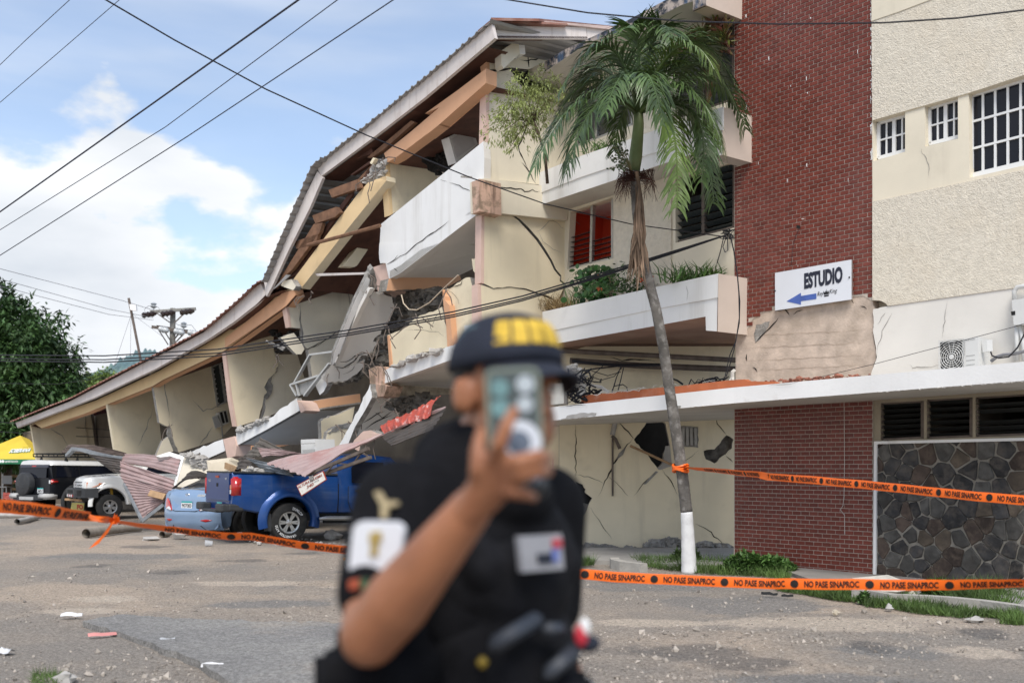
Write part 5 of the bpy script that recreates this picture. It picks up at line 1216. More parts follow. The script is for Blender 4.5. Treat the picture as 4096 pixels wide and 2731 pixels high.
for x in (0, 3.08): pk.arch('wheel_arch', x, -W2, .47, .42, bl, a0=-14, a1=196, out=.075, wide=.17)
for x in (0, 3.08):
    pk.wheel(x, -.76, .385, .26, .215, 6, letter=[('DUNLOP', 36, 50, .055), ('GRANDTREK AT20', 205, 108, .05)] if x == 0 else None)
    pk.wheel(x, .76, .385, .26, .215, 6)
tg = pk.panel('tailgate', [(-.70, .80), (.70, .80), (.70, 1.325), (-.70, 1.325)], pkr, bld, .03, .06)
pk.panel('tailgate_handle', [(-.09, 1.235), (.09, 1.235), (.09, 1.275), (-.09, 1.275)], pkr, M('orange_red', (.35, .05, .02), .5, .1), .045, .03, tg)
pk.panel('latch', [(-.05, 1.06), (.05, 1.06), (.05, 1.13), (-.05, 1.13)], pkr, under, .036, .01, tg)
lettering('4x4', pkr(-.52, 1.22, .034), (0, -1, 0), (0, 0, 1), .07, chrome, tg, world=False)
lettering('VIGO', pkr(.50, 1.17, .034), (0, -1, 0), (0, 0, 1), .07, chrome, tg, world=False)
pk.panel('tailgate_sill', [(-.70, .62), (.70, .62), (.70, .795), (-.70, .795)], pkr, bld, .012, .05)
pk.plate((-1.19, -.22, .69), (0, -1, 0), (0, 0, 1), .30, .14, '')
rl_ = MB(); rl_.box((-.06, -(W2 - .05), 1.35), (2.14, .09, .03)); rl_.box((-.06, W2 - .05, 1.35), (2.14, .09, .03)); rl_.box((-1.13, 0, 1.345), (.06, 1.5, .03)); rl_.build('bed_rail', plastic, pk.root, world=False)
pk.panel('bed_floor', [(-1.05, -.74), (.95, -.74), (.95, .74), (-1.05, .74)], lambda x, y, o: (x, y, 1.342 + o), under, .002, .004)
def lamp_box(car, name, x0, x1, y0, y1, z0, z1, bev, mats_):
    bm = bmesh.new(); bmesh.ops.create_cube(bm, size=1)
    for v in bm.verts: v.co = Vector(((x0 + x1) / 2 + v.co.x * (x1 - x0), (y0 + y1) / 2 + v.co.y * (y1 - y0), (z0 + z1) / 2 + v.co.z * (z1 - z0)))
    bmesh.ops.bevel(bm, geom=bm.edges[:], offset=bev, segments=3, affect='EDGES')
    me = bpy.data.meshes.new(name); bm.to_mesh(me); bm.free()
    o = link(name, me, mats_[0], car.root, True); return o
tl = lamp_box(pk, 'tail_light', -1.165, -.95, -(W2 + .012), -(W2 - .12), .87, 1.26, .035, [red_lens])
mesh('lamp_band', [(-1.168, -(W2 - .02), 1.02), (-1.168, -(W2 - .11), 1.02), (-1.168, -(W2 - .11), 1.10), (-1.168, -(W2 - .02), 1.10)], [(0, 3, 2, 1)], amber_lens, tl, world=False)
mesh('lamp_band', [(-1.169, -(W2 - .02), .93), (-1.169, -(W2 - .11), .93), (-1.169, -(W2 - .11), 1.01), (-1.169, -(W2 - .02), 1.01)], [(0, 3, 2, 1)], clear_lens, tl, world=False)
lamp_box(pk, 'tail_light', -1.165, -.98, W2 - .12, W2 + .012, .87, 1.26, .035, [red_lens])
bp_ = MB()
bp_.box((-1.24, -.62, .66), (.20, .42, .15)); bp_.box((-1.06, -.80, .67), (.30, .10, .14)); bp_.box((-1.24, 0, .59), (.18, .9, .06)); bp_.box((-1.24, .62, .66), (.20, .42, .15))
o = bp_.build('rear_bumper', plastic, pk.root, world=False); bv = o.modifiers.new('bevel', 'BEVEL'); bv.width = .03; bv.segments = 2
o = pk.panel('mud_flap', [(-.50, .22), (-.36, .22), (-.38, .55), (-.47, .58)], pks, plastic, .03, .02)
sb = MB(); sb.tube([(.60, -.93, .46), (.75, -.95, .47), (2.75, -.95, .47), (2.9, -.9, .46)], [.03, .05, .05, .03], 8); sb.build('side_step', chrome if False else M('brushed_step', (.42, .42, .41), .35, .1, 6, metal=.7), pk.root, True, world=False)
sb = MB(); sb.box((1.75, -.90, .40), (2.1, .06, .06)); sb.box((1.3, -.3, .5), (2.4, 1.0, .16)); sb.box((0, 0, .5), (.3, 1.2, .2)); sb.box((-.3, 0, .72), (1.5, 1.3, .1)); sb.build('underbody', under, pk.root, world=False)

pk.root.scale = (1.06, 1.06, 1.06)
# light blue saloon under the pickup's tail
sb_ = M('pale_blue_paint', (.24, .345, .50), .32, .05, 2, metal=.2, spec=.5, coat=.5, stain=(3, .6, .85, (.30, .33, .36), .4))
th2 = math.radians(64); r2 = Vector((math.sin(th2), -math.cos(th2), 0)); cor = Vector(((858 - CX) / F * 22.2, 22.2, 0))
sd = Car('saloon_car', cor - r2 * .84 + Vector((0, 0, -.03)), th2, 'pale blue saloon car with its roof flattened under dark sheeting and rubble', 'car')
AR2 = [(.92, .30, .345), (3.5, .30, .345)]
def sd_sec(x):
    top = lerp_pts([(0, .92), (.06, .985), (.16, 1.06), (.5, 1.07), (1.0, 1.06), (3.2, .98), (4.2, .8)], x)
    w = lerp_pts([(0, .62), (.05, .74), (.14, .80), (.20, .825), (.35, .845), (.8, .86), (3.6, .85), (4.2, .6)], x); zb = arch_z(x, .19, AR2); zb = min(zb, top - .25)
    return [(w - .09, zb), (w - .02, zb + .05), (w, max(.50, zb + .08)), (w + .012, max(.66, zb + .1)), (w - .015, max(.80, zb + .13)), (w - .05, top - .10), (w - .12, top - .025), (w * .6, top), (0, top + .02)]
sd.loft('body', [(x, sd_sec(x)) for x in [.17, .22, .28, .36, .44] + arange(.52, 4.2, 52)], sb_, ang=50)
def sdr(y, zz, off):  # rear skin: bulges at bumper height, boot lid leans forward
    x = lerp_pts([(.15, .10), (.30, .0), (.55, -.03), (.64, .0), (.70, .03), (.90, .05), (1.0, .10), (1.08, .22)], zz) + .22 * (abs(y) / .84) ** 3.2
    return (x - off, y, zz)
def skin(car, name, y0, y1, z0, z1, fn, mat, off, ny=16, nz=8, keep=None):
    vs, fs = [], []
    for j in range(nz + 1):
        for i in range(ny + 1): vs.append(fn(y0 + (y1 - y0) * i / ny, z0 + (z1 - z0) * j / nz, off))
    for j in range(nz):
        for i in range(ny): a = j * (ny + 1) + i; fs.append((a, a + ny + 1, a + ny + 2, a + 1))
    o = mesh(name, vs, fs, mat, car.root, True, world=False); return o
skin(sd, 'rear_panel', -.845, .845, .60, 1.075, sdr, sb_, .004, 22, 10)
skin(sd, 'bumper', -.85, .85, .17, .645, sdr, sb_, .012, 22, 8)
bt = skin(sd, 'boot_lid', -.60, .60, .60, 1.065, sdr, sb_, .028)
sd.panel('plate_recess', [(-.40, .63), (.36, .63), (.44, .82), (-.46, .82)], sdr, M('pale_blue_recess', (.20, .31, .48), .35, .05, 2, metal=.2, coat=.6), .033, .01)
sd.plate(Vector(sdr(-.03, .735, .045)), (0, -1, 0), (.08, 0, 1), .32, .165, '907083')
def lamp_poly(car, pts, fn, mat, off=.03, name='tail_light', parent=None):
    return car.panel(name, pts, fn, mat, off, .03, parent)
def lamp_skin(car, name, ys_, lo, hi, fn, mat, off, parent=None, nz=6):
    vs, fs = [], []
    for j in range(nz + 1):
        for y in ys_: l, h = lerp_pts(lo, abs(y)), lerp_pts(hi, abs(y)); vs.append(fn(y, l + (h - l) * j / nz, off * (1 if 0 < j < nz and y not in (ys_[0], ys_[-1]) else .5)))
    m = len(ys_)
    for j in range(nz):
        for i in range(m - 1): a_ = j * m + i; q = (a_, a_ + m, a_ + m + 1, a_ + 1); fs.append(q if ys_[0] < ys_[-1] else tuple(reversed(q)))
    return mesh(name, vs, fs, mat, parent or car.root, True, world=False)
for sg in (-1, 1):
    Y_ = [sg * (.40 + .45 * k / 14) for k in range(15)]
    a = lamp_skin(sd, 'tail_light', Y_, [(.40, .60), (.60, .62), (.85, .67)], [(.40, .62), (.56, .82), (.70, .885), (.85, .87)], sdr, red_lens, .045)
    lamp_skin(sd, 'reversing_light', [sg * (.42 + .26 * k / 8) for k in range(9)], [(.42, .60), (.7, .635)], [(.42, .625), (.55, .71), (.68, .65)], sdr, clear_lens, .055, a)
    lamp_skin(sd, 'reflector', [sg * (.42 + .26 * k / 8) for k in range(9)], [(.42, .385), (.55, .35), (.68, .385)], [(.42, .395), (.55, .415), (.68, .40)], sdr, red_lens, .024)
sd.line('bumper_crease', [(-.83, .645), (-.5, .60), (.5, .60), (.83, .645)], sdr, .012, under, .024)
sd.line('boot_gap', [(-.60, 1.06), (-.62, .95), (-.56, .84), (-.44, .63), (-.3, .595), (.3, .595), (.44, .63), (.56, .84), (.62, .95), (.60, 1.06)], sdr, .010, under, .031)
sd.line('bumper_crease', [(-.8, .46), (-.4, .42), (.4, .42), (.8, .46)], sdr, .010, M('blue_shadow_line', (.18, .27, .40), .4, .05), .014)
sd.panel('bumper_valance', [(-.5, .17), (.5, .17), (.42, .27), (-.42, .27)], sdr, plastic, .018, .02)
em = MB(); cc = Vector(sdr(.0, .955, .036)); em.tube([cc + Vector((-.004 * math.cos(t), .052 * math.cos(t), .034 * math.sin(t))) for t in [k * .449 for k in range(15)]], .007, 5)
em.bar(cc + Vector((0, .03, -.02)), cc + Vector((0, .008, .02)), .009); em.bar(cc + Vector((0, -.03, .02)), cc + Vector((0, -.008, -.02)), .009); em.bar(cc + Vector((0, .02, -.004)), cc + Vector((0, -.02, .004)), .009); em.build('emblem', chrome, sd.root, world=False)
lettering('ACCENT', sdr(-.40, .945, .035), (.1, -1, 0), (.2, 0, 1), .05, chrome, sd.root, world=False, bold=.01)
ghs = [(x, [(.80, 1.0), (.74, 1.10), (.58, zt_ - .02), (.3, zt_), (0, zt_ + .015)]) for x, zt_ in ((.62, 1.09), (1.0, 1.22), (1.5, 1.30), (2.2, 1.30), (2.9, 1.08))]
sd.loft('crushed_roof', ghs, sb_)
sd.panel('rear_window', [(-.56, .64), (.56, .64), (.50, 1.02), (-.50, 1.02)], lambda y, x, o: (x, y, lerp_pts([(.6, 1.10), (1.0, 1.235), (1.1, 1.26)], x) + o), M('dusty_rear_glass', (.16, .15, .14), .5, .3, 5, bump=.003, bs=20), .008, .01)
for x in (.92, 3.5):
    for y in (-.76, .76): sd.wheel(x, y, .305, .19, .19, 5, rim=steel_rim, steel=True)
sd.panel('rubble_dust', [(-.6, .2), (.3, .16), (.62, .30), (.60, .62), (-.58, .62)], lambda y, x, o: (x, y, 1.082 + o), M('dust_film', (.30, .285, .265), .95, .3, 12, .01, 30), .004, .006)

# white off-roader, nose out
wt = M('white_car_paint', (.70, .705, .69), .35, .04, 2, spec=.5, coat=.5, stain=(4, .6, .8, (.40, .38, .35), .4))
ph = math.radians(36); hd_ = Vector((-math.cos(ph), -math.sin(ph), 0)); lf = Vector((math.sin(ph), -math.cos(ph), 0)); wp3 = ground(437, 2076)
wv = Car('off_road_vehicle', wp3 - lf * .76, math.atan2(hd_.y, hd_.x), 'white off road vehicle with a dark steel bumper and its cab crushed under sheeting', 'off-road vehicle')
AR3 = [(0, .42, .50)]
def wv_sec(x):
    zb = arch_z(x, .62 if x < .6 else .78, AR3); top = lerp_pts([(-3, 1.32), (-.8, 1.33), (-.2, 1.31), (.5, 1.265), (.62, 1.22), (.68, 1.12)], x); zb = min(zb, top - .2)
    w = lerp_pts([(-3, .84), (-.5, .84), (.4, .80), (.58, .74), (.68, .66)], x)
    return [(w - .1, zb), (w - .01, zb + .02), (w, max(.95, zb + .04)), (w - .01, max(1.08, zb + .06)), (w - .03, top - .08), (w - .10, top - .015), (w * .6, top), (0, top + .03)]
wv.loft('body', [(x, wv_sec(x)) for x in arange(-2.4, .56, 60) + [.6, .64, .68]], wt)
def wvs(x, zz, off): return (x, .83 - max(0, x + .5) * .04 + off, zz)
def wvf(y, zz, off): return (.68 + off - .10 * (abs(y) / .7) ** 2.5, y, zz)
wv.arch('wheel_arch', 0, .82, .49, .44, wt, a0=-5, a1=180, out=.06, wide=.12)
wv.panel('grille', [(-.42, .88), (.42, .88), (.44, 1.14), (-.44, 1.14)], wvf, under, .012, .03)
gb = MB()
for k in range(3): gb.bar(wvf(-.42, .93 + k * .085, .03), wvf(.42, .93 + k * .085, .03), .022, .02)
gb.build('grille_bar', plastic, wv.root, world=False)
em = MB(); cc = Vector(wvf(0, 1.02, .045)); em.tube([cc + Vector((0, .05 * math.cos(t), .035 * math.sin(t))) for t in [k * .449 for k in range(15)]], .008, 5); em.build('emblem', chrome, wv.root, world=False)
for sg in (-1, 1):
    a = wv.panel('headlight', [(sg * .45, .90), (sg * .64, .90), (sg * .66, 1.13), (sg * .46, 1.13)], wvf, clear_lens, .02, .03)
    wv.panel('turn_signal', [(.62, .93), (.40, .97), (.20, 1.07), (.62, 1.10)], lambda x, zz, o, sg=sg: (x, sg * (lerp_pts([(.2, .80), (.42, .795), (.6, .70), (.66, .66)], x) + o), zz), amber_lens, .025, .03, a)
    wv.panel('lamp_glass', [(.66, .91), (.30, .93), (.12, 1.09), (.66, 1.12)], lambda x, zz, o, sg=sg: (x, sg * (lerp_pts([(.1, .81), (.42, .795), (.6, .70), (.68, .64)], x) + o), zz), clear_lens, .015, .02, a)
bm_ = MB()
fr_b = [(.92, -.50), (.92, .50), (.70, .84), (.35, .93)]
zl, zh_ = .60, .90
vs = [(x, y, zz) for zz in (zl + .05, zl + .12, zh_) for x, y in [(.35, -.93), (.70, -.84), (.92, -.50), (.92, .50), (.70, .84), (.35, .93)]] + [(x - .12, y * .9, zh_ + .03) for x, y in [(.35, -.93), (.70, -.84), (.92, -.50), (.92, .50), (.70, .84), (.35, .93)]]
fs = [(r * 6 + i, r * 6 + i + 1, (r + 1) * 6 + i + 1, (r + 1) * 6 + i) for r in range(3) for i in range(5)]
o = mesh('steel_bumper', vs, fs, plastic, wv.root, world=False)
def wvb(y, zz, off): return (.925 + off, y, zz)
wv.panel('bumper_vent', [(-.30, .78), (.30, .78), (.30, .87), (-.30, .87)], wvb, under, .006, .02)
for k in range(6): wv.panel('reflector', [(-.36 + k * .12, .665), (-.24 + k * .12, .665), (-.24 + k * .12, .735), (-.36 + k * .12, .735)], wvb, red_lens if k % 2 else plate_w, .006, .02)
wv.panel('lamp_pocket', [(.60, .70), (.72, .70), (.74, .86), (.58, .86)], lambda t, zz, o: (.92 - (t - .5) * .65 + o * .8, .5 + (t - .5) * 1.0 + o * .5, zz), under, .004, .02)
for x in (0,):
    wv.wheel(x, .76, .372, .25, .205, 5, sw=.075); wv.wheel(x, -.76, .372, .25, .205, 5, sw=.075)
wv.wheel(-2.9, .76, .372, .25, .205, 5)
ub = MB(); ub.box((-.8, 0, .62), (2.6, 1.2, .2)); ub.box((0, 0, .42), (.14, 1.3, .14)); ub.tube([(-.15, .52, .4), (-.12, .5, .95)], .035, 8); ub.build('underbody', under, wv.root, world=False)
yb = MB(); yb.tube([(-.12, .60, .55), (-.10, .58, .98)], .04, 8); yb.build('yellow_damper', M('yellow_paint', (.55, .32, .03), .5, .1), wv.root, world=False)
cabg = [(x, [(.80, 1.28), (.74, 1.34), (.62, zt_), (0, zt_ + .03)]) for x, zt_ in ((-2.4, 1.62), (-1.6, 1.70), (-1.1, 1.62), (-.75, 1.36))]
wv.loft('cab_roof', cabg, wt)
wv.panel('windscreen_side', [(-2.0, 1.36), (-1.0, 1.36), (-1.2, 1.6), (-2.0, 1.62)], lambda x, zz, o: (x, .77 - (zz - 1.3) * .35 + o, zz), glass_d, .02, .02)
lf_ = MB(); rl = random.Random(4)
for k in range(40):
    x, y = rl.uniform(-.7, .5), rl.uniform(.1, .74); lf_.box((x, y, wv_sec(x)[5][1] + .02 - (y - .4) * .02), (.03, .015, .012), Matrix.Rotation(rl.uniform(0, 3), 3, 'Z'))
tag(lf_.build('fallen_grit', under, wv.root, world=False), kind='stuff')

# black off-roader with a spare wheel and roof rack
bk_ = M('black_car_paint', (.008, .009, .012), .38, .1, 2, spec=.25, coat=.12, stain=(3, .6, .85, (.035, .033, .03), .4))
th4 = math.radians(60); r4 = Vector((math.sin(th4), -math.cos(th4), 0)); cor = Vector(((204 - CX) / F * 31.4, 31.4, 0))
fj = Car('sport_utility_vehicle', cor - r4 * .93, th4, 'black utility vehicle with white roof, black roof rack and covered spare wheel', 'utility vehicle')
AR4 = [(.95, .42, .50)]
def fj_sec(x):
    zb = arch_z(x, .52, AR4); w = lerp_pts([(0, .86), (.12, .92), (4.4, .92)], x)
    return [(w - .08, zb), (w, zb + .03), (w + .012, max(.98, zb + .05)), (w, max(1.08, zb + .08)), (w - .03, 1.18), (w - .10, 1.20), (w * .5, 1.2), (0, 1.2)]
fj.loft('body', [(x, fj_sec(x)) for x in [0, .05, .12] + arange(.2, 4.3, 58)], bk_)
def fj_w(x, zz): return lerp_pts([(1.18, .885), (1.6, .80), (1.66, .77), (1.75, .70), (1.80, .62)], zz)
rx = lambda x, zz: x + lerp_pts([(1.18, .0), (1.62, .14), (1.8, .22)], zz)
fj.loft('pillar_shell', [(x, [(fj_w(0, zz), zz) for zz in (1.18, 1.4, 1.6)] + [(0, 1.6)]) for x in (.10, .4, 3.0)], bk_)
fj.loft('white_roof', [(x, [(.825 * k_, zl_), (.80 * k_, zl_ + .05), (.76 * k_, zl_ + .10), (.66 * k_, zl_ + .14), (.35 * k_, zl_ + .165), (0, zl_ + .17)]) for x, k_, zl_ in ((.10, .93, 1.60), (.16, .99, 1.60), (.4, 1, 1.60), (2.2, 1, 1.58), (3.0, .98, 1.56))], wt)
def fjs(x, zz, off): return (x, -(fj_w(x, zz) + off if zz > 1.18 else .925 + off), zz)
def fjr(y, zz, off): return (lerp_pts([(.5, 0), (1.18, 0), (1.62, .10)], zz) - off, y, zz)
fj.panel('side_window', [(.22, 1.22), (1.05, 1.22), (1.05, 1.55), (.30, 1.56)], fjs, glass_d, .012, .02)
fj.panel('side_window', [(1.12, 1.22), (2.9, 1.22), (2.7, 1.55), (1.12, 1.55)], fjs, glass_d, .012, .02)
fj.panel('rear_window', [(-.70, 1.20), (.70, 1.20), (.64, 1.52), (-.64, 1.52)], fjr, glass_d, .02, .02)
fj.panel('rear_spoiler', [(-.72, 1.53), (.72, 1.53), (.70, 1.62), (-.70, 1.62)], fjr, M('navy_trim', (.012, .014, .03), .3, 0, coat=.6), .03, .05)
fj.panel('brake_light', [(-.10, 1.555), (.10, 1.555), (.10, 1.59), (-.10, 1.59)], fjr, red_lens, .036, .01)
t_ = lamp_box(fj, 'tail_light', -.02, .30, -.95, -.84, 1.0, 1.15, .05, [red_lens])
mesh('lamp_band', [(-.024, -.93, 1.02), (-.024, -.86, 1.02), (-.024, -.86, 1.13), (-.024, -.93, 1.13)], [(0, 1, 2, 3)], clear_lens, t_, world=False)
lamp_box(fj, 'tail_light', -.02, .30, .84, .95, 1.0, 1.15, .05, [red_lens])
sw_ = MB(); N_ = 36
prf = [(.0, .235), (.30, .235), (.355, .21), (.375, .16), (.375, .02), (.0, .02)]
vs, fs = [], []
for k in range(N_):
    a = k / N_ * 6.28318; vs += [(-d, .22 + q * math.cos(a), 1.0 + q * math.sin(a)) for q, d in prf]
for k in range(N_):
    for j in range(len(prf) - 1): fs.append((k * 6 + j, ((k + 1) % N_) * 6 + j, ((k + 1) % N_) * 6 + j + 1, k * 6 + j + 1))
o = mesh('spare_wheel_cover', vs, fs, plastic, fj.root, True, world=False); o.data.set_sharp_from_angle(angle=math.radians(35))
for k, (p, q) in enumerate([((.14, 1.12), (.34, 1.09)), ((.30, 1.06), (.52, 1.10)), ((.05, 1.02), (.18, 1.0)), ((.30, .94), (.48, .98)), ((.10, .9), (.24, .88))]):
    mb = MB(); mb.bar((-.238, p[0], p[1]), (-.238, q[0], q[1]), .008, .004); mb.build('embossed_line', M('line_grey', (.11, .115, .12), .6, 0), o, world=False)
fj.plate(fjr(-.42, .80, .02), (0, -1, 0), (0, 0, 1), .30, .16, 'AB0313')
bp_ = MB(); bp_.box((-.06, 0, .58), (.24, 1.5, .16)); bp_.build('rear_bumper', plastic, fj.root, world=False)
sil = M('silver_plastic', (.42, .42, .41), .5, .06, 4)
for sg in (-1, 1):
    o = lamp_box(fj, 'bumper_corner', -.20, .25, min(sg * .52, sg * .96), max(sg * .52, sg * .96), .52, .70, .04, [sil])
fj.panel('step_plate', [(-.30, .50), (.42, .50), (.42, .60), (-.30, .60)], lambda y, zz, o: (-.185 - o, y, zz), sil, .003, .01)
fj.arch('wheel_arch', .95, -.92, .48, .42, plastic, a0=-20, a1=200, out=.05, wide=.12)
fj.wheel(.95, -.80, .385, .26, .215, 6); fj.wheel(.95, .80, .385, .26, .215, 6); fj.wheel(3.6, -.80, .385, .26, .215, 6)
rk = MB()
xr = [.35, .5, 2.6]
for zz in (1.88, 1.97):
    k_ = 1.0 if zz < 1.9 else 1.03
    rk.tube([(2.6, -.62 * k_, zz), (.62, -.62 * k_, zz), (.42, -.52 * k_, zz), (.36, -.3, zz), (.36, .3, zz), (.42, .52 * k_, zz), (.62, .62 * k_, zz), (2.6, .62 * k_, zz)], .022, 7)
for x in (.45, .8, 1.2, 1.6, 2.0, 2.4):
    for sg in (-1, 1): rk.bar((x, sg * .61, 1.87), (x, sg * .63, 1.97), .022)
    rk.bar((x, -.6, 1.88), (x, .6, 1.88), .02)
for x in (.75, 2.1):
    for sg in (-1, 1): rk.tube([(x, sg * .64, 1.72), (x, sg * .62, 1.87)], [.07, .025], 8)
for y in (-.3, 0, .3): rk.bar((.36, y, 1.87), (.36, y, 1.97), .022)
rk.build('roof_rack', under, fj.root, True, world=False)
ub = MB(); ub.box((1.4, 0, .62), (2.4, 1.3, .2)); ub.build('underbody', under, fj.root, world=False)
# ---------------------------------------------------------------- vegetation
def leaf_mat(name, col, rough=.5, var=.35, vs=.8, rnd=.45):
    m = M(name, col, rough, var, vs, rnd=rnd, spec=.35); b = m.node_tree.nodes['Principled BSDF']
    b.inputs['Subsurface Weight'].default_value = 0.0
    return m
lf_dark = leaf_mat('dark_foliage', (.052, .105, .030)); lf_light = leaf_mat('light_foliage', (.33, .38, .12)); lf_mid = leaf_mat('mid_foliage', (.075, .145, .035)); lf_yel = leaf_mat('yellow_green_foliage', (.15, .215, .055))
lf_palm = leaf_mat('palm_leaf', (.072, .118, .036), .36, .35, 1.5); lf_palm2 = leaf_mat('young_palm_leaf', (.11, .165, .042), .35, .3, 1.5)
grass_m = leaf_mat('grass_blade', (.080, .135, .032), .6, .4, 2); dry_m = leaf_mat('dry_grass', (.33, .24, .12), .8, .3, 3)
bark = M('grey_bark', (.21, .195, .175), .95, .3, 4, .012, 22, stain=(6, .48, .7, (.10, .085, .07), .7), bump2=60)
bark_b = M('brown_bark', (.12, .085, .06), .95, .3, 5, .01, 25)
dead_m = leaf_mat('dead_frond_leaf', (.20, .135, .09), .85, .35, 3)
limewash = M('limewash', (.72, .715, .70), .85, .08, 6, .004, 30, stain=(7, .56, .75, (.42, .40, .37), .5))
class Leaves(MB):
    def leaf(s, p, d, up, L, w, r, att=None, fold=.15):
        d = d.normalized(); x = d.cross(up)
        if x.length < 1e-3: x = d.cross(Vector((1, .2, 0)))
        x.normalize(); n = x.cross(d); a = r.random() if att is None else att
        b = p + d * L * .5 + n * L * .06
        s.add([p, b + x * w / 2 - n * w * fold, p + d * L - n * L * .10, b - x * w / 2 - n * w * fold], [(0, 1, 2), (0, 2, 3)], att=a)
def rv(r): return Vector((r.gauss(0, 1), r.gauss(0, 1), r.gauss(0, 1))).normalized()
def crown(blobs, n, L, w, seed, droop=.5, shell=.55, per=9, spread=.35):
    """leaf sprays through the volume of a crown made of several uneven masses"""
    r = random.Random(seed); mb = Leaves(); wts = [b[1] ** 2 for b in blobs]
    for _ in range(n):
        c, R_ = r.choices(blobs, wts)[0]; d = rv(r); q = R_ * (shell + (1.02 - shell) * r.random() ** .6) * (1 + .45 * noise.noise(d * 2.6 + c * .3))
        p = c + Vector((d.x, d.y, d.z * .85)) * q; att = min(1, max(.02, .5 + .35 * noise.noise(p * .7) + r.uniform(-.2, .2)))
        ax = (d + Vector((0, 0, .15)) + rv(r) * .5).normalized()
        for k in range(per):
            dd = (ax * .7 + rv(r) * .75 - Vector((0, 0, droop))).normalized()
            mb.leaf(p + ax * spread * k / per + rv(r) * spread * .35, dd, Vector((0, 0, 1)) + rv(r) * .5, L * r.uniform(.7, 1.2), w * r.uniform(.8, 1.2), r, att + r.uniform(-.12, .12) if .15 < att < .85 else att)
    return mb
def limb_tree(root, base, top, r0, blobs, seed, mat, n=14):
    r = random.Random(seed); mb = MB(); P = [base.lerp(top, t) + Vector((noise.noise(Vector((t * 3, seed, 0))) * .25, 0, 0)) for t in (0, .2, .4, .6, .8, 1)]
    mb.tube(P, [r0 * (1 - .7 * t) for t in (0, .2, .4, .6, .8, 1)], 9)
    for k in range(n):
        c, R_ = blobs[k % len(blobs)]; a = base.lerp(top, r.uniform(.4, .95)); e = c + rv(r) * R_ * .7; m = a.lerp(e, .5) + Vector((0, 0, .2 * R_))
        mb.tube([a, m, e], [r0 * .32, r0 * .2, r0 * .06], 6)
    mb.build('trunk', mat, root, True)
# coconut-like palm in front of the building
PY = 14.9
pb = at(2757, 2243, PY); palm = empty('palm_tree', Vector((pb.x, pb.y, .05)), 'leaning palm tree with a whitewashed trunk base beside the canopy', 'palm tree')
tp = z('U', (1583, 1284), (1580, 1230), (1577, 1175), (1566, 1080), (1551, 980), (1537, 890), (1524, 800), (1507, 710), (1486, 630), (1470, 555), (1462, 480), (1459, 420), (1457, 392)); tw = [36, 30, 27, 26, 25, 24, 23.5, 23, 23, 22, 22, 22, 23]
TPp = [at(*p, PY) for p in tp]; TR = [w / .57422 / F * PY / 2 for w in tw]; TPp[0].z = -.02
def resample(P, Rr, a, b, step=.045):
    seg = []; L = 0; acc = [0]
    for i in range(len(P) - 1): L += (P[i + 1] - P[i]).length; acc.append(L)
    n = int((acc[b] - acc[a]) / step); out = []; ro = []
    for k in range(n + 1):
        s = acc[a] + (acc[b] - acc[a]) * k / n; i = max(j for j in range(len(acc)) if acc[j] <= s + 1e-9); i = min(i, len(P) - 2); t = (s - acc[i]) / max(1e-6, acc[i + 1] - acc[i])
        out.append(P[i].lerp(P[i + 1], t)); ro.append(Rr[i] + (Rr[i + 1] - Rr[i]) * t)
    return out, ro
pts_, rr_ = resample(TPp, TR, 0, 2); mb = MB(); mb.tube(pts_, [q * (1 + .018 * math.sin(i * 1.5)) for i, q in enumerate(rr_)], 20); mb.build('painted_trunk_base', limewash, palm, True)
pts_, rr_ = resample(TPp, TR, 2, 12, .035); mb = MB(); mb.tube(pts_, [q * (1.0 + (.03 if i % 2 else 0) + .03 * noise.noise(Vector((i * .3, 0, 0)))) for i, q in enumerate(rr_)], 20)
ringb = M('ringed_palm_bark', (.135, .123, .108), .95, .3, 5, .014, 30, stain=(9, .5, .66, (.34, .32, .295), .6)); mb.build('trunk', ringb, palm, True)
cs = [at(*p, PY) for p in z('U', (1457, 394), (1460, 360), (1464, 320), (1467, 285), (1466, 255), (1463, 235))]
mb = MB(); mb.tube(cs, [.082, .098, .088, .078, .07, .04], 16); mb.build('crownshaft', M('green_crownshaft', (.15, .20, .085), .5, .15, 3, stain=(4, .5, .8, (.24, .22, .12), .5)), palm, True)
def bez(a, b, c, t): return a * (1 - t) ** 2 + b * 2 * t * (1 - t) + c * t * t
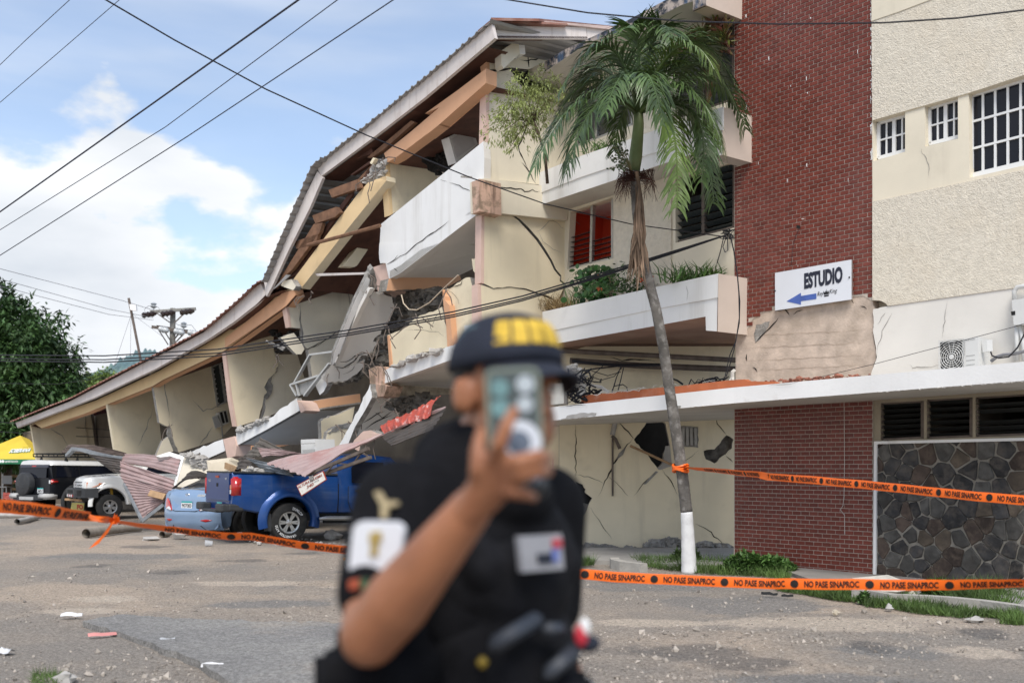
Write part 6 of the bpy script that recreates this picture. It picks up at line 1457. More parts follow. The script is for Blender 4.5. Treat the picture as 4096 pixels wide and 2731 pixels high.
def frond(name, P0, P1, P2, n, L, w, mat, seed, droop=.75, start=.16, curl=1.0, hang=0.0):
    n = int(n * 1.5); L *= 1.3; w *= .82; droop *= 1.15
    r = random.Random(seed); mb = MB(); rach = [bez(P0, P1, P2, k / 16) for k in range(17)]
    mb.tube(rach, [.028 * (1 - .85 * k / 16) + .003 for k in range(17)], 6)
    att0 = r.uniform(.3, .75)
    for k in range(n):
        t = start + (1 - start) * (k + r.uniform(-.3, .3)) / n; t = min(max(t, 0), 1); p = bez(P0, P1, P2, t); tg = (bez(P0, P1, P2, min(1, t + .02)) - bez(P0, P1, P2, max(0, t - .02))).normalized()
        sd_ = tg.cross(Vector((0, 0, 1)))
        if sd_.length < .15: sd_ = tg.cross(Vector((.3, 1, 0)))
        sd_.normalize(); upn = sd_.cross(tg)
        for sg in (-1, 1):
            l = L * (.35 + .65 * math.sin(math.pi * min(1, .12 + t * .86)) ** .7) * r.uniform(.8, 1.1)
            d = (tg * r.uniform(.35, .9) + sd_ * sg * r.uniform(.35, .9) + upn * r.uniform(.0, .55) * (1 - t) - Vector((0, 0, hang))).normalized()
            q = p.copy(); seg = [q.copy()]; g_ = droop * r.uniform(.6, 1.35)
            for j in range(4):
                q = q + d * l / 4; d = (d - Vector((0, 0, g_ * .34)) + rv(r) * .05).normalized(); seg.append(q.copy())
            vs = []
            ww = w * r.uniform(.8, 1.15); wx = None
            for j, s_ in enumerate(seg):
                dd = (seg[min(j + 1, 4)] - seg[max(j - 1, 0)]).normalized(); x = dd.cross(upn + rv(r) * .15)
                if x.length < 1e-3: x = sd_.copy()
                x.normalize(); wd = ww * (.55, 1, .95, .65, .06)[j] / 2; vs += [s_ + x * wd, s_ - x * wd]
            mb.add(vs, [(j * 2, j * 2 + 2, j * 2 + 3, j * 2 + 1) for j in range(4)], att=min(1, max(.02, att0 + r.uniform(-.3, .3))))
    mb.att = [a or .4 for a in mb.att]
    return mb.build(name, mat, palm)
B0 = at(*z('U', (1464, 262))[0], PY)
def up_(u_, v_, dy): return at(u_ / .57422, v_ / .57422, PY + dy)
for k, (c, cd, t, td, n, L, w, mt, dr) in enumerate([
    ((1400, 40), -.3, (1280, 222), -.5, 46, .46, .034, lf_palm, .9), ((1370, 110), .5, (1300, 260), .7, 40, .42, .032, lf_palm, .9),
    ((1330, 190), -.5, (1228, 385), -.9, 52, .50, .036, lf_palm, 1.0), ((1370, 195), -1.0, (1300, 400), -1.3, 46, .46, .036, lf_palm, 1.0),
    ((1470, 60), .1, (1440, 65), -.4, 40, .42, .034, lf_palm, .6), ((1510, 30), .2, (1545, 95), -.6, 40, .44, .034, lf_palm, .8),
    ((1520, 70), .6, (1640, 95), .7, 42, .50, .026, lf_palm2, .4), ((1580, 30), .2, (1700, 215), .1, 52, .48, .03, lf_palm, .8),
    ((1600, 90), -.5, (1698, 265), -.7, 50, .46, .03, lf_palm, .9), ((1580, 150), -.9, (1662, 345), -1.2, 48, .44, .032, lf_palm, .9),
    ((1600, 200), .3, (1640, 470), .5, 56, .46, .034, lf_palm, .9), ((1550, 215), -.7, (1555, 480), -.9, 50, .44, .036, lf_palm2, .9),
    ((1430, 230), .3, (1412, 350), .4, 30, .34, .03, lf_palm, .9), ((1480, 120), -1.2, (1525, 290), -1.6, 44, .44, .034, lf_palm, 1.1),
    ((1420, 90), .9, (1350, 190), 1.5, 36, .42, .03, lf_palm, .8), ((1550, 100), 1.1, (1620, 200), 1.7, 38, .44, .03, lf_palm, .8), ((1490, 60), .9, (1510, 120), 1.6, 34, .42, .03, lf_palm, .8), ((1640, 130), .3, (1712, 300), .6, 44, .42, .028, lf_palm, 1.0), ((1360, 140), .2, (1262, 300), .3, 44, .42, .028, lf_palm, 1.0), ((1560, 60), -.8, (1640, 160), -1.2, 40, .42, .026, lf_palm2, .9), ((1620, 220), -.5, (1610, 420), -.8, 44, .42, .03, lf_palm, .9), ((1440, 130), -1.0, (1390, 260), -1.5, 38, .40, .03, lf_palm, 1.1)]):
    P1, P2 = up_(*c, cd), up_(*t, td); P1 = P1 + (P1 - B0.lerp(P2, .5)) * .35
    frond('frond', B0, P1, P2, n, L, w, mt, 200 + k, dr)
dd0 = at(*z('U', (1462, 395))[0], PY - .18)
mb = Leaves(); r = random.Random(77)
for k in range(75):
    t = r.random() ** .7; a = up_(1466 + r.uniform(-6, 8), 420 + t * 150, -.2 + r.uniform(-.06, .06)); e = up_(1470 + r.uniform(-32, 22) * (.3 + t), 540 + t * 130 + r.uniform(-20, 20), -.25 + r.uniform(-.2, .15))
    m = a.lerp(e, .5) + Vector((r.uniform(-.03, .03), 0, 0)); x = Vector((1, r.uniform(-.6, .6), 0)) * r.uniform(.008, .02)
    mb.add([a - x * .5, a + x * .5, m + x, m - x, e], [(0, 1, 2, 3), (3, 2, 4)], att=r.uniform(.1, .95))
mb.tube([dd0, up_(1475, 470, -.24), up_(1482, 540, -.28), up_(1470, 640, -.3)], [.03, .022, .014, .005], 6); mb.att = [a or .5 for a in mb.att]; mb.build('dead_frond', dead_m, palm)
mb = MB(); r = random.Random(5)
for k in range(120):
    sg = -1 if k < 75 else 1; a = up_(1462 + sg * r.uniform(0, 12), 405 + r.uniform(-12, 12), -.05 + r.uniform(-.1, .1)); b = up_(1462 + sg * r.uniform(15, 45), 400 + r.uniform(-14, 20), r.uniform(-.3, .2)); e = up_(1462 + sg * r.uniform(4, 52), 430 + r.uniform(-10, 36), r.uniform(-.35, .25))
    mb.tube([a, b, e], [.005, .004, .002], 4, cap=False)
mb.build('dry_flower_strands', M('dark_red_strand', (.075, .030, .022), .9, .4, 6), palm)
mb = MB(); r = random.Random(6); berry = MB()
for k in range(36):
    a = up_(1452, 392, -.1); e = up_(1412 + r.uniform(-16, 26), 362 + r.uniform(-28, 28), -.25 + r.uniform(-.15, .15)); mb.tube([a, a.lerp(e, .55) + Vector((0, 0, .05)), e], .004, 4, cap=False)
    for j in range(3):
        p = a.lerp(e, r.uniform(.75, 1.05)) + rv(r) * .025; add_rock(berry, p, .03, k * 7 + j)
mb.build('fruit_stalks', M('olive_stalk', (.22, .20, .10), .8, .2), palm); tag(berry.build('fruit', M('green_fruit', (.10, .14, .07), .5, .3), palm), kind='stuff')
# small tree sprouting on the ledge
st = empty('small_tree', at(2190, 735, 17.2), 'sparse light green tree sprouting on the cracked ledge left of the palm', 'tree')
B_ = [(at(*p, 17.0 + dy), R_) for p, dy, R_ in zip(z('F', (880, 760), (1100, 780), (830, 900), (1000, 950), (1200, 880), (760, 1150), (900, 1180), (1230, 960), (690, 1180), (800, 1320), (1050, 1060), (880, 1040)), (0, .2, -.1, -.2, .3, 0, -.1, .2, 0, -.1, .1, -.1), (.26, .30, .34, .36, .28, .34, .30, .26, .26, .12, .3, .3))]
tag(crown(B_, 420, .085, .022, 3, .75, .15, 8, .12).build('crown', lf_light, st))
mb = MB(); b0 = at(2190, 735, 17.2); r = random.Random(3)
j0 = at(*z('F', (1000, 1120))[0], 17.0)
mb.tube([b0, at(*z('F', (1100, 1400))[0], 17.1), j0], [.03, .028, .022], 6)
for c, R_ in B_: mb.tube([j0, j0.lerp(c, .5) + Vector((0, 0, .1)), c + rv(r) * R_ * .5], [.016, .011, .004], 5)
mb.build('trunk', bark_b, st, True)
# large trees at the left
def big_tree(label, px, py0, Y, blobs, n, L, w, mat, seed, r0=.35, group=None, droop=.5, per=9, spread=.45):
    base = at(px, py0, Y); base.z = 0; t = empty('tree', base, label, 'tree', group)
    B = [(at(x, y, Y + dy), R_) for x, y, dy, R_ in blobs]
    limb_tree(t, base, B[0][0] + Vector((0, 0, B[0][1] * .5)), r0, B, seed, bark_b)
    crown(B, n, L, w, seed, droop, .5, per, spread).build('crown', mat, t); return t
big_tree('tall dense dark green tree left of the collapsed roof', 20, 2000, 46, [(10, 1440, 0, 3.0), (-60, 1330, .5, 2.4), (10, 1290, 0, 1.1), (95, 1370, -.3, 1.55), (150, 1480, 0, 1.6), (60, 1560, -.8, 2.3), (190, 1590, .2, 1.45), (130, 1680, -.5, 1.9), (20, 1700, -1, 2.2), (240, 1680, .4, 1.3), (-120, 1600, 0, 3.0)], 4600, .34, .13, lf_dark, 11)
big_tree('dark understorey tree behind the yellow tent', 70, 2000, 50, [(40, 1800, 0, 2.0), (120, 1740, 0, 1.6), (-60, 1790, .5, 2.2), (210, 1760, 1, 1.5), (-150, 1700, 1, 2.5)], 1500, .34, .13, lf_dark, 12, .2)
big_tree('rounded bright green tree far behind the roof edge', 340, 1700, 130, [(330, 1575, 0, 2.6), (390, 1560, 1, 2.4), (280, 1600, -1, 2.4), (440, 1545, 2, 2.0), (370, 1620, -2, 3)], 1500, .55, .3, lf_yel, 13, .3, per=7, spread=.7)
big_tree('low mid green tree beyond the slumped roof tip', 270, 1720, 105, [(235, 1600, 0, 2.3), (290, 1640, -1, 2.2), (200, 1650, 1, 2.2), (330, 1650, 0, 2.2)], 1200, .5, .26, lf_mid, 14, .3, per=7, spread=.7)
# planter plants
def plant(name, label, cat, base, mb, mat, group=None):
    o = mb.build(name, mat); tag(o, label, cat, group); return o
def blades(center, n, sx, sy, h, w, seed, lean=.5, att=None):
    r = random.Random(seed); mb = Leaves()
    for _ in range(n):
        p = center + Vector((r.gauss(0, sx), r.gauss(0, sy), 0)); d = Vector((r.gauss(0, lean), r.gauss(0, lean), 1)).normalized(); l = h * r.uniform(.5, 1.15); x = d.cross(rv(r)).normalized() * w / 2; q = p + d * l * .55; e = q + (d + Vector((r.gauss(0, .5), r.gauss(0, .5), -.35))).normalized() * l * .5
        mb.add([p - x, p + x, q + x * .8, q - x * .8, e], [(0, 1, 2, 3), (3, 2, 4)], att=r.uniform(.05, 1))
    return mb
FPi = FP.off(-.35)
def soil(px, py): return FPi(px, py)
mb = Leaves(); r = random.Random(8); c0 = soil(2385, 1205)
for k in range(260):
    p = c0 + Vector((r.gauss(0, .20), r.gauss(0, .14), r.uniform(.02, .62))); d = rv(r); d.z = d.z * .3 + .1
    n_ = 7; a = r.random(); nn = (Vector((-.5, -.8, .35)) + rv(r) * .7).normalized(); x = nn.cross(Vector((0, 0, 1))).normalized(); y = nn.cross(x); R_ = r.uniform(.035, .062)
    mb.add([p + (x * math.cos(t) + y * math.sin(t)) * R_ for t in [k_ * 6.283 / n_ for k_ in range(n_)]], [tuple(range(n_))], att=a)
for k in range(8): mb.tube([c0 + Vector((r.gauss(0, .1), 0, -.1)), c0 + Vector((r.gauss(0, .18), 0, .5))], .008, 4)
plant('round_leaf_shrub', 'round leaved dark green shrub in the lower planter below the red window', 'shrub', c0, mb, leaf_mat('glossy_leaf', (.035, .095, .025), .3))
mb = Leaves(); c1 = soil(2520, 1175); r = random.Random(9)
for k in range(620):
    p = c1 + Vector((r.gauss(0, .34), r.gauss(0, .14), abs(r.gauss(0, .20)))); mb.leaf(p, rv(r) + Vector((0, 0, .4)), rv(r), .09, .03, r)
o = plant('flowering_shrub', 'low dark shrub with orange flowers behind the dead palm frond', 'shrub', c1, mb, lf_dark)
fl = MB()
for px, py in ((2436, 1112), (2441, 1158), (2445, 1165), (2612, 1130), (2640, 1110), (2650, 1118)):
    for j in range(5): add_rock(fl, soil(px, py) + OUT * .3 + rv(r) * .03, .035, px + j)
fl.build('flower', M('orange_flower', (.62, .13, .05), .6, .1), o)
plant('grass_tuft', 'dry straw coloured grass spilling over the left end of the lower planter', 'grass', None, blades(soil(2235, 1240), 260, .16, .12, .45, .012, 10, .8), dry_m)
plant('grass_tuft', 'thin upright grass between dry straw and round leaved shrub', 'grass', None, blades(soil(2320, 1220), 60, .13, .1, .55, .014, 11, .35), lf_mid)
plant('grass_tuft', 'long bladed green grass at the right end of the lower planter', 'grass', None, blades(soil(2800, 1130), 170, .28, .12, .42, .03, 12, .5), lf_mid)
plant('grass_tuft', 'weedy grass in the upper planter below the grey louvred window', 'grass', None, blades(soil(2420, 612), 130, .22, .12, .32, .02, 13, .6), lf_mid)
mb = Leaves(); cc = soil(2830, 420); r = random.Random(14)
for (px, py) in ((2812, 140), (2870, 120), (2880, 190), (2790, 180), (2895, 140)):
    p = FPi(px, py); mb.tube([cc, cc.lerp(p, .5) + Vector((.05, 0, .0)), p], [.02, .016, .01], 5)
    for j in range(24): mb.leaf(p + rv(r) * .04, rv(r) + Vector((0, 0, .25)), rv(r), .30, .075, r)
mb.att = [a or .3 for a in mb.att]
plant('croton_plant', 'tall croton with dark red and green leaves beside the brick tower', 'plant', None, mb, M('croton_leaf', (.14, .05, .035), .4, .5, 6, stain=(5, .45, .6, (.12, .15, .03), .9), rnd=.4))
# weeds and grass on the ground
def ground_grass(name, poly, n, h, w, seed, mat, label=None):
    r = random.Random(seed); mb = Leaves(); x0, x1 = min(p[0] for p in poly), max(p[0] for p in poly); y0, y1 = min(p[1] for p in poly), max(p[1] for p in poly); c = 0
    while c < n:
        x, y = r.uniform(x0, x1), r.uniform(y0, y1); ins = False
        for (a, b) in zip(poly, poly[1:] + poly[:1]):
            if (a[1] > y) != (b[1] > y) and x < (b[0] - a[0]) * (y - a[1]) / (b[1] - a[1]) + a[0]: ins = not ins
        if not ins: continue
        p = ground(x, y, .0); c += 1
        if noise.noise(p * 1.5) < -.22: continue
        d = Vector((r.gauss(0, .5), r.gauss(0, .5), 1)).normalized(); l = h * r.uniform(.4, 1.2) * (1 + .5 * noise.noise(p * 2)); xx = d.cross(rv(r)).normalized() * w / 2; e = p + d * l + Vector((r.gauss(0, .3), r.gauss(0, .3), -.1)) * l * .4
        mb.add([p - xx, p + xx, e], [(0, 1, 2)], att=min(1, max(.03, .5 + .6 * noise.noise(p * 2.2) + r.uniform(-.25, .25))))
    o = mb.build(name, mat); return tag(o, label, 'grass', kind='stuff')
ground_grass('grass', z('N', (720, 770), (900, 770), (1200, 775), (1500, 800), (1800, 820), (2200, 930), (2220, 960), (1900, 930), (1500, 915), (1150, 880), (900, 850)), 5200, .16, .012, 1, grass_m)
ground_grass('grass', z('O', (60, 705), (420, 710), (720, 745), (1000, 800), (800, 830), (600, 810), (350, 760), (100, 725)), 3400, .12, .012, 2, grass_m)
ground_grass('grass', z('O', (1000, 775), (1150, 720), (1280, 720), (1370, 800), (1200, 805)), 1300, .13, .012, 3, grass_m)
ground_grass('grass', z('O', (830, 825), (1180, 830), (1400, 850), (1700, 880), (2000, 925), (2351, 980), (2351, 1045), (2000, 1010), (1700, 960), (1350, 930), (1150, 890), (900, 870)), 5200, .13, .012, 4, grass_m)
ground_grass('grass', z('O', (1430, 790), (1540, 740), (1800, 735), (2100, 745), (2330, 830), (2250, 890), (1900, 880), (1560, 845)), 3600, .26, .014, 5, grass_m)
ground_grass('grass', z('N', (160, 800), (240, 790), (400, 800), (410, 830), (180, 840)), 500, .2, .012, 6, grass_m)
ground_grass('grass', z('U', (75, 1548), (130, 1545), (150, 1568), (70, 1580)), 260, .10, .006, 7, grass_m)
ground_grass('grass', z('U', (465, 1548), (540, 1550), (580, 1570), (480, 1568)), 220, .05, .006, 8, dry_m)
def weed(label, poly, n, h, L, w, seed, mat=None, rise=1.0):
    r = random.Random(seed); mb = Leaves(); cx, cy = sum(p[0] for p in poly) / len(poly), sum(p[1] for p in poly) / len(poly); c = ground(cx, cy); ex = (max(p[0] for p in poly) - min(p[0] for p in poly)) / F * c.y / 2
    for _ in range(n):
        a, q = r.uniform(0, 6.283), math.sqrt(r.random()); p = c + Vector((math.cos(a) * q * ex, math.sin(a) * q * ex * .45, 0)); hh = h * math.sqrt(max(.02, 1 - q * q)) * r.uniform(.35, 1.05) * (1 + .4 * noise.noise(p * 3)); p = p + Vector((0, 0, hh))
        for j in range(3): mb.leaf(p, rv(r) + Vector((0, -.2, .35)), Vector((0, 0, 1)) + rv(r) * .4, L * r.uniform(.7, 1.2), w, r, min(1, max(.03, .25 + .6 * hh / h + r.uniform(-.2, .2))))
    o = mb.build('weed', mat or lf_mid); tag(o, label, 'weed', 'weeds in the forecourt')
weed('broad leafy dark green weed mound in front of the brick tower base', z('N', (1560, 850), (2260, 940)), 1100, .27, .10, .045, 21, lf_mid)
weed('small bright green weed clump at the foot of the palm', z('N', (1120, 790), (1380, 800)), 300, .24, .09, .035, 22, grass_m)
weed('leafy weed at the left of the grass below the stone wall', z('O', (1420, 800), (1640, 840)), 240, .24, .10, .05, 23)
weed('tiny weed beside the kerb end', z('O', (830, 820), (930, 860)), 90, .12, .07, .035, 24)
# ---------------------------------------------------------------- fallen carport sheets, slabs and rubble
def csheet(name, q, ribs, amp, mat, label=None, cat=None, group=None, sag=0.0, nu=24, seed=0, ragged=.0, thick=.006, parent=None, per=8):
    """ribbed metal sheet on four corners (top left, top right, bottom right, bottom left); ribs run from left to right"""
    q = [at(*p) for p in q]; nrm = (q[1] - q[0]).cross(q[3] - q[0]).normalized()
    if nrm.dot(Vector((0, 0, H)) - q[0]) < 0: nrm = -nrm
    nv = ribs * per; vs = []; r = random.Random(seed)
    for j in range(nv + 1):
        v = j / nv; ph = (v * ribs) % 1; w = amp * (1 if ph < .2 else (1 - (ph - .2) / .12 if ph < .32 else (0 if ph < .88 else (ph - .88) / .12)))
        ea, eb = r.uniform(-1, 1) * ragged, r.uniform(-1, 1) * ragged
        for i in range(nu + 1):
            u_ = i / nu; uu = u_ + (ea * (1 - u_) + eb * u_); p = bil(q, uu, v) + nrm * (w + sag * math.sin(math.pi * u_) + .04 * noise.noise(Vector((u_ * 3 + seed, v * 3, seed))) + .015 * noise.noise(Vector((u_ * 9, v * 9, seed))))
            vs.append(p)
    n = len(vs); vs += [p - nrm * thick for p in vs]; fs = []
    m = nu + 1
    for j in range(nv):
        for i in range(nu): a = j * m + i; fs += [(a, a + 1, a + m + 1, a + m), (n + a, n + a + m, n + a + m + 1, n + a + 1)]
    for i in range(nu): a, b = i, nv * m + i; fs += [(a, a + n, a + n + 1, a + 1), (b, b + 1, b + n + 1, b + n)]
    for j in range(nv): a, b = j * m, j * m + nu; fs += [(a, a + m, a + m + n, a + n), (b, b + n, b + m + n, b + m)]
    o = mesh(name, vs, fs, mat, parent, True); o.data.set_sharp_from_angle(angle=math.radians(28))
    return tag(o, label, cat, group)
def zy(k, *pts): return [z(k, p[:2])[0] + (p[2],) for p in pts]
G_S = 'sheets fallen on the parked cars'
csheet('corrugated_sheet', zy('B', (1150, 500, 27.2), (1657, 548, 25.6), (1622, 690, 25.2), (1112, 575, 26.8)), 4, .035, sheet_pink, 'faded pinkish corrugated sheet lying level beside the cream slab, above the hanging one', 'roof sheet', G_S, .05, seed=1)
csheet('corrugated_sheet', zy('B', (1112, 566, 25.6), (1607, 735, 24.6), (1582, 832, 24.4), (1104, 690, 25.4)), 3, .04, sheet_pink, 'faded red corrugated sheet sloping down across the white off road vehicle', 'roof sheet', G_S, .04, seed=2)
csheet('corrugated_sheet', zy('B', (1104, 688, 25.38), (1584, 830, 24.38), (1490, 955, 24.3), (1306, 1092, 24.4)), 13, .03, sheet_pink, 'crumpled fan of ribbed sheet reaching the ground between white and pale blue cars', 'roof sheet', G_S, .02, seed=3, ragged=.012)
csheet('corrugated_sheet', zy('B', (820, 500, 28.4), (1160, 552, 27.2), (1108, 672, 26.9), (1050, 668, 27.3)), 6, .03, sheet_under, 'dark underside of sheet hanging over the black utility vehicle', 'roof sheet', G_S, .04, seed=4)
csheet('corrugated_sheet', zy('B', (640, 412, 31.0), (1150, 490, 28.6), (1150, 525, 28.2), (570, 490, 30.6)), 5, .035, M('brown_sheet', (.17, .13, .11), .75, .25, 4, metal=.1), 'brown bent sheet lying over the black roof rack', 'roof sheet', G_S, .10, seed=5, ragged=.03)
g_ = MB()
ga = [at(*p) for p in zy('B', (598, 495, 29.6), (655, 432, 29.4), (740, 442, 29.0), (870, 478, 28.4), (1000, 505, 27.9), (1150, 520, 27.3))]
gb_ = [at(*p) for p in zy('B', (600, 520, 29.6), (662, 462, 29.4), (740, 470, 29.0), (870, 508, 28.4), (1000, 536, 27.9), (1150, 552, 27.3))]
D_ = INW * .12
n = len(ga); g_.add(ga + gb_ + [p + D_ for p in ga] + [p + D_ for p in gb_], [f for i in range(n - 1) for f in ((i, i + n, i + n + 1, i + 1), (i, i + 1, i + 1 + 2 * n, i + 2 * n), (i + n, i + 3 * n, i + 3 * n + 1, i + n + 1))])
plant('roof_gutter', 'bent grey galvanised gutter edge above the black utility vehicle', 'gutter', None, g_, steel)
g_ = MB(); pa, pb_, pc = [at(*p) for p in zy('B', (1140, 770, 25.2), (1305, 1108, 24.2), (1500, 960, 24.1))]
g_.bar(pa, pb_, .05, .08); g_.bar(pb_, pc, .05, .08); plant('steel_frame', 'bent galvanised edge frame under the crumpled fan of sheet', 'metal frame', None, g_, steel)
g_ = MB(); g_.bar(at(*zy('B', (1372, 852, 24.35))[0]), at(*zy('B', (1512, 888, 24.2))[0]), .16, .04, upv=(.2, -1, .4)); plant('timber_offcut', 'short raw timber plank lying on the fan of sheet', 'plank', None, g_, wood_l)
csheet('corrugated_sheet', zy('C', (845, 588, 20.6), (1790, 380, 20.4), (1912, 318, 19.9), (1205, 702, 19.3)), 7, .03, sheet_pink, 'faded red ribbed carport sheet resting on the blue pickup above the height sign', 'roof sheet', G_S, .03, seed=6, ragged=.012)
csheet('corrugated_sheet', zy('V', (462, 1130, 19.9), (1010, 890, 18.8), (1012, 900, 18.75), (470, 1140, 19.85)), 1, .01, sheet_pink, 'narrow bright lip of the carport sheet running up behind the officer', 'roof sheet', G_S, .0, seed=7)
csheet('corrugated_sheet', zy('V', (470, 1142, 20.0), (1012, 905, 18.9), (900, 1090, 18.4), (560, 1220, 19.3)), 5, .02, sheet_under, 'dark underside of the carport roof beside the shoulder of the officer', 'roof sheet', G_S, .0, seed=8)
q_ = zy('V', (978, 804, 19.2), (430, 1106, 20.4)), zy('V', (890, 975, 19.0), (530, 1118, 20.0))
csheet('corrugated_sheet', zy('V', (978, 806, 19.3), (885, 978, 18.9), (500, 1122, 20.0), (478, 1050, 20.4)), 7, .03, sheet_red, 'bright red ribbed sheet curled up behind the carport', 'roof sheet', G_S, .06, seed=9)
csheet('corrugated_sheet', zy('C', (760, 440, 22.6), (1160, 492, 21.6), (1150, 500, 21.5), (805, 530, 22.2)), 3, .03, sheet_pink, 'small pinkish sheet torn loose above the pickup tray', 'roof sheet', G_S, .02, seed=10)
csheet('corrugated_sheet', zy('C', (788, 350, 23.0), (1015, 470, 22.6), (760, 520, 22.4), (605, 552, 22.8)), 5, .035, M('grey_brown_sheet', (.13, .115, .10), .7, .25, 4, metal=.2), 'dark folded sheet standing up behind the pickup tailgate', 'roof sheet', G_S, .03, seed=11)
csheet('corrugated_sheet', zy('C', (660, 535, 21.4), (1000, 612, 20.6), (1090, 706, 20.2), (830, 655, 20.9)), 3, .03, steel, 'grey bent flashing lying in the pickup tray', 'roof sheet', G_S, .05, seed=12)
csheet('corrugated_sheet', zy('C', (590, 545, 21.9), (750, 535, 21.5), (640, 640, 21.3), (560, 662, 21.6)), 3, .03, sheet_under, 'small dark folded sheet behind the left end of the tray', 'roof sheet', G_S, .05, seed=13)
tr = MB()
def vb(a, Ya, b, Yb, w=.05): tr.bar(at(*z('R', a)[0], Ya), at(*z('R', b)[0], Yb), w)
vb((1080, 425), 19.5, (1960, 50), 18.6, .06); vb((1300, 425), 19.4, (1990, 180), 18.6, .06)
for a, b in [((1330, 410), (1420, 300)), ((1440, 265), (1660, 285)), ((1740, 265), (1850, 105)), ((1850, 105), (1990, 190))]: vb(a, 19.3, b, 19.1, .025)
plant('roof_truss', 'thin steel lattice truss slanting down over the pickup cab', 'truss', None, tr, rusty)
cbx = empty('white_cabinet', at(*z('C', (1220, 490))[0], 22.6), 'white upright cooler cabinet in the rubble under the tilted floor', 'cabinet')
solid('cabinet_body', [at(*p) for p in zy('C', (1155, 362, 22.2), (1285, 356, 21.9), (1292, 480, 21.9), (1160, 492, 22.2))], INW * .5, M('white_enamel', (.66, .655, .63), .4, .04, 3), cbx)
prism('grille', z('C', (1170, 455), (1280, 448), (1282, 480), (1172, 484)), flat(21.88), .01, M('grille_grey', (.36, .36, .35), .6, .1), cbx)
prism('panel_seam', z('C', (1158, 398), (1286, 392), (1286, 397), (1158, 403)), flat(21.87), .005, conc, cbx)
sl_ = empty('fallen_wall_slab', ground(720, 2060), 'triangular cream wall slab with white edge leaning behind the pale blue car', 'wall slab')
ps = plane3((690, 1990, 24.9), (735, 1825, 25.6), (870, 1900, 25.2))
prism('slab_face', z('B', (1602, 790), (1690, 512), (1990, 672, 1), (1900, 700), (1680, 800)), ps, .18, M('slab_cream', (.62, .57, .47), .85, .06, 1.5), sl_)
prism('slab_edge', z('B', (1596, 780), (1674, 505), (1695, 515), (1612, 792)), ps.off(.02), .2, white, sl_)
prism('slab_edge', z('B', (1430, 512), (1556, 474), (1678, 512), (1662, 546), (1560, 512), (1470, 524)), ps.off(-.1), .2, white, sl_)
tag(mesh('fallen_beam', [], []), None) if False else None
bmv = scatter('B', [(1690, 500), (1760, 495), (1935, 590), (1960, 660), (1860, 620)], 70, .06, .2, flat(25.4), 61); o = bmv.build('rubble_heap', conc_l); tag(o, 'heap of broken pale concrete on top of the cream slab', 'rubble', kind='stuff')
g_ = MB(); r = random.Random(12)
for k in range(4):
    p0 = at(*z('B', (1690 + k * 30, 730 - k * 10))[0], 23.8); P = [p0 + Vector((.25 * t + .12 * math.sin(t * 2 + k), .1 * math.cos(t), .12 * math.sin(t * 1.4 + k) + .05 * t)) for t in [i * .5 for i in range(9)]]; g_.tube(P, .008, 5)
plant('loose_wire', 'tangled dark wire on the crushed saloon roof', 'wire', None, g_, black)
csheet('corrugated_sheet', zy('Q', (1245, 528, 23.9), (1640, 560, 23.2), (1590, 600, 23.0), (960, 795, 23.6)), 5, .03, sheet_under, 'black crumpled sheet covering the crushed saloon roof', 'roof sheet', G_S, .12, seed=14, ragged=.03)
g_ = MB(); g_.bar(at(*z('C', (462, 600))[0], 22.2), at(*z('C', (600, 655))[0], 21.6), .04, .14); plant('timber_offcut', 'pale timber plank sticking out behind the pickup tailgate', 'plank', None, g_, wood_l)
bmv = scatter('C', [(640, 655), (720, 630), (850, 680)], 26, .06, .18, flat(20.9), 62); tag(bmv.build('rubble_heap', conc_l), 'pale rubble piled in the pickup tray', 'rubble', kind='stuff')
wd = M('cream_chunk', (.60, .53, .41), .9, .08, 3)
vsr, fsr = rock((1.3, .5, .55), 5); o = mesh('wall_chunk', [at(*z('C', (520, 650))[0], 22.6) + v for v in vsr], fsr, wd); tag(o, 'cream wall chunk behind the left side of the pickup tray', 'wall chunk')
# height limit sign
hs = empty('height_sign', at(*z('C', (1250, 800))[0], 19.0), 'tilted white sign with red rim reading ALTURA MAXIMA hanging on the pickup', 'sign')
hp = vplane(1245, 18.95, -4000)
rimm = M('sign_red_rim', (.30, .05, .03), .6, .15, 5); sgw = M('worn_sign_white', (.70, .68, .63), .6, .05, 4, stain=(6, .58, .75, (.42, .30, .2), .6))
prism('rim', z('C', (1114, 782), (1358, 648), (1390, 730), (1160, 882)), hp, .02, rimm, hs)
prism('board', z('C', (1121, 786), (1354, 658), (1382, 728), (1163, 872)), hp.off(.004), .01, sgw, hs)
redink = M('faded_red_ink', (.27, .055, .035), .7, .1)
plane_text('ALTURA MAXIMA', hp.off(.006), z('C', (1128, 800))[0], z('C', (1352, 684))[0], 12, redink, hs, .02)
plane_text('340', hp.off(.006), z('C', (1210, 800))[0], z('C', (1272, 766))[0], 13, redink, hs, .02)
plane_text('MTS.', hp.off(.006), z('C', (1282, 752))[0], z('C', (1326, 730))[0], 6, ink, hs, .0)
prism('torn_rag', z('C', (1228, 700, 1), (1262, 690, 1), (1268, 730, 1), (1240, 738, 1)), hp.off(.03), .02, conc, hs, amp=2)
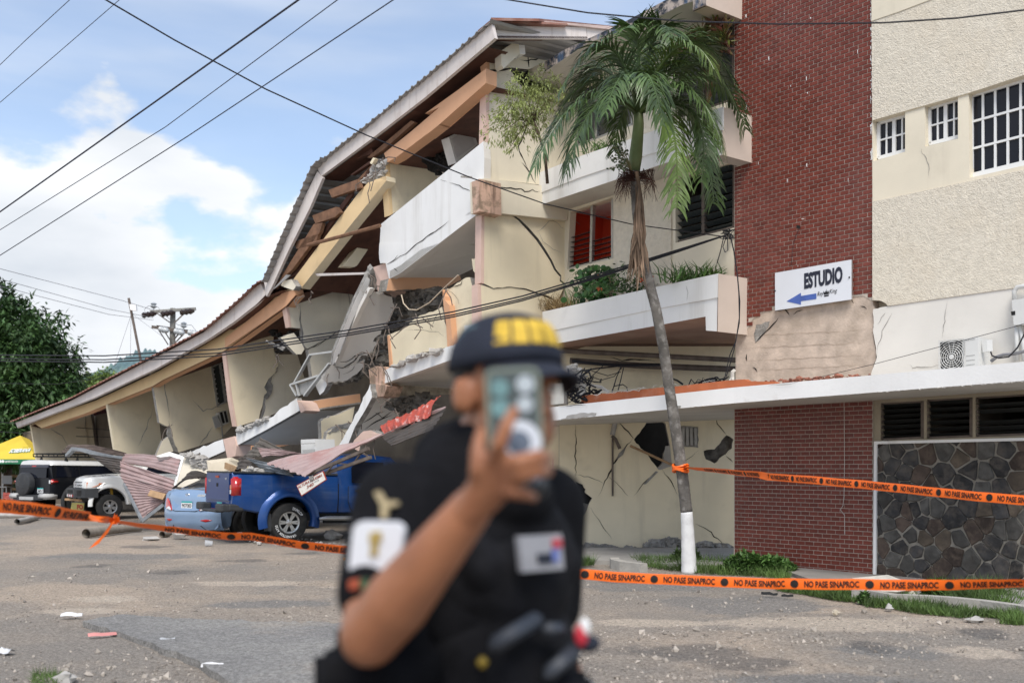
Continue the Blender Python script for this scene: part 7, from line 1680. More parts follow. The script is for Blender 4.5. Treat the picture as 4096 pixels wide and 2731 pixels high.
# pipes and small debris on the ground
pipe_m = M('grey_pvc_pipe', (.46, .44, .41), .6, .08, 4, stain=(5, .55, .8, (.22, .19, .16), .6)); mud_pipe = M('muddy_pipe', (.30, .265, .22), .85, .2, 4, stain=(5, .5, .75, (.15, .12, .09), .7))
def pipe(label, pts, rad, mat):
    P = [ground(*z('B', p)[0], rad) for p in pts]; mb = MB(); mb.tube(P, rad, 14, cap=False); mb.tube(list(reversed(P)), rad * .86, 14, cap=False)
    d = [P[0] + (P[1] - P[0]).normalized() * .3]; mb.tube([d[0], d[0] + (P[1] - P[0]).normalized() * .02], rad * .85, 14, mi=1)
    o = mb.build('drain_pipe', [mat, dark]); [setattr(p, 'use_smooth', True) for p in o.data.polygons]; o.data.set_sharp_from_angle(angle=.6); return tag(o, label, 'pipe')
pipe('long pale pipe lying on the ground at the far left', [(-100, 1052), (150, 1054), (350, 1058), (560, 1070)], .075, pipe_m)
pipe('short grey pipe with an open end pointing left near the far left pipe', [(158, 1114), (240, 1098), (350, 1068)], .075, pipe_m)
pipe('muddy pipe lying below the knot of the orange tape', [(792, 1222), (950, 1200), (1150, 1175), (1290, 1166)], .10, mud_pipe)
pipe('short muddy pipe stub on the ground before the pale blue car', [(1490, 1232), (1550, 1222)], .07, mud_pipe)
pipe('thin pale pipe under the tape left of the pale blue car', [(1010, 1130), (1100, 1145)], .05, pipe_m)
def chunk(name, label, k, p, size, mat, seed, cat='stone'):
    b = ground(*z(k, p)[0]); vs, fs = rock(size, seed); o = mesh(name, [b + v + Vector((0, 0, size[2] * .35)) for v in vs], fs, mat); return tag(o, label, cat)
chunk('concrete_chunk', 'angular broken concrete chunk on the ground before the pale blue car', 'B', (1642, 1275), (.42, .3, .3), conc_l, 3, 'rubble')
chunk('concrete_chunk', 'flat broken concrete piece left of the angular chunk', 'B', (1370, 1288), (.4, .25, .12), conc_l, 4, 'rubble')
chunk('concrete_chunk', 'grey concrete chunk under the pickup sill', 'C', (1440, 1280), (.45, .3, .28), conc, 9, 'rubble')
chunk('boulder', 'whitish boulder on the grass before the stone wall', 'O', (1100, 780), (1.0, .5, .30), M('white_rock', (.56, .53, .46), .95, .15, 5, .01, 20), 5)
chunk('stone', 'rounded grey stone on the gravel right of the kerb', 'O', (1905, 1005), (.2, .14, .07), conc_l, 6)
chunk('stone', 'small pale stone on the gravel near the kerb corner', 'O', (1105, 905), (.11, .09, .09), conc_l, 7)
chunk('stone', 'pinkish stone on sandy ground left of the boulder', 'O', (625, 945), (.09, .08, .08), wd, 8)
chunk('stone', 'pale block at the bottom left edge of the ground', 'U', (150, 1566), (.16, .12, .10), conc_l, 10)
cup = MB(); b = ground(*z('B', (1925, 1338))[0]); ax = Vector((1, .2, .05)).normalized(); cup.tube([b + Vector((-.09, 0, .06)), b + Vector((.05, .03, .05))], [.065, .045], 14); plant('plastic_cup', 'clear plastic cup lying on the gravel', 'cup', None, cup, M('clear_plastic', (.60, .62, .64), .25, .05, 4, alpha=.55))
def litter(label, k, p, L, w, a, mat, cat='litter'):
    b = ground(*z(k, p)[0], .012); d = Vector((math.cos(a), math.sin(a), 0)); s = Vector((-d.y, d.x, 0)); mb = MB(); r = random.Random(int(p[0])); vs = []
    for i in range(5):
        t = i / 4 - .5; ww = w * (.5 + .5 * math.cos(t * 2.4)); hgt = r.uniform(.01, .03); vs += [b + d * L * t + s * ww / 2 + Vector((0, 0, hgt)), b + d * L * t + Vector((0, 0, hgt + .02)), b + d * L * t - s * ww / 2 + Vector((0, 0, hgt * .5))]
    mb.add(vs, [f for i in range(4) for f in ((i * 3, i * 3 + 1, i * 3 + 4, i * 3 + 3), (i * 3 + 1, i * 3 + 2, i * 3 + 5, i * 3 + 4))]); plant('litter', label, cat, None, mb, mat)
wp_ = M('white_wrapper', (.62, .62, .62), .5, .15, 9)
litter('flattened white bottle on the dirt at the lower left', 'U', (165, 1415), .22, .08, .1, wp_)
litter('pink strip of plastic on the dirt at the lower left', 'U', (235, 1460), .25, .06, .5, M('pink_plastic', (.60, .25, .23), .6, .1))
litter('white and blue wrapper beside the asphalt edge', 'U', (488, 1533), .18, .05, -.1, wp_)
litter('clear plastic bag near the pink strip', 'U', (385, 1475), .13, .08, .2, M('clear_plastic', (.60, .62, .64), .25))
litter('crumpled white paper at the left edge', 'U', (15, 1500), .16, .1, -.6, wp_)
litter('small orange wrapper on the sandy gravel', 'U', (797, 1287), .12, .05, .1, M('orange_wrapper', (.7, .30, .06), .6, .1))
litter('dark stick on the gravel before the tape, left one', 'N', (2015, 1105), .2, .04, -.5, under)
litter('dark stick on the gravel before the tape, right one', 'N', (2180, 1120), .14, .03, -.1, under)
litter('grey broken slats on the pavement at the right edge', 'O', (2270, 905), .4, .1, -.2, conc_l)
# gravel in the foreground
gv = MB(); r = random.Random(15)
for k in range(5200):
    py = 2240 + 500 * r.random() ** .8; px = r.uniform(-60, 4160); p = ground(px, py)
    if p.x > 3.0 and py < 2420: continue
    if noise.noise(p * .6) + r.uniform(-.3, .3) < -.1: continue
    s = r.uniform(.006, .02) * (1 if r.random() < .93 else 2.4); hgt = noise.noise((p.x * .35, p.y * .35, 1)) * .025 + noise.noise((p.x * 1.3, p.y * 1.3, 4)) * .012 - .015
    d = rv(r); e = d.cross(rv(r)).normalized(); f = d.cross(e); c = Vector((p.x, p.y, hgt + s * .25))
    gv.add([c + d * s, c - d * s, c + e * s * .8, c - e * s * .8, c + f * s * .6, c - f * s * .6], [(0, 2, 4), (2, 1, 4), (1, 3, 4), (3, 0, 4), (2, 0, 5), (1, 2, 5), (3, 1, 5), (0, 3, 5)], att=r.uniform(.02, 1))
tag(gv.build('gravel', M('gravel_stone', (.34, .30, .255), .95, .1, 5, rnd=.45)), 'loose grey gravel over the forecourt', 'gravel', kind='stuff')
# rubble along the wall foot
def wallrub(poly, n, s0, s1, Y, seed, label):
    m = scatter('N', poly, n, s0, s1, flat(Y), seed); o = m.build('rubble_heap', conc); tag(o, label, 'rubble', kind='stuff')
wallrub([(120, 660), (480, 640), (760, 680), (1210, 670), (1210, 700), (130, 695)], 230, .03, .10, 19.1, 63, 'low strip of rubble along the foot of the cracked cream wall')
wallrub([(870, 650), (960, 600), (1080, 580), (1200, 600), (1210, 690), (880, 690)], 190, .04, .13, 19.1, 64, 'grey rubble heap behind the palm trunk')
wallrub([(1335, 650), (1400, 630), (1560, 640), (1690, 660), (1690, 690), (1340, 690)], 150, .04, .13, 18.9, 65, 'rubble heap between palm and brick tower')
m = scatter('C', [(-100, 1130), (600, 1190), (1640, 1330), (1640, 1390), (600, 1300), (-100, 1200)], 150, .02, .07, lambda px, py: ground(px, py, .02), 66); tag(m.build('scattered_rubble', conc_l), 'scattered small rubble in front of the parked cars', 'rubble', kind='stuff')
m = scatter('K', [(880, 1440), (1100, 1430), (1500, 1400), (2020, 1370), (2020, 1385), (1500, 1420), (1100, 1450)], 60, .02, .07, lambda px, py: T.off(.3)(px, py), 67); tag(m.build('brick_rubble', M('brick_red_rubble', (.30, .12, .08), .9, .3, 8)), 'broken red tile pieces on the canopy below the bare plaster', 'rubble', kind='stuff')

# ---------------------------------------------------------------- sign, machines, boxes
es = empty('studio_sign', T.off(.06)(*z('K', (1500, 780))[0]), 'white board reading ESTUDIO with a blue arrow on the red brick tower', 'sign')
ep = T.off(.07)
prism('board', z('K', (1148, 440), (1850, 317), (1850, 683), (1148, 785)), ep, .03, M('sign_white', (.70, .72, .76), .35, .02, 2), es, side=alu)
plane_text('ESTUDIO', ep, z('K', (1415, 516))[0], z('K', (1768, 452))[0], 65, M('sign_ink', (.022, .026, .045), .6, .1), es, .05)
prism('arrow', z('K', (1253, 701), (1385, 623), (1385, 652), (1527, 627), (1527, 679), (1385, 700), (1385, 731)), ep.off(.004), .003, M('sign_blue', (.075, .135, .42), .5, .12, 5), es)
plane_text('Rey', ep, z('K', (1537, 640))[0], z('K', (1590, 632))[0], 22, ink, es, 0, shear=.3)
plane_text('King', ep, z('K', (1650, 616))[0], z('K', (1716, 606))[0], 22, ink, es, 0, shear=.3)
prism('crown_emblem', z('K', (1596, 640), (1592, 606), (1606, 622), (1611, 604), (1617, 616), (1619, 588), (1622, 616), (1628, 601), (1632, 619), (1646, 598), (1641, 634)), ep.off(.004), .003, ink, es)
prism('crown_emblem', z('K', (1598, 646), (1640, 640), (1640, 652), (1598, 658)), ep.off(.004), .003, ink, es)
for p in ((1832, 481), (1150, 605)):
    mb = MB(); c = ep(*z('K', p)[0]); mb.tube([c, c + T.n * .012], .012, 8); mb.build('screw', ink, es)
AP = T.off(.46)
acu = empty('air_conditioner_unit', AP(*z('L', (1760, 1330))[0]), 'white outdoor air conditioner unit with round fan grille on the canopy', 'air conditioner')
acw = M('white_metal_case', (.62, .62, .60), .45, .03, 3)
prism('case', z('L', (1578, 1072), (1930, 1026), (1934, 1330), (1585, 1360)), AP, .36, acw, acu)
sidep = [AP(*z('L', p)[0]) for p in ((1932, 1026), (1934, 1330))]
solid('side_cover', [AP.off(-.07)(*z('L', p)[0]) + uT * .012 for p in ((1958, 1062), (2000, 1056), (2006, 1160), (1962, 1168))], -T.n * .02 + uT * .06, acw, acu)
prism('fan_recess', z('L', (1582, 1082), (1780, 1058), (1785, 1320), (1588, 1340)), AP.off(.004), .004, under, acu)
fc = AP.off(.012)(*z('L', (1685, 1212))[0]); ux_ = uT; uz = Vector((0, 0, 1)); mb = MB()
for k in range(1, 12):
    R_ = .028 * k; pts = []
    for j in range(41):
        a = j / 40 * 6.2832; x, y = R_ * math.cos(a), R_ * math.sin(a)
        pts.append(fc + ux_ * max(-.165, min(.165, x)) + uz * max(-.215, min(.225, y)))
    mb.tube(pts, .0045, 4, cap=False)
for k in range(14):
    a = k / 14 * 6.283; mb.bar(fc + (ux_ * math.cos(a) + uz * math.sin(a)) * .03, fc + ux_ * math.cos(a) * .165 + uz * math.sin(a) * .2, .005)
mb.build('fan_grille', acw, acu); mb = MB(); mb.tube([fc - T.n * .002, fc + T.n * .012], .028, 14); mb.build('fan_hub', acw, acu)
for k in range(3): prism('vent_slot', z('L', (1820, 1200 + k * 42), (1898, 1190 + k * 42), (1898, 1196 + k * 42), (1820, 1206 + k * 42)), AP.off(.003), .003, M('grille_grey', (.36, .36, .35)), acu)
plane_text('SELECTRON', AP, z('L', (1812, 1058))[0], z('L', (1900, 1047))[0], 5, M('grey_ink', (.2, .2, .2), .6, 0), acu, .01)
mb = MB(); mb.tube([AP.off(-.1)(*z('L', p)[0]) + uT * .08 for p in ((1985, 1168), (2000, 1205), (2060, 1225), (2150, 1215), (2230, 1130), (2290, 1010), (2330, 880))], .010, 6); plant('power_cable', 'black cable looping from the outdoor unit to the meter box', 'cable', None, mb, black)
mb = MB(); mb.tube([AP.off(-.15)(*z('L', p)[0]) + uT * .08 for p in ((1990, 1255), (2040, 1215), (2100, 1195), (2200, 1188), (2351, 1150), (2450, 1120))], .022, 8); plant('coolant_pipe', 'insulated coolant pipe leaving the outdoor unit to the right', 'pipe', None, mb, M('grey_insulation', (.20, .20, .21), .8, .2, 6))
mbx = empty('meter_box', RW(*z('L', (2290, 920))[0]), 'white electric meter box with bent conduit at the right edge', 'electric box')
prism('box', z('L', (2238, 690), (2450, 660), (2450, 905), (2256, 918)), RW.off(.16), .15, acw, mbx); prism('meter_window', z('L', (2230, 796), (2268, 788), (2270, 824), (2236, 830)), RW.off(.165), .01, under, mbx)
mb = MB(); mb.tube([RW.off(.08)(*z('L', p)[0]) for p in ((2262, 690), (2262, 610), (2290, 570), (2340, 562), (2450, 550))], .03, 8); mb.build('conduit', acw, mbx, True); mb = MB(); mb.tube([RW.off(.08)(*z('L', p)[0]) for p in ((2285, 920), (2285, 1250))], .028, 8); mb.build('conduit', acw, mbx, True); mb = MB(); mb.tube([RW.off(.08)(*z('L', p)[0]) for p in ((2310, 920), (2340, 1080), (2345, 1250))], .022, 8); mb.build('conduit', acw, mbx, True)
# tangle of cables on the canopy
mb = MB(); r = random.Random(33)
def tang(k, pts, Y, w): mb.tube([at(*z(k, p)[0], Y + r.uniform(-.1, .1)) for p in pts], w, 5, cap=False)
for i in range(26):
    x = r.uniform(340, 620); y = r.uniform(480, 700); P = [(x, y)]
    for j in range(6): x += r.uniform(-70, 75); y += r.uniform(-60, 50); P.append((max(310, min(700, x)), max(300, min(712, y))))
    tang('H', P, 17.6, r.choice([.008, .012, .016, .02]))
for i in range(16):
    x = r.uniform(1480, 1700); P = [(x, 575)]
    for j in range(4): x += r.uniform(20, 70); P.append((x, 575 - r.uniform(5, 85) - (x - 1500) * .06))
    tang('H', P, 16.6, r.choice([.006, .010, .013]))
for P, Y, w in [([(430, 330), (700, 360), (960, 370), (1240, 365)], 18.6, .03), ([(480, 430), (650, 400), (850, 378), (1000, 372)], 18.6, .015), ([(880, 385), (840, 480), (800, 615)], 18.2, .01), ([(905, 390), (880, 500), (850, 615)], 18.2, .01), ([(890, 388), (820, 470), (700, 505), (600, 470)], 18.3, .008), ([(610, 420), (760, 465), (880, 430)], 18.3, .008), ([(1320, 480), (1400, 510), (1450, 545)], 17.8, .018), ([(800, 600), (820, 560), (900, 545), (935, 570), (945, 640)], 17.4, .010), ([(720, 370), (590, 490), (500, 560)], 18.3, .008)]: tang('H', P, Y, w)
plant('cable_tangle', 'tangle of dark broken cables on the canopy under the planter', 'cables', None, mb, black)['kind'] = 'stuff'
mb = MB(); r = random.Random(34)
for i in range(18):
    x = r.uniform(540, 1900); y = 650 - (x - 540) * .10; P = [(x, y)]
    for j in range(4): x += r.uniform(10, 60); P.append((x, y - r.uniform(-10, 30) - j * 5))
    tang('H', P, 16.5, .004)
tang('H', [(1925, 415), (1905, 430), (1905, 480), (1905, 540)], 15.9, .03); tang('H', [(1895, 490), (1880, 510), (1870, 555)], 15.9, .02); tang('H', [(440, 530), (560, 550), (700, 570), (770, 620)], 17.6, .03)
plant('pale_cables', 'pale cables and conduits lying along the terracotta upstand', 'cables', None, mb, white_cable)['kind'] = 'stuff'
jb = MB(); q_ = [at(*z('H', p)[0], 17.3) for p in ((230, 535), (355, 530), (357, 720), (235, 730))]; jb.add(q_ + [p + Vector((.1, .4, 0)) for p in q_], [(3, 2, 1, 0), (0, 1, 5, 4), (1, 2, 6, 5), (4, 5, 6, 7), (2, 3, 7, 6), (3, 0, 4, 7)]); o = plant('junction_box', 'ivory junction box among the tangled cables', 'electric box', None, jb, acm)
bmv = scatter('H', [(380, 350), (480, 370), (520, 470), (580, 600), (500, 640), (420, 470)], 24, .06, .16, flat(18.2), 68); tag(bmv.build('rubble_heap', conc_l), 'pale broken blocks behind the junction box', 'rubble', kind='stuff')

# ---------------------------------------------------------------- wires, pole, mast, tent
def wire(label, pts, rad, mat=None, sag=0.0):
    P = [at(px / .57422, py / .57422, Y) for px, py, Y in pts]; mb = MB(); Q = []
    for a, b in zip(P, P[1:]): Q += [a.lerp(b, t / 6) - Vector((0, 0, sag * 4 * (t / 6) * (1 - t / 6))) for t in range(6)]
    Q.append(P[-1]); mb.tube(Q, rad, 6, cap=False); plant('overhead_wire', label, 'wire', 'overhead wires crossing the sky', mb, mat or black)
nav = M('dark_blue_black_cable', (.010, .011, .028), .5, 0)
wire('thin wire in the extreme upper left corner of the sky', [(-40, 188, 12), (60, 92, 11), (180, -18, 10)], .004, nav)
wire('thin wire second from the upper left corner', [(-40, 270, 12), (130, 125, 11), (300, -22, 10)], .004, nav)
wire('thickest wire rising from lower left to upper right of the sky', [(-40, 515, 14), (330, 253, 11.5), (720, -24, 9)], .010, nav)
wire('thin middle wire right below the thickest wire', [(-40, 553, 14), (380, 292, 11.5), (800, -18, 9)], .005, nav)
wire('lowest of the wires rising steeply across the left sky', [(-40, 612, 14), (430, 314, 11.5), (940, -24, 9)], .006, nav)
wire('wire descending from the upper left to the red window wall', [(200, -25, 9.5), (400, 92, 10.3), (610, 205, 11.2), (840, 310, 12.3), (1080, 408, 13.4), (1250, 468, 14.2), (1450, 515, 15.2), (1680, 546, 16)], .008)
wire('wire sagging across the palm crown and the brick tower top', [(1130, -6, 10), (1350, 30, 9.6), (1560, 49, 9.2), (1790, 56, 8.8), (2030, 53, 8.5), (2200, 42, 8.2), (2400, 18, 8)], .007)
for k, (dy, dd) in enumerate(((0, 0), (9, .05), (15, -.05))):
    wire(('upper', 'middle', 'lower')[k] + ' cable of the black bundle running along the collapsed front', [(-40, 815 + dy * .9, 20.2), (240, 817 + dy, 19.2), (500, 802 + dy, 18.5), (800, 758 + dy * .8, 17.8), (1040, 716 + dy * .8, 17.2), (1200, 680 + dy * .7, 16.9), (1400, 622 + dy * .5, 16.4), (1560, 573 + dy * .3, 16), (1668, 540, 15.7)], .012)
for k, (a, b, c) in enumerate((((-20, 612), (280, 690), (352, 712)), ((-20, 635), (250, 710), (352, 730)), ((-20, 652), (250, 722), (352, 735)))):
    wire(('highest', 'middle', 'lowest')[k] + ' faint wire running to the utility pole insulators', [(*a, 40), (*b, 46), (*c, 47.5)], .012, M('faint_wire', (.22, .22, .24), .6, 0))
wire('thin wire passing in front of the big tree to the roof', [(-20, 770 + 110, 38), (130, 882, 36), (330, 855, 33)], .008)
wire('upper dark wire across the lower crown of the big tree', [(-20, 883 + 85, 40), (180, 982, 38), (320, 992, 37)], .012)
wire('lower dark wire across the lower crown of the big tree', [(-20, 905 + 85, 40), (180, 1002, 38), (320, 1005, 37)], .012)
mb = MB(); r = random.Random(40); c = W.off(.1)(*z('K', (715, 85))[0])
for k in range(9):
    P = [c + Vector((r.uniform(-.12, .12), r.uniform(-.05, .05), r.uniform(-.08, .08))) for _ in range(5)]; mb.tube(P, .007, 5)
for pts in (((735, 90), (770, 250), (800, 450), (815, 620), (820, 850), (790, 1060), (730, 1200), (690, 1390)), ((740, 100), (775, 260), (805, 480), (825, 700), (820, 900), (770, 1150), (720, 1330), (690, 1420)), ((680, 95), (650, 230), (615, 355)), ((700, 110), (670, 200), (690, 250), (715, 235), (712, 120))):
    mb.tube([FP.off(.1)(*z('K', p)[0]) for p in pts], .008, 5)
plant('cable_bundle', 'bundle of black cables drooping beside the brick tower over the planter end', 'cables', None, mb, black)
mb = MB(); mb.tube([at(*z('L', p)[0], Y) for p, Y in (((400, 1415), 13.6), ((980, 1275), 13.0), ((1575, 1118), 12.6), ((2260, 935), 12.1), ((2351, 905), 12.0))], .004, 5); plant('overhead_wire', 'thin wire slanting up over the canopy past the outdoor unit', 'wire', None, mb, black)
up_o = empty('utility_pole', Vector((at(688, 1300, 48).x, 48, 0)), 'wooden utility pole with two crossarms rising behind the slumped roof', 'utility pole')
polem = M('weathered_pole', (.27, .26, .235), .95, .25, 4, streak=(8, .5, .7, (.12, .11, .10), .7)); brown_i = M('brown_porcelain', (.030, .018, .014), .2, .1); grey_i = M('grey_glass_insulator', (.40, .42, .43), .2, .1)
mb = MB(); top = at(*z('A', (1588, 535))[0], 48); mb.tube([Vector((top.x - .1, 48, 0)), top], [.17, .13], 12); mb.build('pole', polem, up_o)
def za(x, y, dy=0): return at(*z('A', (x, y))[0], 48 + dy)
for (a, b, dy, m_) in (((1378, 568), (1798, 540), -.2, polem), ((1395, 705), (1800, 768), -.2, rusty), ((1440, 703), (1850, 765), .2, rusty)):
    mb = MB(); mb.bar(za(*a, dy), za(*b, dy), .10, .14); mb.build('crossarm', m_, up_o)
for a, b in (((1440, 580), (1560, 665)), ((1695, 580), (1605, 665)), ((1455, 730), (1545, 870)), ((1520, 760), (1590, 870)), ((1690, 768), (1600, 860)), ((1640, 770), (1600, 820))):
    mb = MB(); mb.bar(za(*a, -.25), za(*b, -.2), .05); mb.build('brace', rusty, up_o)
for x, y in ((1372, 592), (1546, 582), (1722, 568)):
    mb = MB(); c = za(x, y, -.4); P = [c + Vector((-.28 + .08 * k, -.2 + .05 * k, -.08 + .022 * k)) for k in range(8)]; mb.tube(P, [.10, .15, .10, .15, .10, .15, .10, .06], 10); mb.build('insulator', brown_i, up_o)
for x, y in ((1510, 732), (1650, 752), (1778, 764)):
    mb = MB(); c = za(x, y, -.4); P = [c + Vector((-.28 + .08 * k, .12 - .05 * k, .06 - .02 * k)) for k in range(8)]; mb.tube(P, [.06, .15, .08, .16, .08, .16, .10, .06], 10); mb.build('insulator', grey_i, up_o)
for x, y in ((1412, 520), (1688, 700)):
    mb = MB(); c = za(x, y, -.2); mb.tube([c - Vector((0, 0, .4)), c - Vector((0, 0, .1)), c, c + Vector((0, 0, .05)), c + Vector((0, 0, .14)), c + Vector((0, 0, .2))], [.02, .02, .17, .08, .15, .05], 10); mb.build('insulator', grey_i, up_o)
mb = MB(); mb.tube([za(1340, 585), za(1325, 545), za(1360, 515), za(1410, 508), za(1450, 525), za(1540, 620), za(1640, 690), za(1688, 684), za(1760, 690), za(1800, 740)], .012, 5); mb.build('jumper_wire', M('faint_wire', (.22, .22, .24)), up_o)
am = empty('antenna_mast', at(*z('A', (1298, 1032))[0], 34.5), 'thin dark mast with a small white antenna panel on the roof', 'antenna')
mb = MB(); mb.tube([at(*z('A', (1182, 442))[0], 34.5), at(*z('A', (1300, 1050))[0], 34.5)], .045, 8); mb.build('mast', rusty, am)
prism('antenna_panel', z('A', (1188, 497), (1246, 502), (1252, 556), (1196, 550)), flat(34.3), .12, white, am, dirv=(0, 1, 0))
mb = MB()
for a, b in (((1202, 600), (1050, 1060)), ((1203, 600), (1198, 995)), ((1222, 592), (1500, 800))): mb.tube([at(*z('A', a)[0], 34.5), at(*z('A', b)[0], 34.8 if b[0] < 1300 else 32.6)], .006, 4)
mb.build('guy_wire', M('faint_wire', (.22, .22, .24)), am)
# beer tent
tn = empty('canopy_tent', Vector((-20.0, 42, 0)), 'yellow canopy tent with green valance at the far left', 'tent')
yel = M('tent_yellow', (.66, .49, .06), .6, .06, 1.5); grn = M('tent_green', (.02, .17, .075), .6, .05)
C1, C2, C3, C4, AP_ = at(151, 1836, 41), at(-150, 1836, 41.6), at(10, 1836, 45), at(300, 1836, 44.4), at(81, 1741, 42.8)
mesh('tent_roof', [C1, C2, C3, C4, AP_] + [p - Vector((0, 0, .02)) for p in (C1, C2, C3, C4, AP_)], [(1, 0, 4), (2, 1, 4), (3, 2, 4), (0, 3, 4), (5, 6, 9), (6, 7, 9), (7, 8, 9), (8, 5, 9)], yel, tn)
dz = Vector((0, 0, .20)); ring_ = [C1, C2, C3, C4]
mesh('valance', ring_ + [p - dz for p in ring_], [(i, (i + 1) % 4, (i + 1) % 4 + 4, i + 4) for i in range(4)], grn, tn)
mb = MB()
for p in ring_: mb.bar(Vector((p.x, p.y, 0)), p, .06)
mb.build('tent_leg', alu, tn)
fn = Plane(C1, (C2 - C1).cross(AP_ - C1).normalized()); fn = fn if fn.n.y < 0 else Plane(C1, -fn.n)
def face_text(s, plane, l, r, hpx, mat, bold, off):
    vs, fs = text_mesh(s, 1, bold); L, Rr = plane.off(off)(*l), plane.off(off)(*r); up = plane.n.cross(Rr - L).normalized(); up = up if up.z > 0 else -up
    x0, x1 = min(v[0] for v in vs), max(v[0] for v in vs); y0, y1 = min(v[1] for v in vs), max(v[1] for v in vs); hh = hpx / F * L.y
    return mesh('lettering', [L + (Rr - L) * ((v[0] - x0) / (x1 - x0)) + up * ((v[1] - (y0 + y1) / 2) / (y1 - y0) * hh) for v in vs], fs, mat, tn)
face_text('SOBERANA', fn, z('B', (96, 470))[0], z('B', (286, 460))[0], 30, grn, .06, .02); face_text('SOBERANA', fn, z('B', (92, 466))[0], z('B', (282, 456))[0], 28, white, .03, .03)
face_text('CERVEZA', fn, z('B', (205, 434))[0], z('B', (270, 426))[0], 4, grn, .0, .02)
face_text('@CERVEZASOBERANA', vplane(80, 41.2, 60000, .02), z('B', (48, 563))[0], z('B', (222, 565))[0], 9, white, .02, .02)
for x in (2, 28):
    mb = MB(); c = vplane(80, 41.2, 60000, .03)(*z('B', (x, 561))[0]); mb.tube([c, c + Vector((0, -.01, 0))], .06, 14); mb.build('round_emblem', white, tn)
chair = empty('plastic_chair', at(22, 1960, 42.5), 'grey folding chair under the yellow tent', 'chair')
cg = M('grey_chair', (.30, .30, .30), .5, .05)
mb = MB(); c = at(22, 1935, 42.5); mb.box(c + Vector((0, .15, .18)), (.42, .05, .36)); mb.build('backrest', cg, chair); mb = MB(); mb.box(c + Vector((0, -.1, -.12)), (.42, .45, .04)); mb.build('seat', cg, chair)
for sx in (-.18, .18):
    for sy in (-.28, .12):
        mb = MB(); mb.bar(c + Vector((sx, sy, -.12)), Vector((c.x + sx, c.y + sy, 0)), .03); mb.build('leg', cg, chair)
bn = empty('slatted_fence', at(60, 1960, 47), 'pale slatted bench rails in the shade behind the tent', 'bench')
for zz in (.5, .8, 1.1):
    mb = MB(); mb.bar(at(-60, 1900, 46) * Vector((1, 1, 0)) + Vector((0, 0, zz)) if False else Vector((at(-60, 1900, 46).x, 46, zz)), Vector((at(130, 1900, 46).x, 46, zz)), .05, .12); mb.build('slat', wood_l, bn)
mb = MB()
for x in (-60, 20, 110): mb.bar(Vector((at(x, 1900, 46.1).x, 46.1, 0)), Vector((at(x, 1900, 46.1).x, 46.1, 1.2)), .08)
mb.build('post', wood_l, bn)
csheet('corrugated_sheet', [(15, 1970, 38), (65, 1975, 37), (62, 1999, 36.5), (10, 1996, 37.5)], 4, .03, sheet_red, 'small red sheet on the ground left of the black utility vehicle', 'roof sheet', G_S, 0, seed=16)
ys_ = empty('food_sign', ground(330, 2066), 'yellow board with red letters lying under the white vehicle bumper', 'sign')
yp = vplane(305, 30.2, -6000); prism('board', z('P', (1300, 1035), (1520, 1045), (1500, 1225), (1270, 1190)), yp, .02, M('dull_yellow', (.50, .43, .14), .6, .08), ys_); plane_text('FO', yp, z('P', (1392, 1112))[0], z('P', (1500, 1118))[0], 20, M('board_red', (.40, .02, .02), .6, 0), ys_, .05)
kb_ = MB(); kb_.bar(at(*z('P', (1190, 975))[0], 30.4), at(*z('P', (1500, 1000))[0], 30.2), .10, .06); plant('timber_offcut', 'short timber beam leaning under the white vehicle bumper', 'plank', None, kb_, wood_l)

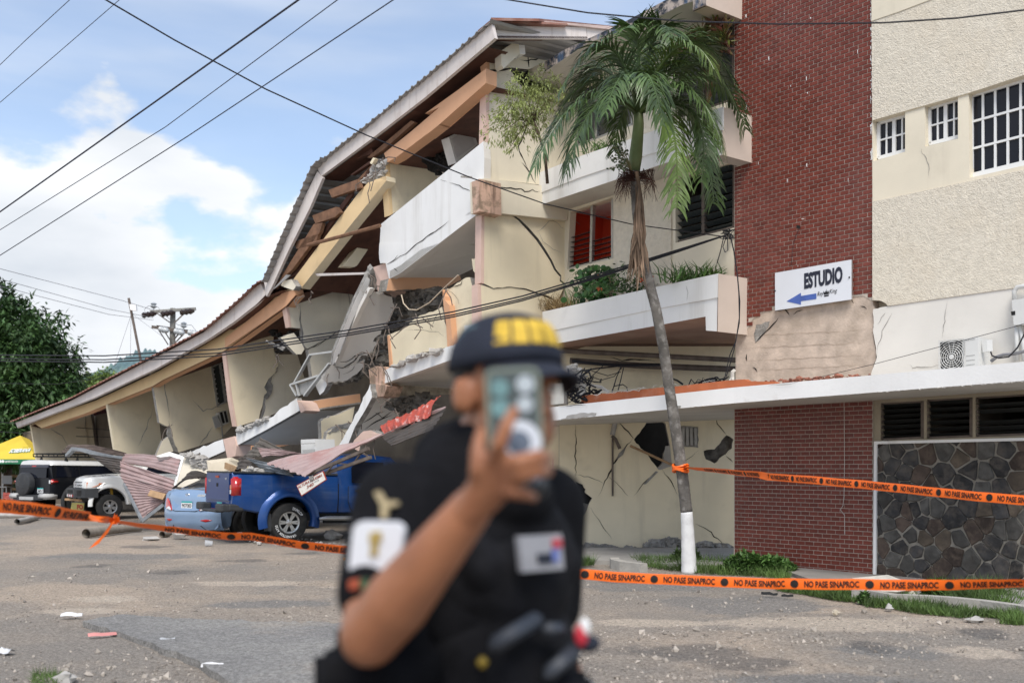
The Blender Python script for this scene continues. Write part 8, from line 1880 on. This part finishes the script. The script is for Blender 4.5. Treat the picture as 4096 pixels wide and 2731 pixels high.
# ---------------------------------------------------------------- warning tape
tape_m = M('orange_tape', (.92, .155, .010), .42, .04, 3, spec=.45); tb = tape_m.node_tree.nodes['Principled BSDF']
tape_ink = M('tape_ink', (.016, .012, .010), .6, 0)
class Tape:
    """ribbon: (px, py, Y, tilt) along its middle, 75 mm wide"""
    def __init__(s, label, pts, start=0.0, flip=False, width=.075):
        P = [(at(a, b, Y), t) for a, b, Y, t in pts]; s.S = [0]; s.P = []
        for (a, ta), (b, tb_) in zip(P, P[1:]):
            for k in range(8): s.P.append((a.lerp(b, k / 8) + Vector((0, 0, .006 * noise.noise(Vector((len(s.P) * .2, 3, 0))))), ta + (tb_ - ta) * k / 8))
        s.P.append(P[-1])
        for i in range(len(s.P) - 1): s.S.append(s.S[-1] + (s.P[i + 1][0] - s.P[i][0]).length)
        s.w = width; vs = []
        for i in range(len(s.P)):
            for v in (-1, -.33, .33, 1): vs.append(s.pt(s.S[i], v))
        fs = [(i * 4 + k, i * 4 + 4 + k, i * 4 + 5 + k, i * 4 + 1 + k) for i in range(len(s.P) - 1) for k in range(3)]
        s.root = mesh('warning_tape', vs, fs, tape_m, None, True); tag(s.root, label, 'warning tape')
        s.text(start)
    def pt(s, q, v, off=0.0):
        i = 0
        while i < len(s.S) - 2 and s.S[i + 1] < q: i += 1
        t = (q - s.S[i]) / max(1e-6, s.S[i + 1] - s.S[i]); p = s.P[i][0].lerp(s.P[i + 1][0], t); tl = s.P[i][1] + (s.P[i + 1][1] - s.P[i][1]) * t
        d = (s.P[i + 1][0] - s.P[i][0]).normalized(); nrm = d.cross(Vector((0, 0, 1))).normalized(); upv = nrm.cross(d)
        if nrm.y > 0: nrm = -nrm
        wv_ = upv * math.cos(tl) + nrm * math.sin(tl); n2_ = (nrm * math.cos(tl) - upv * math.sin(tl))
        return p + wv_ * (v * s.w / 2) + n2_ * (off + .004 * (1 - v * v))
    def text(s, start):
        vs, fs = text_mesh('NO PASE SINAPROC', 1, .035); x0, x1 = min(v[0] for v in vs), max(v[0] for v in vs); y0, y1 = min(v[1] for v in vs), max(v[1] for v in vs)
        q = start; per, tl = .50, .365
        while q < s.S[-1]:
            if q + tl < s.S[-1] and q > 0:
                mesh('lettering', [s.pt(q + (v[0] - x0) / (x1 - x0) * tl, ((v[1] - y0) / (y1 - y0) - .5) * 1.22, .003) for v in vs], fs, tape_ink, s.root)
            c = q + tl + (per - tl) / 2
            if .03 < c < s.S[-1] - .03:
                mesh('round_emblem', [s.pt(c + .028 * math.cos(a), .75 * math.sin(a), .003) for a in [k * .3927 for k in range(16)]], [tuple(range(16))], tape_ink, s.root)
            q += per
Tape('blurred orange tape entering at the left and ending in a knot', z('B', (-150, 940), (0, 968), (250, 995), (500, 1028), (800, 1068), (920, 1090), (1030, 1112)) and [(a, b, Y, t) for (a, b), Y, t in zip(z('B', (-150, 940), (0, 968), (250, 995), (500, 1028), (800, 1068), (920, 1090), (1040, 1114)), (5.2, 5.4, 5.6, 5.8, 6.2, 6.4, 6.6), (0, 0, .1, .35, .75, 1.0, 1.25))], -.28)
Tape('orange tape from the knot running behind the officer to the right edge', [(a, b, Y, t) for (a, b), Y, t in zip(z('B', (1040, 1114), (1300, 1148), (1600, 1190), (2000, 1243)) + z('C', (700, 1250), (1150, 1330), (1640, 1382)) + [(1750, 2240)] + z('N', (150, 895), (600, 932), (1000, 953), (1500, 975), (2000, 995)) + z('O', (200, 655), (800, 662), (1300, 668), (1700, 664), (2000, 658), (2351, 652), (2500, 648)), [6.6, 6.65, 6.7, 6.75, 6.8, 6.85, 6.9, 7.0, 7.2, 7.2, 7.2, 7.15, 7.1, 7.0, 6.8, 6.7, 6.6, 6.5, 6.4, 6.3], [1.25, 1.1, .9, .8, .75, .7, .6, .4, .1, .0, .0, .0, 0, 0, 0, .1, .35, .55, .75, .8])], .33)
Tape('orange tape tied round the palm trunk and stretched across the stone wall', [(a, b, Y, t) for (a, b), Y, t in zip(z('H', (1475, 1308), (1560, 1318), (1700, 1330), (1900, 1350), (2150, 1372)) + z('M', (0, 932), (400, 962), (900, 1005), (1400, 1060), (1900, 1110), (2351, 1148), (2600, 1170)), [14.8, 14.3, 13.7, 12.9, 12.1, 11.5, 10.7, 10.0, 9.4, 8.9, 8.6, 8.4], [1.2, 1.0, .8, .6, .4, .2, 0, 0, 0, 0, 0, 0])], .9, width=.085)
mb = MB(); r = random.Random(50)
kp = at(*z('B', (1040, 1112))[0], 6.55)
for a in ((1080, 1072), (1100, 1095), (1060, 1060), (1010, 1130), (1075, 1125)):
    e = at(*z('B', a)[0], 6.5); s_ = Vector((0, -.01, .018)); mb.add([kp - s_, kp + s_, e + s_ * 1.1, e - s_ * .8], [(0, 1, 2, 3)])
add_rock(mb, kp, (.05, .05, .045), 77)
tl_ = [at(*z('B', p)[0], 6.5) for p in ((1040, 1112), (1000, 1175), (960, 1235), (905, 1290), (862, 1340))]; w_ = Vector((.022, 0, .012)); vs = []
for i, p in enumerate(tl_): vs += [p - w_ * (.4 + .28 * i), p + w_ * (.4 + .28 * i)]
mb.add(vs, [(i * 2, i * 2 + 1, i * 2 + 3, i * 2 + 2) for i in range(4)]); plant('tape_knot', 'orange tape knot with a tail hanging towards the ground', 'tape knot', None, mb, tape_m)
mb = MB()
for k in range(4):
    zz = at(2740, 1872, PY).z + (k - 1.5) * .025; c = at(*z('H', (1428, 1305))[0], PY); mb.tube([Vector((c.x + .115 * math.cos(a), PY + .115 * math.sin(a), zz + .02 * math.sin(a * 2 + k))) for a in [j * .35 for j in range(19)]], .016, 5)
plant('tape_wrap', 'orange tape wound round the palm trunk', 'tape', None, mb, tape_m)
# ---------------------------------------------------------------- officer filming with a phone, close to the camera
def Uv(u_, v_, Y): return at(u_ / .57422, v_ / .57422, Y)
fwd = Vector((.62, -.785, 0)).normalized(); rgt = Vector((fwd.y, -fwd.x, 0)); UPV = Vector((0, 0, 1))
def ell(mb, c, rx, ry, rz, axes=None, n=14):
    """ellipsoid with radii along his right, forward and up"""
    X_, Y_, Z_ = axes or (rgt, fwd, UPV); vs = []; fs = []
    for i in range(n + 1):
        ph = math.pi * i / n
        for j in range(n * 2): a = math.pi * j / n; vs.append(Vector(c) + X_ * rx * math.sin(ph) * math.cos(a) + Y_ * ry * math.sin(ph) * math.sin(a) + Z_ * rz * math.cos(ph))
    m = n * 2
    for i in range(n):
        for j in range(m): fs.append((i * m + j, (i + 1) * m + j, (i + 1) * m + (j + 1) % m, i * m + (j + 1) % m))
    mb.add(vs, fs)
def cap_(mb, pts, rs, n=14):
    """tapering limb with round ends"""
    for (a, ra), (b, rb_) in zip(zip(pts, rs), zip(pts[1:], rs[1:])):
        mb.tube([a, a.lerp(b, .5), b], [ra, (ra + rb_) / 2, rb_], n)
    for p, q in zip(pts, rs): ell(mb, p, q, q, q, (Vector((1, 0, 0)), Vector((0, 1, 0)), UPV), 8)
def flesh(mb, name, mat, parent, vox=.006, smooth_=6):
    o = mb.build(name, mat, parent)
    rm = o.modifiers.new('remesh', 'REMESH'); rm.mode = 'VOXEL'; rm.voxel_size = vox; rm.use_smooth_shade = True
    sm = o.modifiers.new('smooth', 'SMOOTH'); sm.iterations = smooth_; sm.factor = .5
    return o
skin_m = M('warm_brown_skin', (.33, .138, .068), .45, .16, 8, stain=(10, .5, .75, (.25, .085, .045), .5), spec=.4)
skin_m.node_tree.nodes['Principled BSDF'].inputs['Subsurface Weight'].default_value = .12
skin_m.node_tree.nodes['Principled BSDF'].inputs['Subsurface Radius'].default_value = (.012, .005, .003)
cloth = M('black_uniform_cloth', (.0075, .0075, .009), .9, .25, 12, .001, 120, spec=.12); vest_m = M('black_vest_cloth', (.010, .010, .012), .85, .3, 20, .0015, 90, spec=.15); navy = M('dark_navy_cap', (.018, .022, .036), .85, .15, 14, .0008, 140)
hair_m = M('black_hair', (.010, .008, .007), .6, .2, 30)
HC = Vector((-.012, 1.90, 1.735)); NB = Vector((-.045, 1.935, 1.55))
RS, RE, RW_ = Vector((-.205, 1.80, 1.512)), Uv(848, 1462, 1.60), Uv(1082, 1168, 1.50)
LS, LE, LW = NB - rgt * .165 + Vector((-.01, .02, -.04)), Vector((.085, 2.08, 1.22)), Vector((.15, 2.0, 1.0))
HIP = Vector((-.05, 1.95, .96))
off_ = empty('person', Vector((-.05, 1.95, 0)), 'person in black uniform, vest and dark cap filming with a phone held before the face', 'person')
mb = MB()
ell(mb, HC + UPV * .03, .086, .108, .110); ell(mb, HC + fwd * .025 - UPV * .055, .072, .090, .078); ell(mb, HC + fwd * .055 - UPV * .098, .034, .034, .024)   # skull, jaw, chin
ell(mb, HC + fwd * .108 - UPV * .015, .013, .018, .030); ell(mb, HC + fwd * .116 - UPV * .036, .017, .014, .012)                                    # nose
ell(mb, HC + fwd * .100 - UPV * .070, .026, .012, .007); ell(mb, HC + fwd * .098 - UPV * .080, .022, .012, .007)                                    # lips
for sg in (-1, 1):
    e = HC + rgt * sg * .089 - fwd * .005 - UPV * .005
    ell(mb, e, .012, .022, .037); ell(mb, e + rgt * sg * .012 - fwd * .010, .007, .018, .033)
    ell(mb, HC + fwd * .093 + rgt * sg * .034 + UPV * .022, .022, .012, .008)                                                                        # brow ridge
cap_(mb, [NB - UPV * .03, NB + UPV * .10, HC - UPV * .03], [.070, .066, .064])
cap_(mb, [NB - UPV * .08, NB - UPV * .30, HIP + UPV * .12, HIP], [.08, .10, .10, .11])
cap_(mb, [RS, RS.lerp(RE, .5), RE, RE.lerp(RW_, .28), RE.lerp(RW_, .7), RW_], [.062, .055, .049, .054, .042, .033])
cap_(mb, [LS, LS.lerp(LE, .5), LE, LE.lerp(LW, .3), LW], [.058, .050, .043, .047, .028])
# right hand: back of the hand towards the camera, fingers across the phone
MC = [Uv(1132, 1062, 1.435), Uv(1152, 1076, 1.43), Uv(1160, 1100, 1.435), Uv(1156, 1126, 1.445)]
for m_ in MC: cap_(mb, [RW_ - Vector((0, .01, 0)), RW_.lerp(m_, .55), m_], [.028, .022, .0145], 10)
for P, q in (([MC[0], Uv(1146, 1022, 1.40), Uv(1164, 978, 1.395), Uv(1180, 944, 1.415)], (.0135, .0122, .0112, .0098)),
             ([MC[1], Uv(1192, 1060, 1.40), Uv(1236, 1048, 1.41), Uv(1258, 1050, 1.455)], (.0138, .0125, .0115, .010)),
             ([MC[2], Uv(1196, 1092, 1.405), Uv(1236, 1082, 1.415), Uv(1258, 1082, 1.46)], (.0135, .0122, .0112, .010)),
             ([MC[3], Uv(1180, 1130, 1.42), Uv(1206, 1134, 1.425), Uv(1226, 1142, 1.45)], (.0125, .0112, .0102, .009)),
             ([RW_.lerp(MC[0], .35), Uv(1098, 1080, 1.445), Uv(1098, 1030, 1.45), Uv(1106, 994, 1.465)], (.017, .0138, .012, .010))): cap_(mb, P, q, 10)
# left hand, relaxed
for k in range(4):
    a = LW + rgt * (.012 * k - .02); d = Vector((.02, -.03, -1)).normalized(); cap_(mb, [LW, a + d * .07, a + d * (.115 + .008 * (k % 3)) + fwd * .012, a + d * .15 + fwd * .035], [.024, .0115, .010, .008], 8)
cap_(mb, [LW, LW + fwd * .03 - UPV * .05, LW + fwd * .035 - UPV * .09], [.02, .012, .009], 8)
for sg in (1, -1):
    h_ = HIP + rgt * sg * .09 - UPV * .05; cap_(mb, [h_, h_ + fwd * .02 - UPV * .40, h_ - fwd * .01 - UPV * .82], [.085, .055, .04])
body = flesh(mb, 'body', skin_m, off_, .0055, 5)
for sg in (-1, 1):
    mb = MB(); ell(mb, HC + fwd * .096 + rgt * sg * .033 + UPV * .006, .013, .010, .009, n=8); mb.build('eye', white, off_, True)
    mb = MB(); ell(mb, HC + fwd * .1045 + rgt * sg * .033 + UPV * .006, .005, .003, .005, n=6); mb.build('iris', hair_m, off_, True)
mb = MB(); ell(mb, HC + UPV * .040 - fwd * .014, .0885, .105, .085); o = mb.build('hair', hair_m, off_, True)
# nails
# shirt with short sleeves
mb = MB(); tc_ = NB - UPV * .02
ell(mb, NB - UPV * .10, .19, .125, .10); ell(mb, NB + fwd * .035 - UPV * .01, .105, .105, .085); ell(mb, NB - UPV * .22, .185, .135, .16); ell(mb, NB - UPV * .42, .175, .13, .20); ell(mb, HIP + UPV * .10, .18, .135, .16)
cap_(mb, [NB + rgt * .06 - UPV * .03, RS + UPV * .015], [.075, .085]); cap_(mb, [NB - rgt * .06 - UPV * .03, LS + UPV * .01], [.075, .08])
cap_(mb, [RS, RS.lerp(RE, .42), RS.lerp(RE, .66)], [.088, .080, .074]); cap_(mb, [LS, LS.lerp(LE, .45), LS.lerp(LE, .7)], [.082, .07, .064])
cap_(mb, [NB - UPV * .02, NB + UPV * .075 + fwd * .012], [.095, .084])
ell(mb, NB - fwd * .06 + UPV * .06, .13, .08, .085); ell(mb, NB + rgt * .07 - fwd * .02 + UPV * .045, .075, .075, .065)
flesh(mb, 'shirt', cloth, off_, .008, 4)
mb = MB()
for r_ in range(3): ell(mb, RS.lerp(RE, .12 + r_ * .2) + Vector((.03, -.055 + r_ * .01, 0)), .012, .01, .05, (Vector((1, 0, .6)).normalized(), Vector((0, 1, 0)), Vector((-.6, 0, 1)).normalized()), 8)
flesh(mb, 'sleeve_fold', cloth, off_, .006, 3)
# vest with pouches
mb = MB(); ell(mb, NB - UPV * .17 + fwd * .015, .165, .148, .13); ell(mb, NB - UPV * .34 + fwd * .012, .178, .155, .20); ell(mb, NB - UPV * .48 + fwd * .01, .182, .155, .13)
cap_(mb, [NB + rgt * .10 + UPV * .0, NB + rgt * .095 + fwd * .11 - UPV * .14], [.04, .04]); cap_(mb, [NB - rgt * .10, NB - rgt * .095 + fwd * .11 - UPV * .14], [.04, .04])
flesh(mb, 'vest', vest_m, off_, .009, 4)
grey_s = M('grey_strap', (.045, .052, .065), .5, .2, 10)
def pouch(c, sx, sy, sz, name='pouch', mat=vest_m, tilt=0):
    m = Matrix((rgt, fwd, UPV)).transposed(); bm = bmesh.new(); bmesh.ops.create_cube(bm, size=1)
    for v in bm.verts: v.co = Vector((v.co.x * sx, v.co.y * sy, v.co.z * sz))
    bmesh.ops.bevel(bm, geom=bm.edges[:], offset=min(sx, sy, sz) * .3, segments=3, affect='EDGES'); rot = Matrix.Rotation(tilt, 3, fwd)
    vs = [c + rot @ (m @ v.co) for v in bm.verts]; fs = [tuple(reversed([v.index for v in f.verts])) for f in bm.faces]; bm.free()
    return mesh(name, vs, fs, mat, off_, True)
FC = NB + fwd * .165
pouch(FC + rgt * .07 - UPV * .40, .10, .05, .13); pouch(FC - rgt * .06 - UPV * .40, .10, .05, .13)
pouch(Uv(1185, 1450, 1.74), .12, .03, .03, 'strap', grey_s, .35); pouch(Uv(1270, 1445, 1.78), .05, .03, .025, 'strap', grey_s, -.1); pouch(Uv(1290, 1520, 1.78), .09, .03, .03, 'strap', grey_s, .5)
pouch(Uv(1108, 1520, 1.74), .02, .02, .02, 'buckle', M('brass_buckle', (.35, .24, .03), .4, .1))
pouch(Uv(1230, 1115, 1.72), .05, .03, .05, 'radio_mic', plastic); pouch(Uv(1228, 1100, 1.69), .02, .02, .02, 'mic_button', M('blue_grey_plastic', (.18, .22, .27), .4, .1))
pouch(Uv(880, 1550, 1.76), .24, .14, .17, 'holster', cloth)
# rank name panel on the chest with a small flag
pl_v = Plane(Uv(1245, 1270, 1.765), (fwd * -1) if fwd.y > 0 else fwd)
def vp(pts): return [(p[0] / .57422, p[1] / .57422) for p in pts]
prism('name_patch', vp([(1192, 1232), (1290, 1226), (1296, 1306), (1200, 1314)]), pl_v, .012, M('grey_patch', (.36, .36, .38), .8, .08, 20), off_)
prism('patch_mark', vp([(1236, 1272), (1268, 1270), (1270, 1292), (1238, 1294)]), pl_v.off(.004), .004, navy, off_)
prism('flag_patch', vp([(1270, 1238), (1290, 1236), (1292, 1256), (1272, 1258)]), pl_v.off(.004), .004, M('flag_red', (.45, .06, .08), .7, 0), off_)
prism('flag_patch', vp([(1268, 1262), (1284, 1260), (1286, 1288), (1270, 1290)]), pl_v.off(.005), .004, M('flag_blue', (.14, .18, .42), .7, 0), off_)
mb = MB(); ell(mb, Uv(1335, 1458, 1.80), .014, .012, .022, n=8); mb.build('red_tag', M('red_tag_paint', (.5, .03, .05), .5, 0), off_, True)
mb = MB(); ell(mb, Uv(1342, 1440, 1.80), .010, .012, .018, n=8); mb.build('white_tag', whiteframe, off_, True)
mb = MB(); ell(mb, Uv(1352, 1478, 1.82), .026, .018, .016, n=8); mb.build('blue_clip', navy, off_, True)
# sleeve badge: rounded white shield with a gold figure
an = Vector((-.30, -.95, -.10)).normalized(); bp0 = Uv(862, 1258, 1.61); bpl = Plane(bp0, an)
sh = []
for cx, cy, a0 in ((905, 1222, -90), (893, 1296, 0), (823, 1300, 90), (832, 1220, 180)):
    for k in range(5): a = math.radians(a0 + k * 22.5); sh.append((cx + 22 * math.cos(a), cy + 22 * math.sin(a)))
prism('sleeve_badge', vp(sh), bpl, .012, M('badge_white', (.74, .76, .80), .7, .02), off_)
prism('badge_figure', vp([(850, 1222), (874, 1220), (876, 1240), (868, 1248), (866, 1276), (848, 1278), (852, 1250), (846, 1240)]), bpl.off(.004), .004, M('badge_gold', (.42, .31, .10), .6, .2, 30), off_)
prism('sleeve_mark', vp([(858, 1130), (872, 1126), (886, 1150), (914, 1150), (912, 1160), (890, 1164), (888, 1190), (874, 1190), (874, 1160)]), Plane(Uv(880, 1158, 1.685), (-.25, -.95, .2)), .01, M('tan_embroidery', (.42, .34, .20), .8, .1, 20), off_)
prism('sleeve_band', vp([(800, 1334), (822, 1330), (824, 1350), (802, 1354)]), Plane(Uv(812, 1342, 1.60), an), .01, M('orange_band', (.45, .10, .05), .8, .1), off_)
prism('sleeve_band', vp([(826, 1332), (840, 1330), (842, 1350), (828, 1352)]), Plane(Uv(833, 1342, 1.595), an), .01, M('green_band', (.06, .14, .07), .8, .1), off_)
# trousers and boots
mb = MB(); ell(mb, HIP, .19, .14, .14)
for sg in (1, -1):
    h_ = HIP + rgt * sg * .09 - UPV * .05; cap_(mb, [h_, h_ + fwd * .02 - UPV * .40, h_ - fwd * .01 - UPV * .80], [.10, .075, .065])
flesh(mb, 'trousers', cloth, off_, .01, 4)
for sg in (1, -1):
    mb = MB(); a_ = HIP + rgt * sg * .09 - UPV * .05 - fwd * .01; fz = Vector((a_.x, a_.y, .055)); cap_(mb, [Vector((a_.x, a_.y, .24)), fz], [.058, .055]); ell(mb, fz + fwd * .08 - UPV * .005, .05, .12, .05)
    flesh(mb, 'boot', rubber, off_, .009, 3)
# cap
CC = HC + UPV * .045 - fwd * .002
vs, fs = [], []; NR, NA = 9, 36
for i in range(NR + 1):
    ph = math.pi / 2 * i / NR
    for j in range(NA):
        a = 2 * math.pi * j / NA; vs.append(CC + rgt * .104 * math.sin(ph) ** .85 * math.cos(a) + fwd * .122 * math.sin(ph) ** .85 * math.sin(a) + UPV * (.108 * math.cos(ph) ** .9 + .010 * math.sin(ph) * max(0, math.sin(a))))
for i in range(NR):
    for j in range(NA): fs.append((i * NA + j, (i + 1) * NA + j, (i + 1) * NA + (j + 1) % NA, i * NA + (j + 1) % NA))
cp = mesh('cap', vs, fs, navy, off_, True); so = cp.modifiers.new('solid', 'SOLIDIFY'); so.thickness = .004
vs, fs = [], []
for i in range(7):
    t = i / 6
    for j in range(13):
        a = math.radians(25 + 130 * j / 12); r0 = .116 + t * .075 * math.sin(a) ** .6; vs.append(CC + rgt * (.096 + t * .006) * math.cos(a) * (1.02) + fwd * r0 * math.sin(a) + UPV * (.010 - t * .026 - .028 * math.cos(a) ** 2 * (.3 + t)))
for i in range(6):
    for j in range(12): a = i * 13 + j; fs.append((a, a + 13, a + 14, a + 1))
bi = mesh('cap_brim', vs, fs, navy, cp, True, world=False)
bi.data.transform(Matrix.Translation(-off_.location)); so = bi.modifiers.new('solid', 'SOLIDIFY'); so.thickness = .005
# raised yellow block letters on the front panel of the cap
capy = M('cap_yellow', (.62, .41, .05), .75, .2, 30)
for k in range(5):
    a0, a1 = 128 - k * 19, 128 - k * 19 - 16; vs = []
    for a in (a0, (a0 + a1) / 2, a1):
        for ph in (48, 60, 76):
            ar, pr_ = math.radians(a), math.radians(ph); vs.append(CC + rgt * .1015 * math.sin(pr_) ** .85 * math.cos(ar) + fwd * .122 * math.sin(pr_) ** .85 * math.sin(ar) + UPV * (.112 * math.cos(pr_) ** .9 + .010 * math.sin(pr_) * math.sin(ar)))
    fs = [(i * 3 + j, i * 3 + j + 1, i * 3 + j + 4, i * 3 + j + 3) for i in range(2) for j in range(2)]
    o = mesh('cap_letter_block', [v - off_.location for v in vs], fs, capy, cp, world=False); so = o.modifiers.new('solid', 'SOLIDIFY'); so.thickness = .003; so.offset = 0
vs = []
for k in range(14):
    a = k * .4488; ar, pr_ = math.radians(0 + 19 * math.cos(a)), math.radians(62 + 16 * math.sin(a)); vs.append(CC + rgt * .103 * math.sin(pr_) ** .85 * math.cos(ar) + fwd * .122 * math.sin(pr_) ** .85 * math.sin(ar) + UPV * (.112 * math.cos(pr_) ** .9) - off_.location)
mesh('cap_side_patch', vs, [tuple(range(14))], M('teal_grey_patch', (.10, .17, .19), .7, .3, 30), cp, world=False)
# phone in the right hand
ph_ = empty('phone', Uv(1182, 1090, 1.475), 'phone in a pale green grey case held up before the face', 'phone')
pc_ = Uv(1182, 972, 1.475); pn = Vector((.06, -1, .10)).normalized(); px_ = Vector((1, .06, .05)).normalized(); py_ = pn.cross(px_) * -1; py_ = py_ if py_.z > 0 else -py_
def rounded(w, h, r_, c, off):
    out = []
    for cx, cy, a0 in ((w / 2 - r_, h / 2 - r_, 0), (-w / 2 + r_, h / 2 - r_, 90), (-w / 2 + r_, -h / 2 + r_, 180), (w / 2 - r_, -h / 2 + r_, 270)):
        for k in range(6): a = math.radians(a0 + k * 18); out.append(c + px_ * (cx + r_ * math.cos(a)) + py_ * (cy + r_ * math.sin(a)) + pn * off)
    return out
solid('phone_case', rounded(.082, .165, .014, pc_, .006), -pn * .012, M('sage_case', (.19, .215, .165), .4, .06, 8), ph_)
solid('phone_back', rounded(.072, .154, .010, pc_, .0075), -pn * .003, M('phone_glass_back', (.055, .065, .055), .12, .1, spec=.6), ph_)
lens_m = M('camera_lens_glass', (.10, .21, .19), .08, .2, 40, spec=.9, coat=.8); pale = M('pale_reflection_glass', (.42, .46, .48), .15, .1)
for (cx, cy, r_, m_) in ((-.020, .052, .0135, lens_m), (.018, .056, .0135, pale), (.016, .026, .012, pale), (-.020, .022, .0135, lens_m)):
    solid('camera_lens', [pc_ + px_ * (cx + r_ * math.cos(k * .3491)) + py_ * (cy + r_ * math.sin(k * .3491)) + pn * .012 for k in range(18)], -pn * .006, m_, ph_)
mb = MB()
for k in range(24):
    a, b = k / 24 * 6.2832, (k + 1) / 24 * 6.2832; q = [pc_ + px_ * (.004 + rr__ * math.cos(t)) + py_ * (-.030 + rr__ * math.sin(t)) + pn * .012 for t, rr__ in ((a, .018), (a, .033), (b, .033), (b, .018))]; mb.add(q, [(0, 1, 2, 3)])
mb.build('magnet_ring', M('grip_white', (.58, .61, .66), .5, .05), ph_)
solid('grip_disc', [pc_ + px_ * (.004 + .017 * math.cos(k * .35)) + py_ * (-.030 + .017 * math.sin(k * .35)) + pn * .013 for k in range(18)], -pn * .004, M('grip_blue_grey', (.12, .15, .20), .4, .2, 30), ph_)
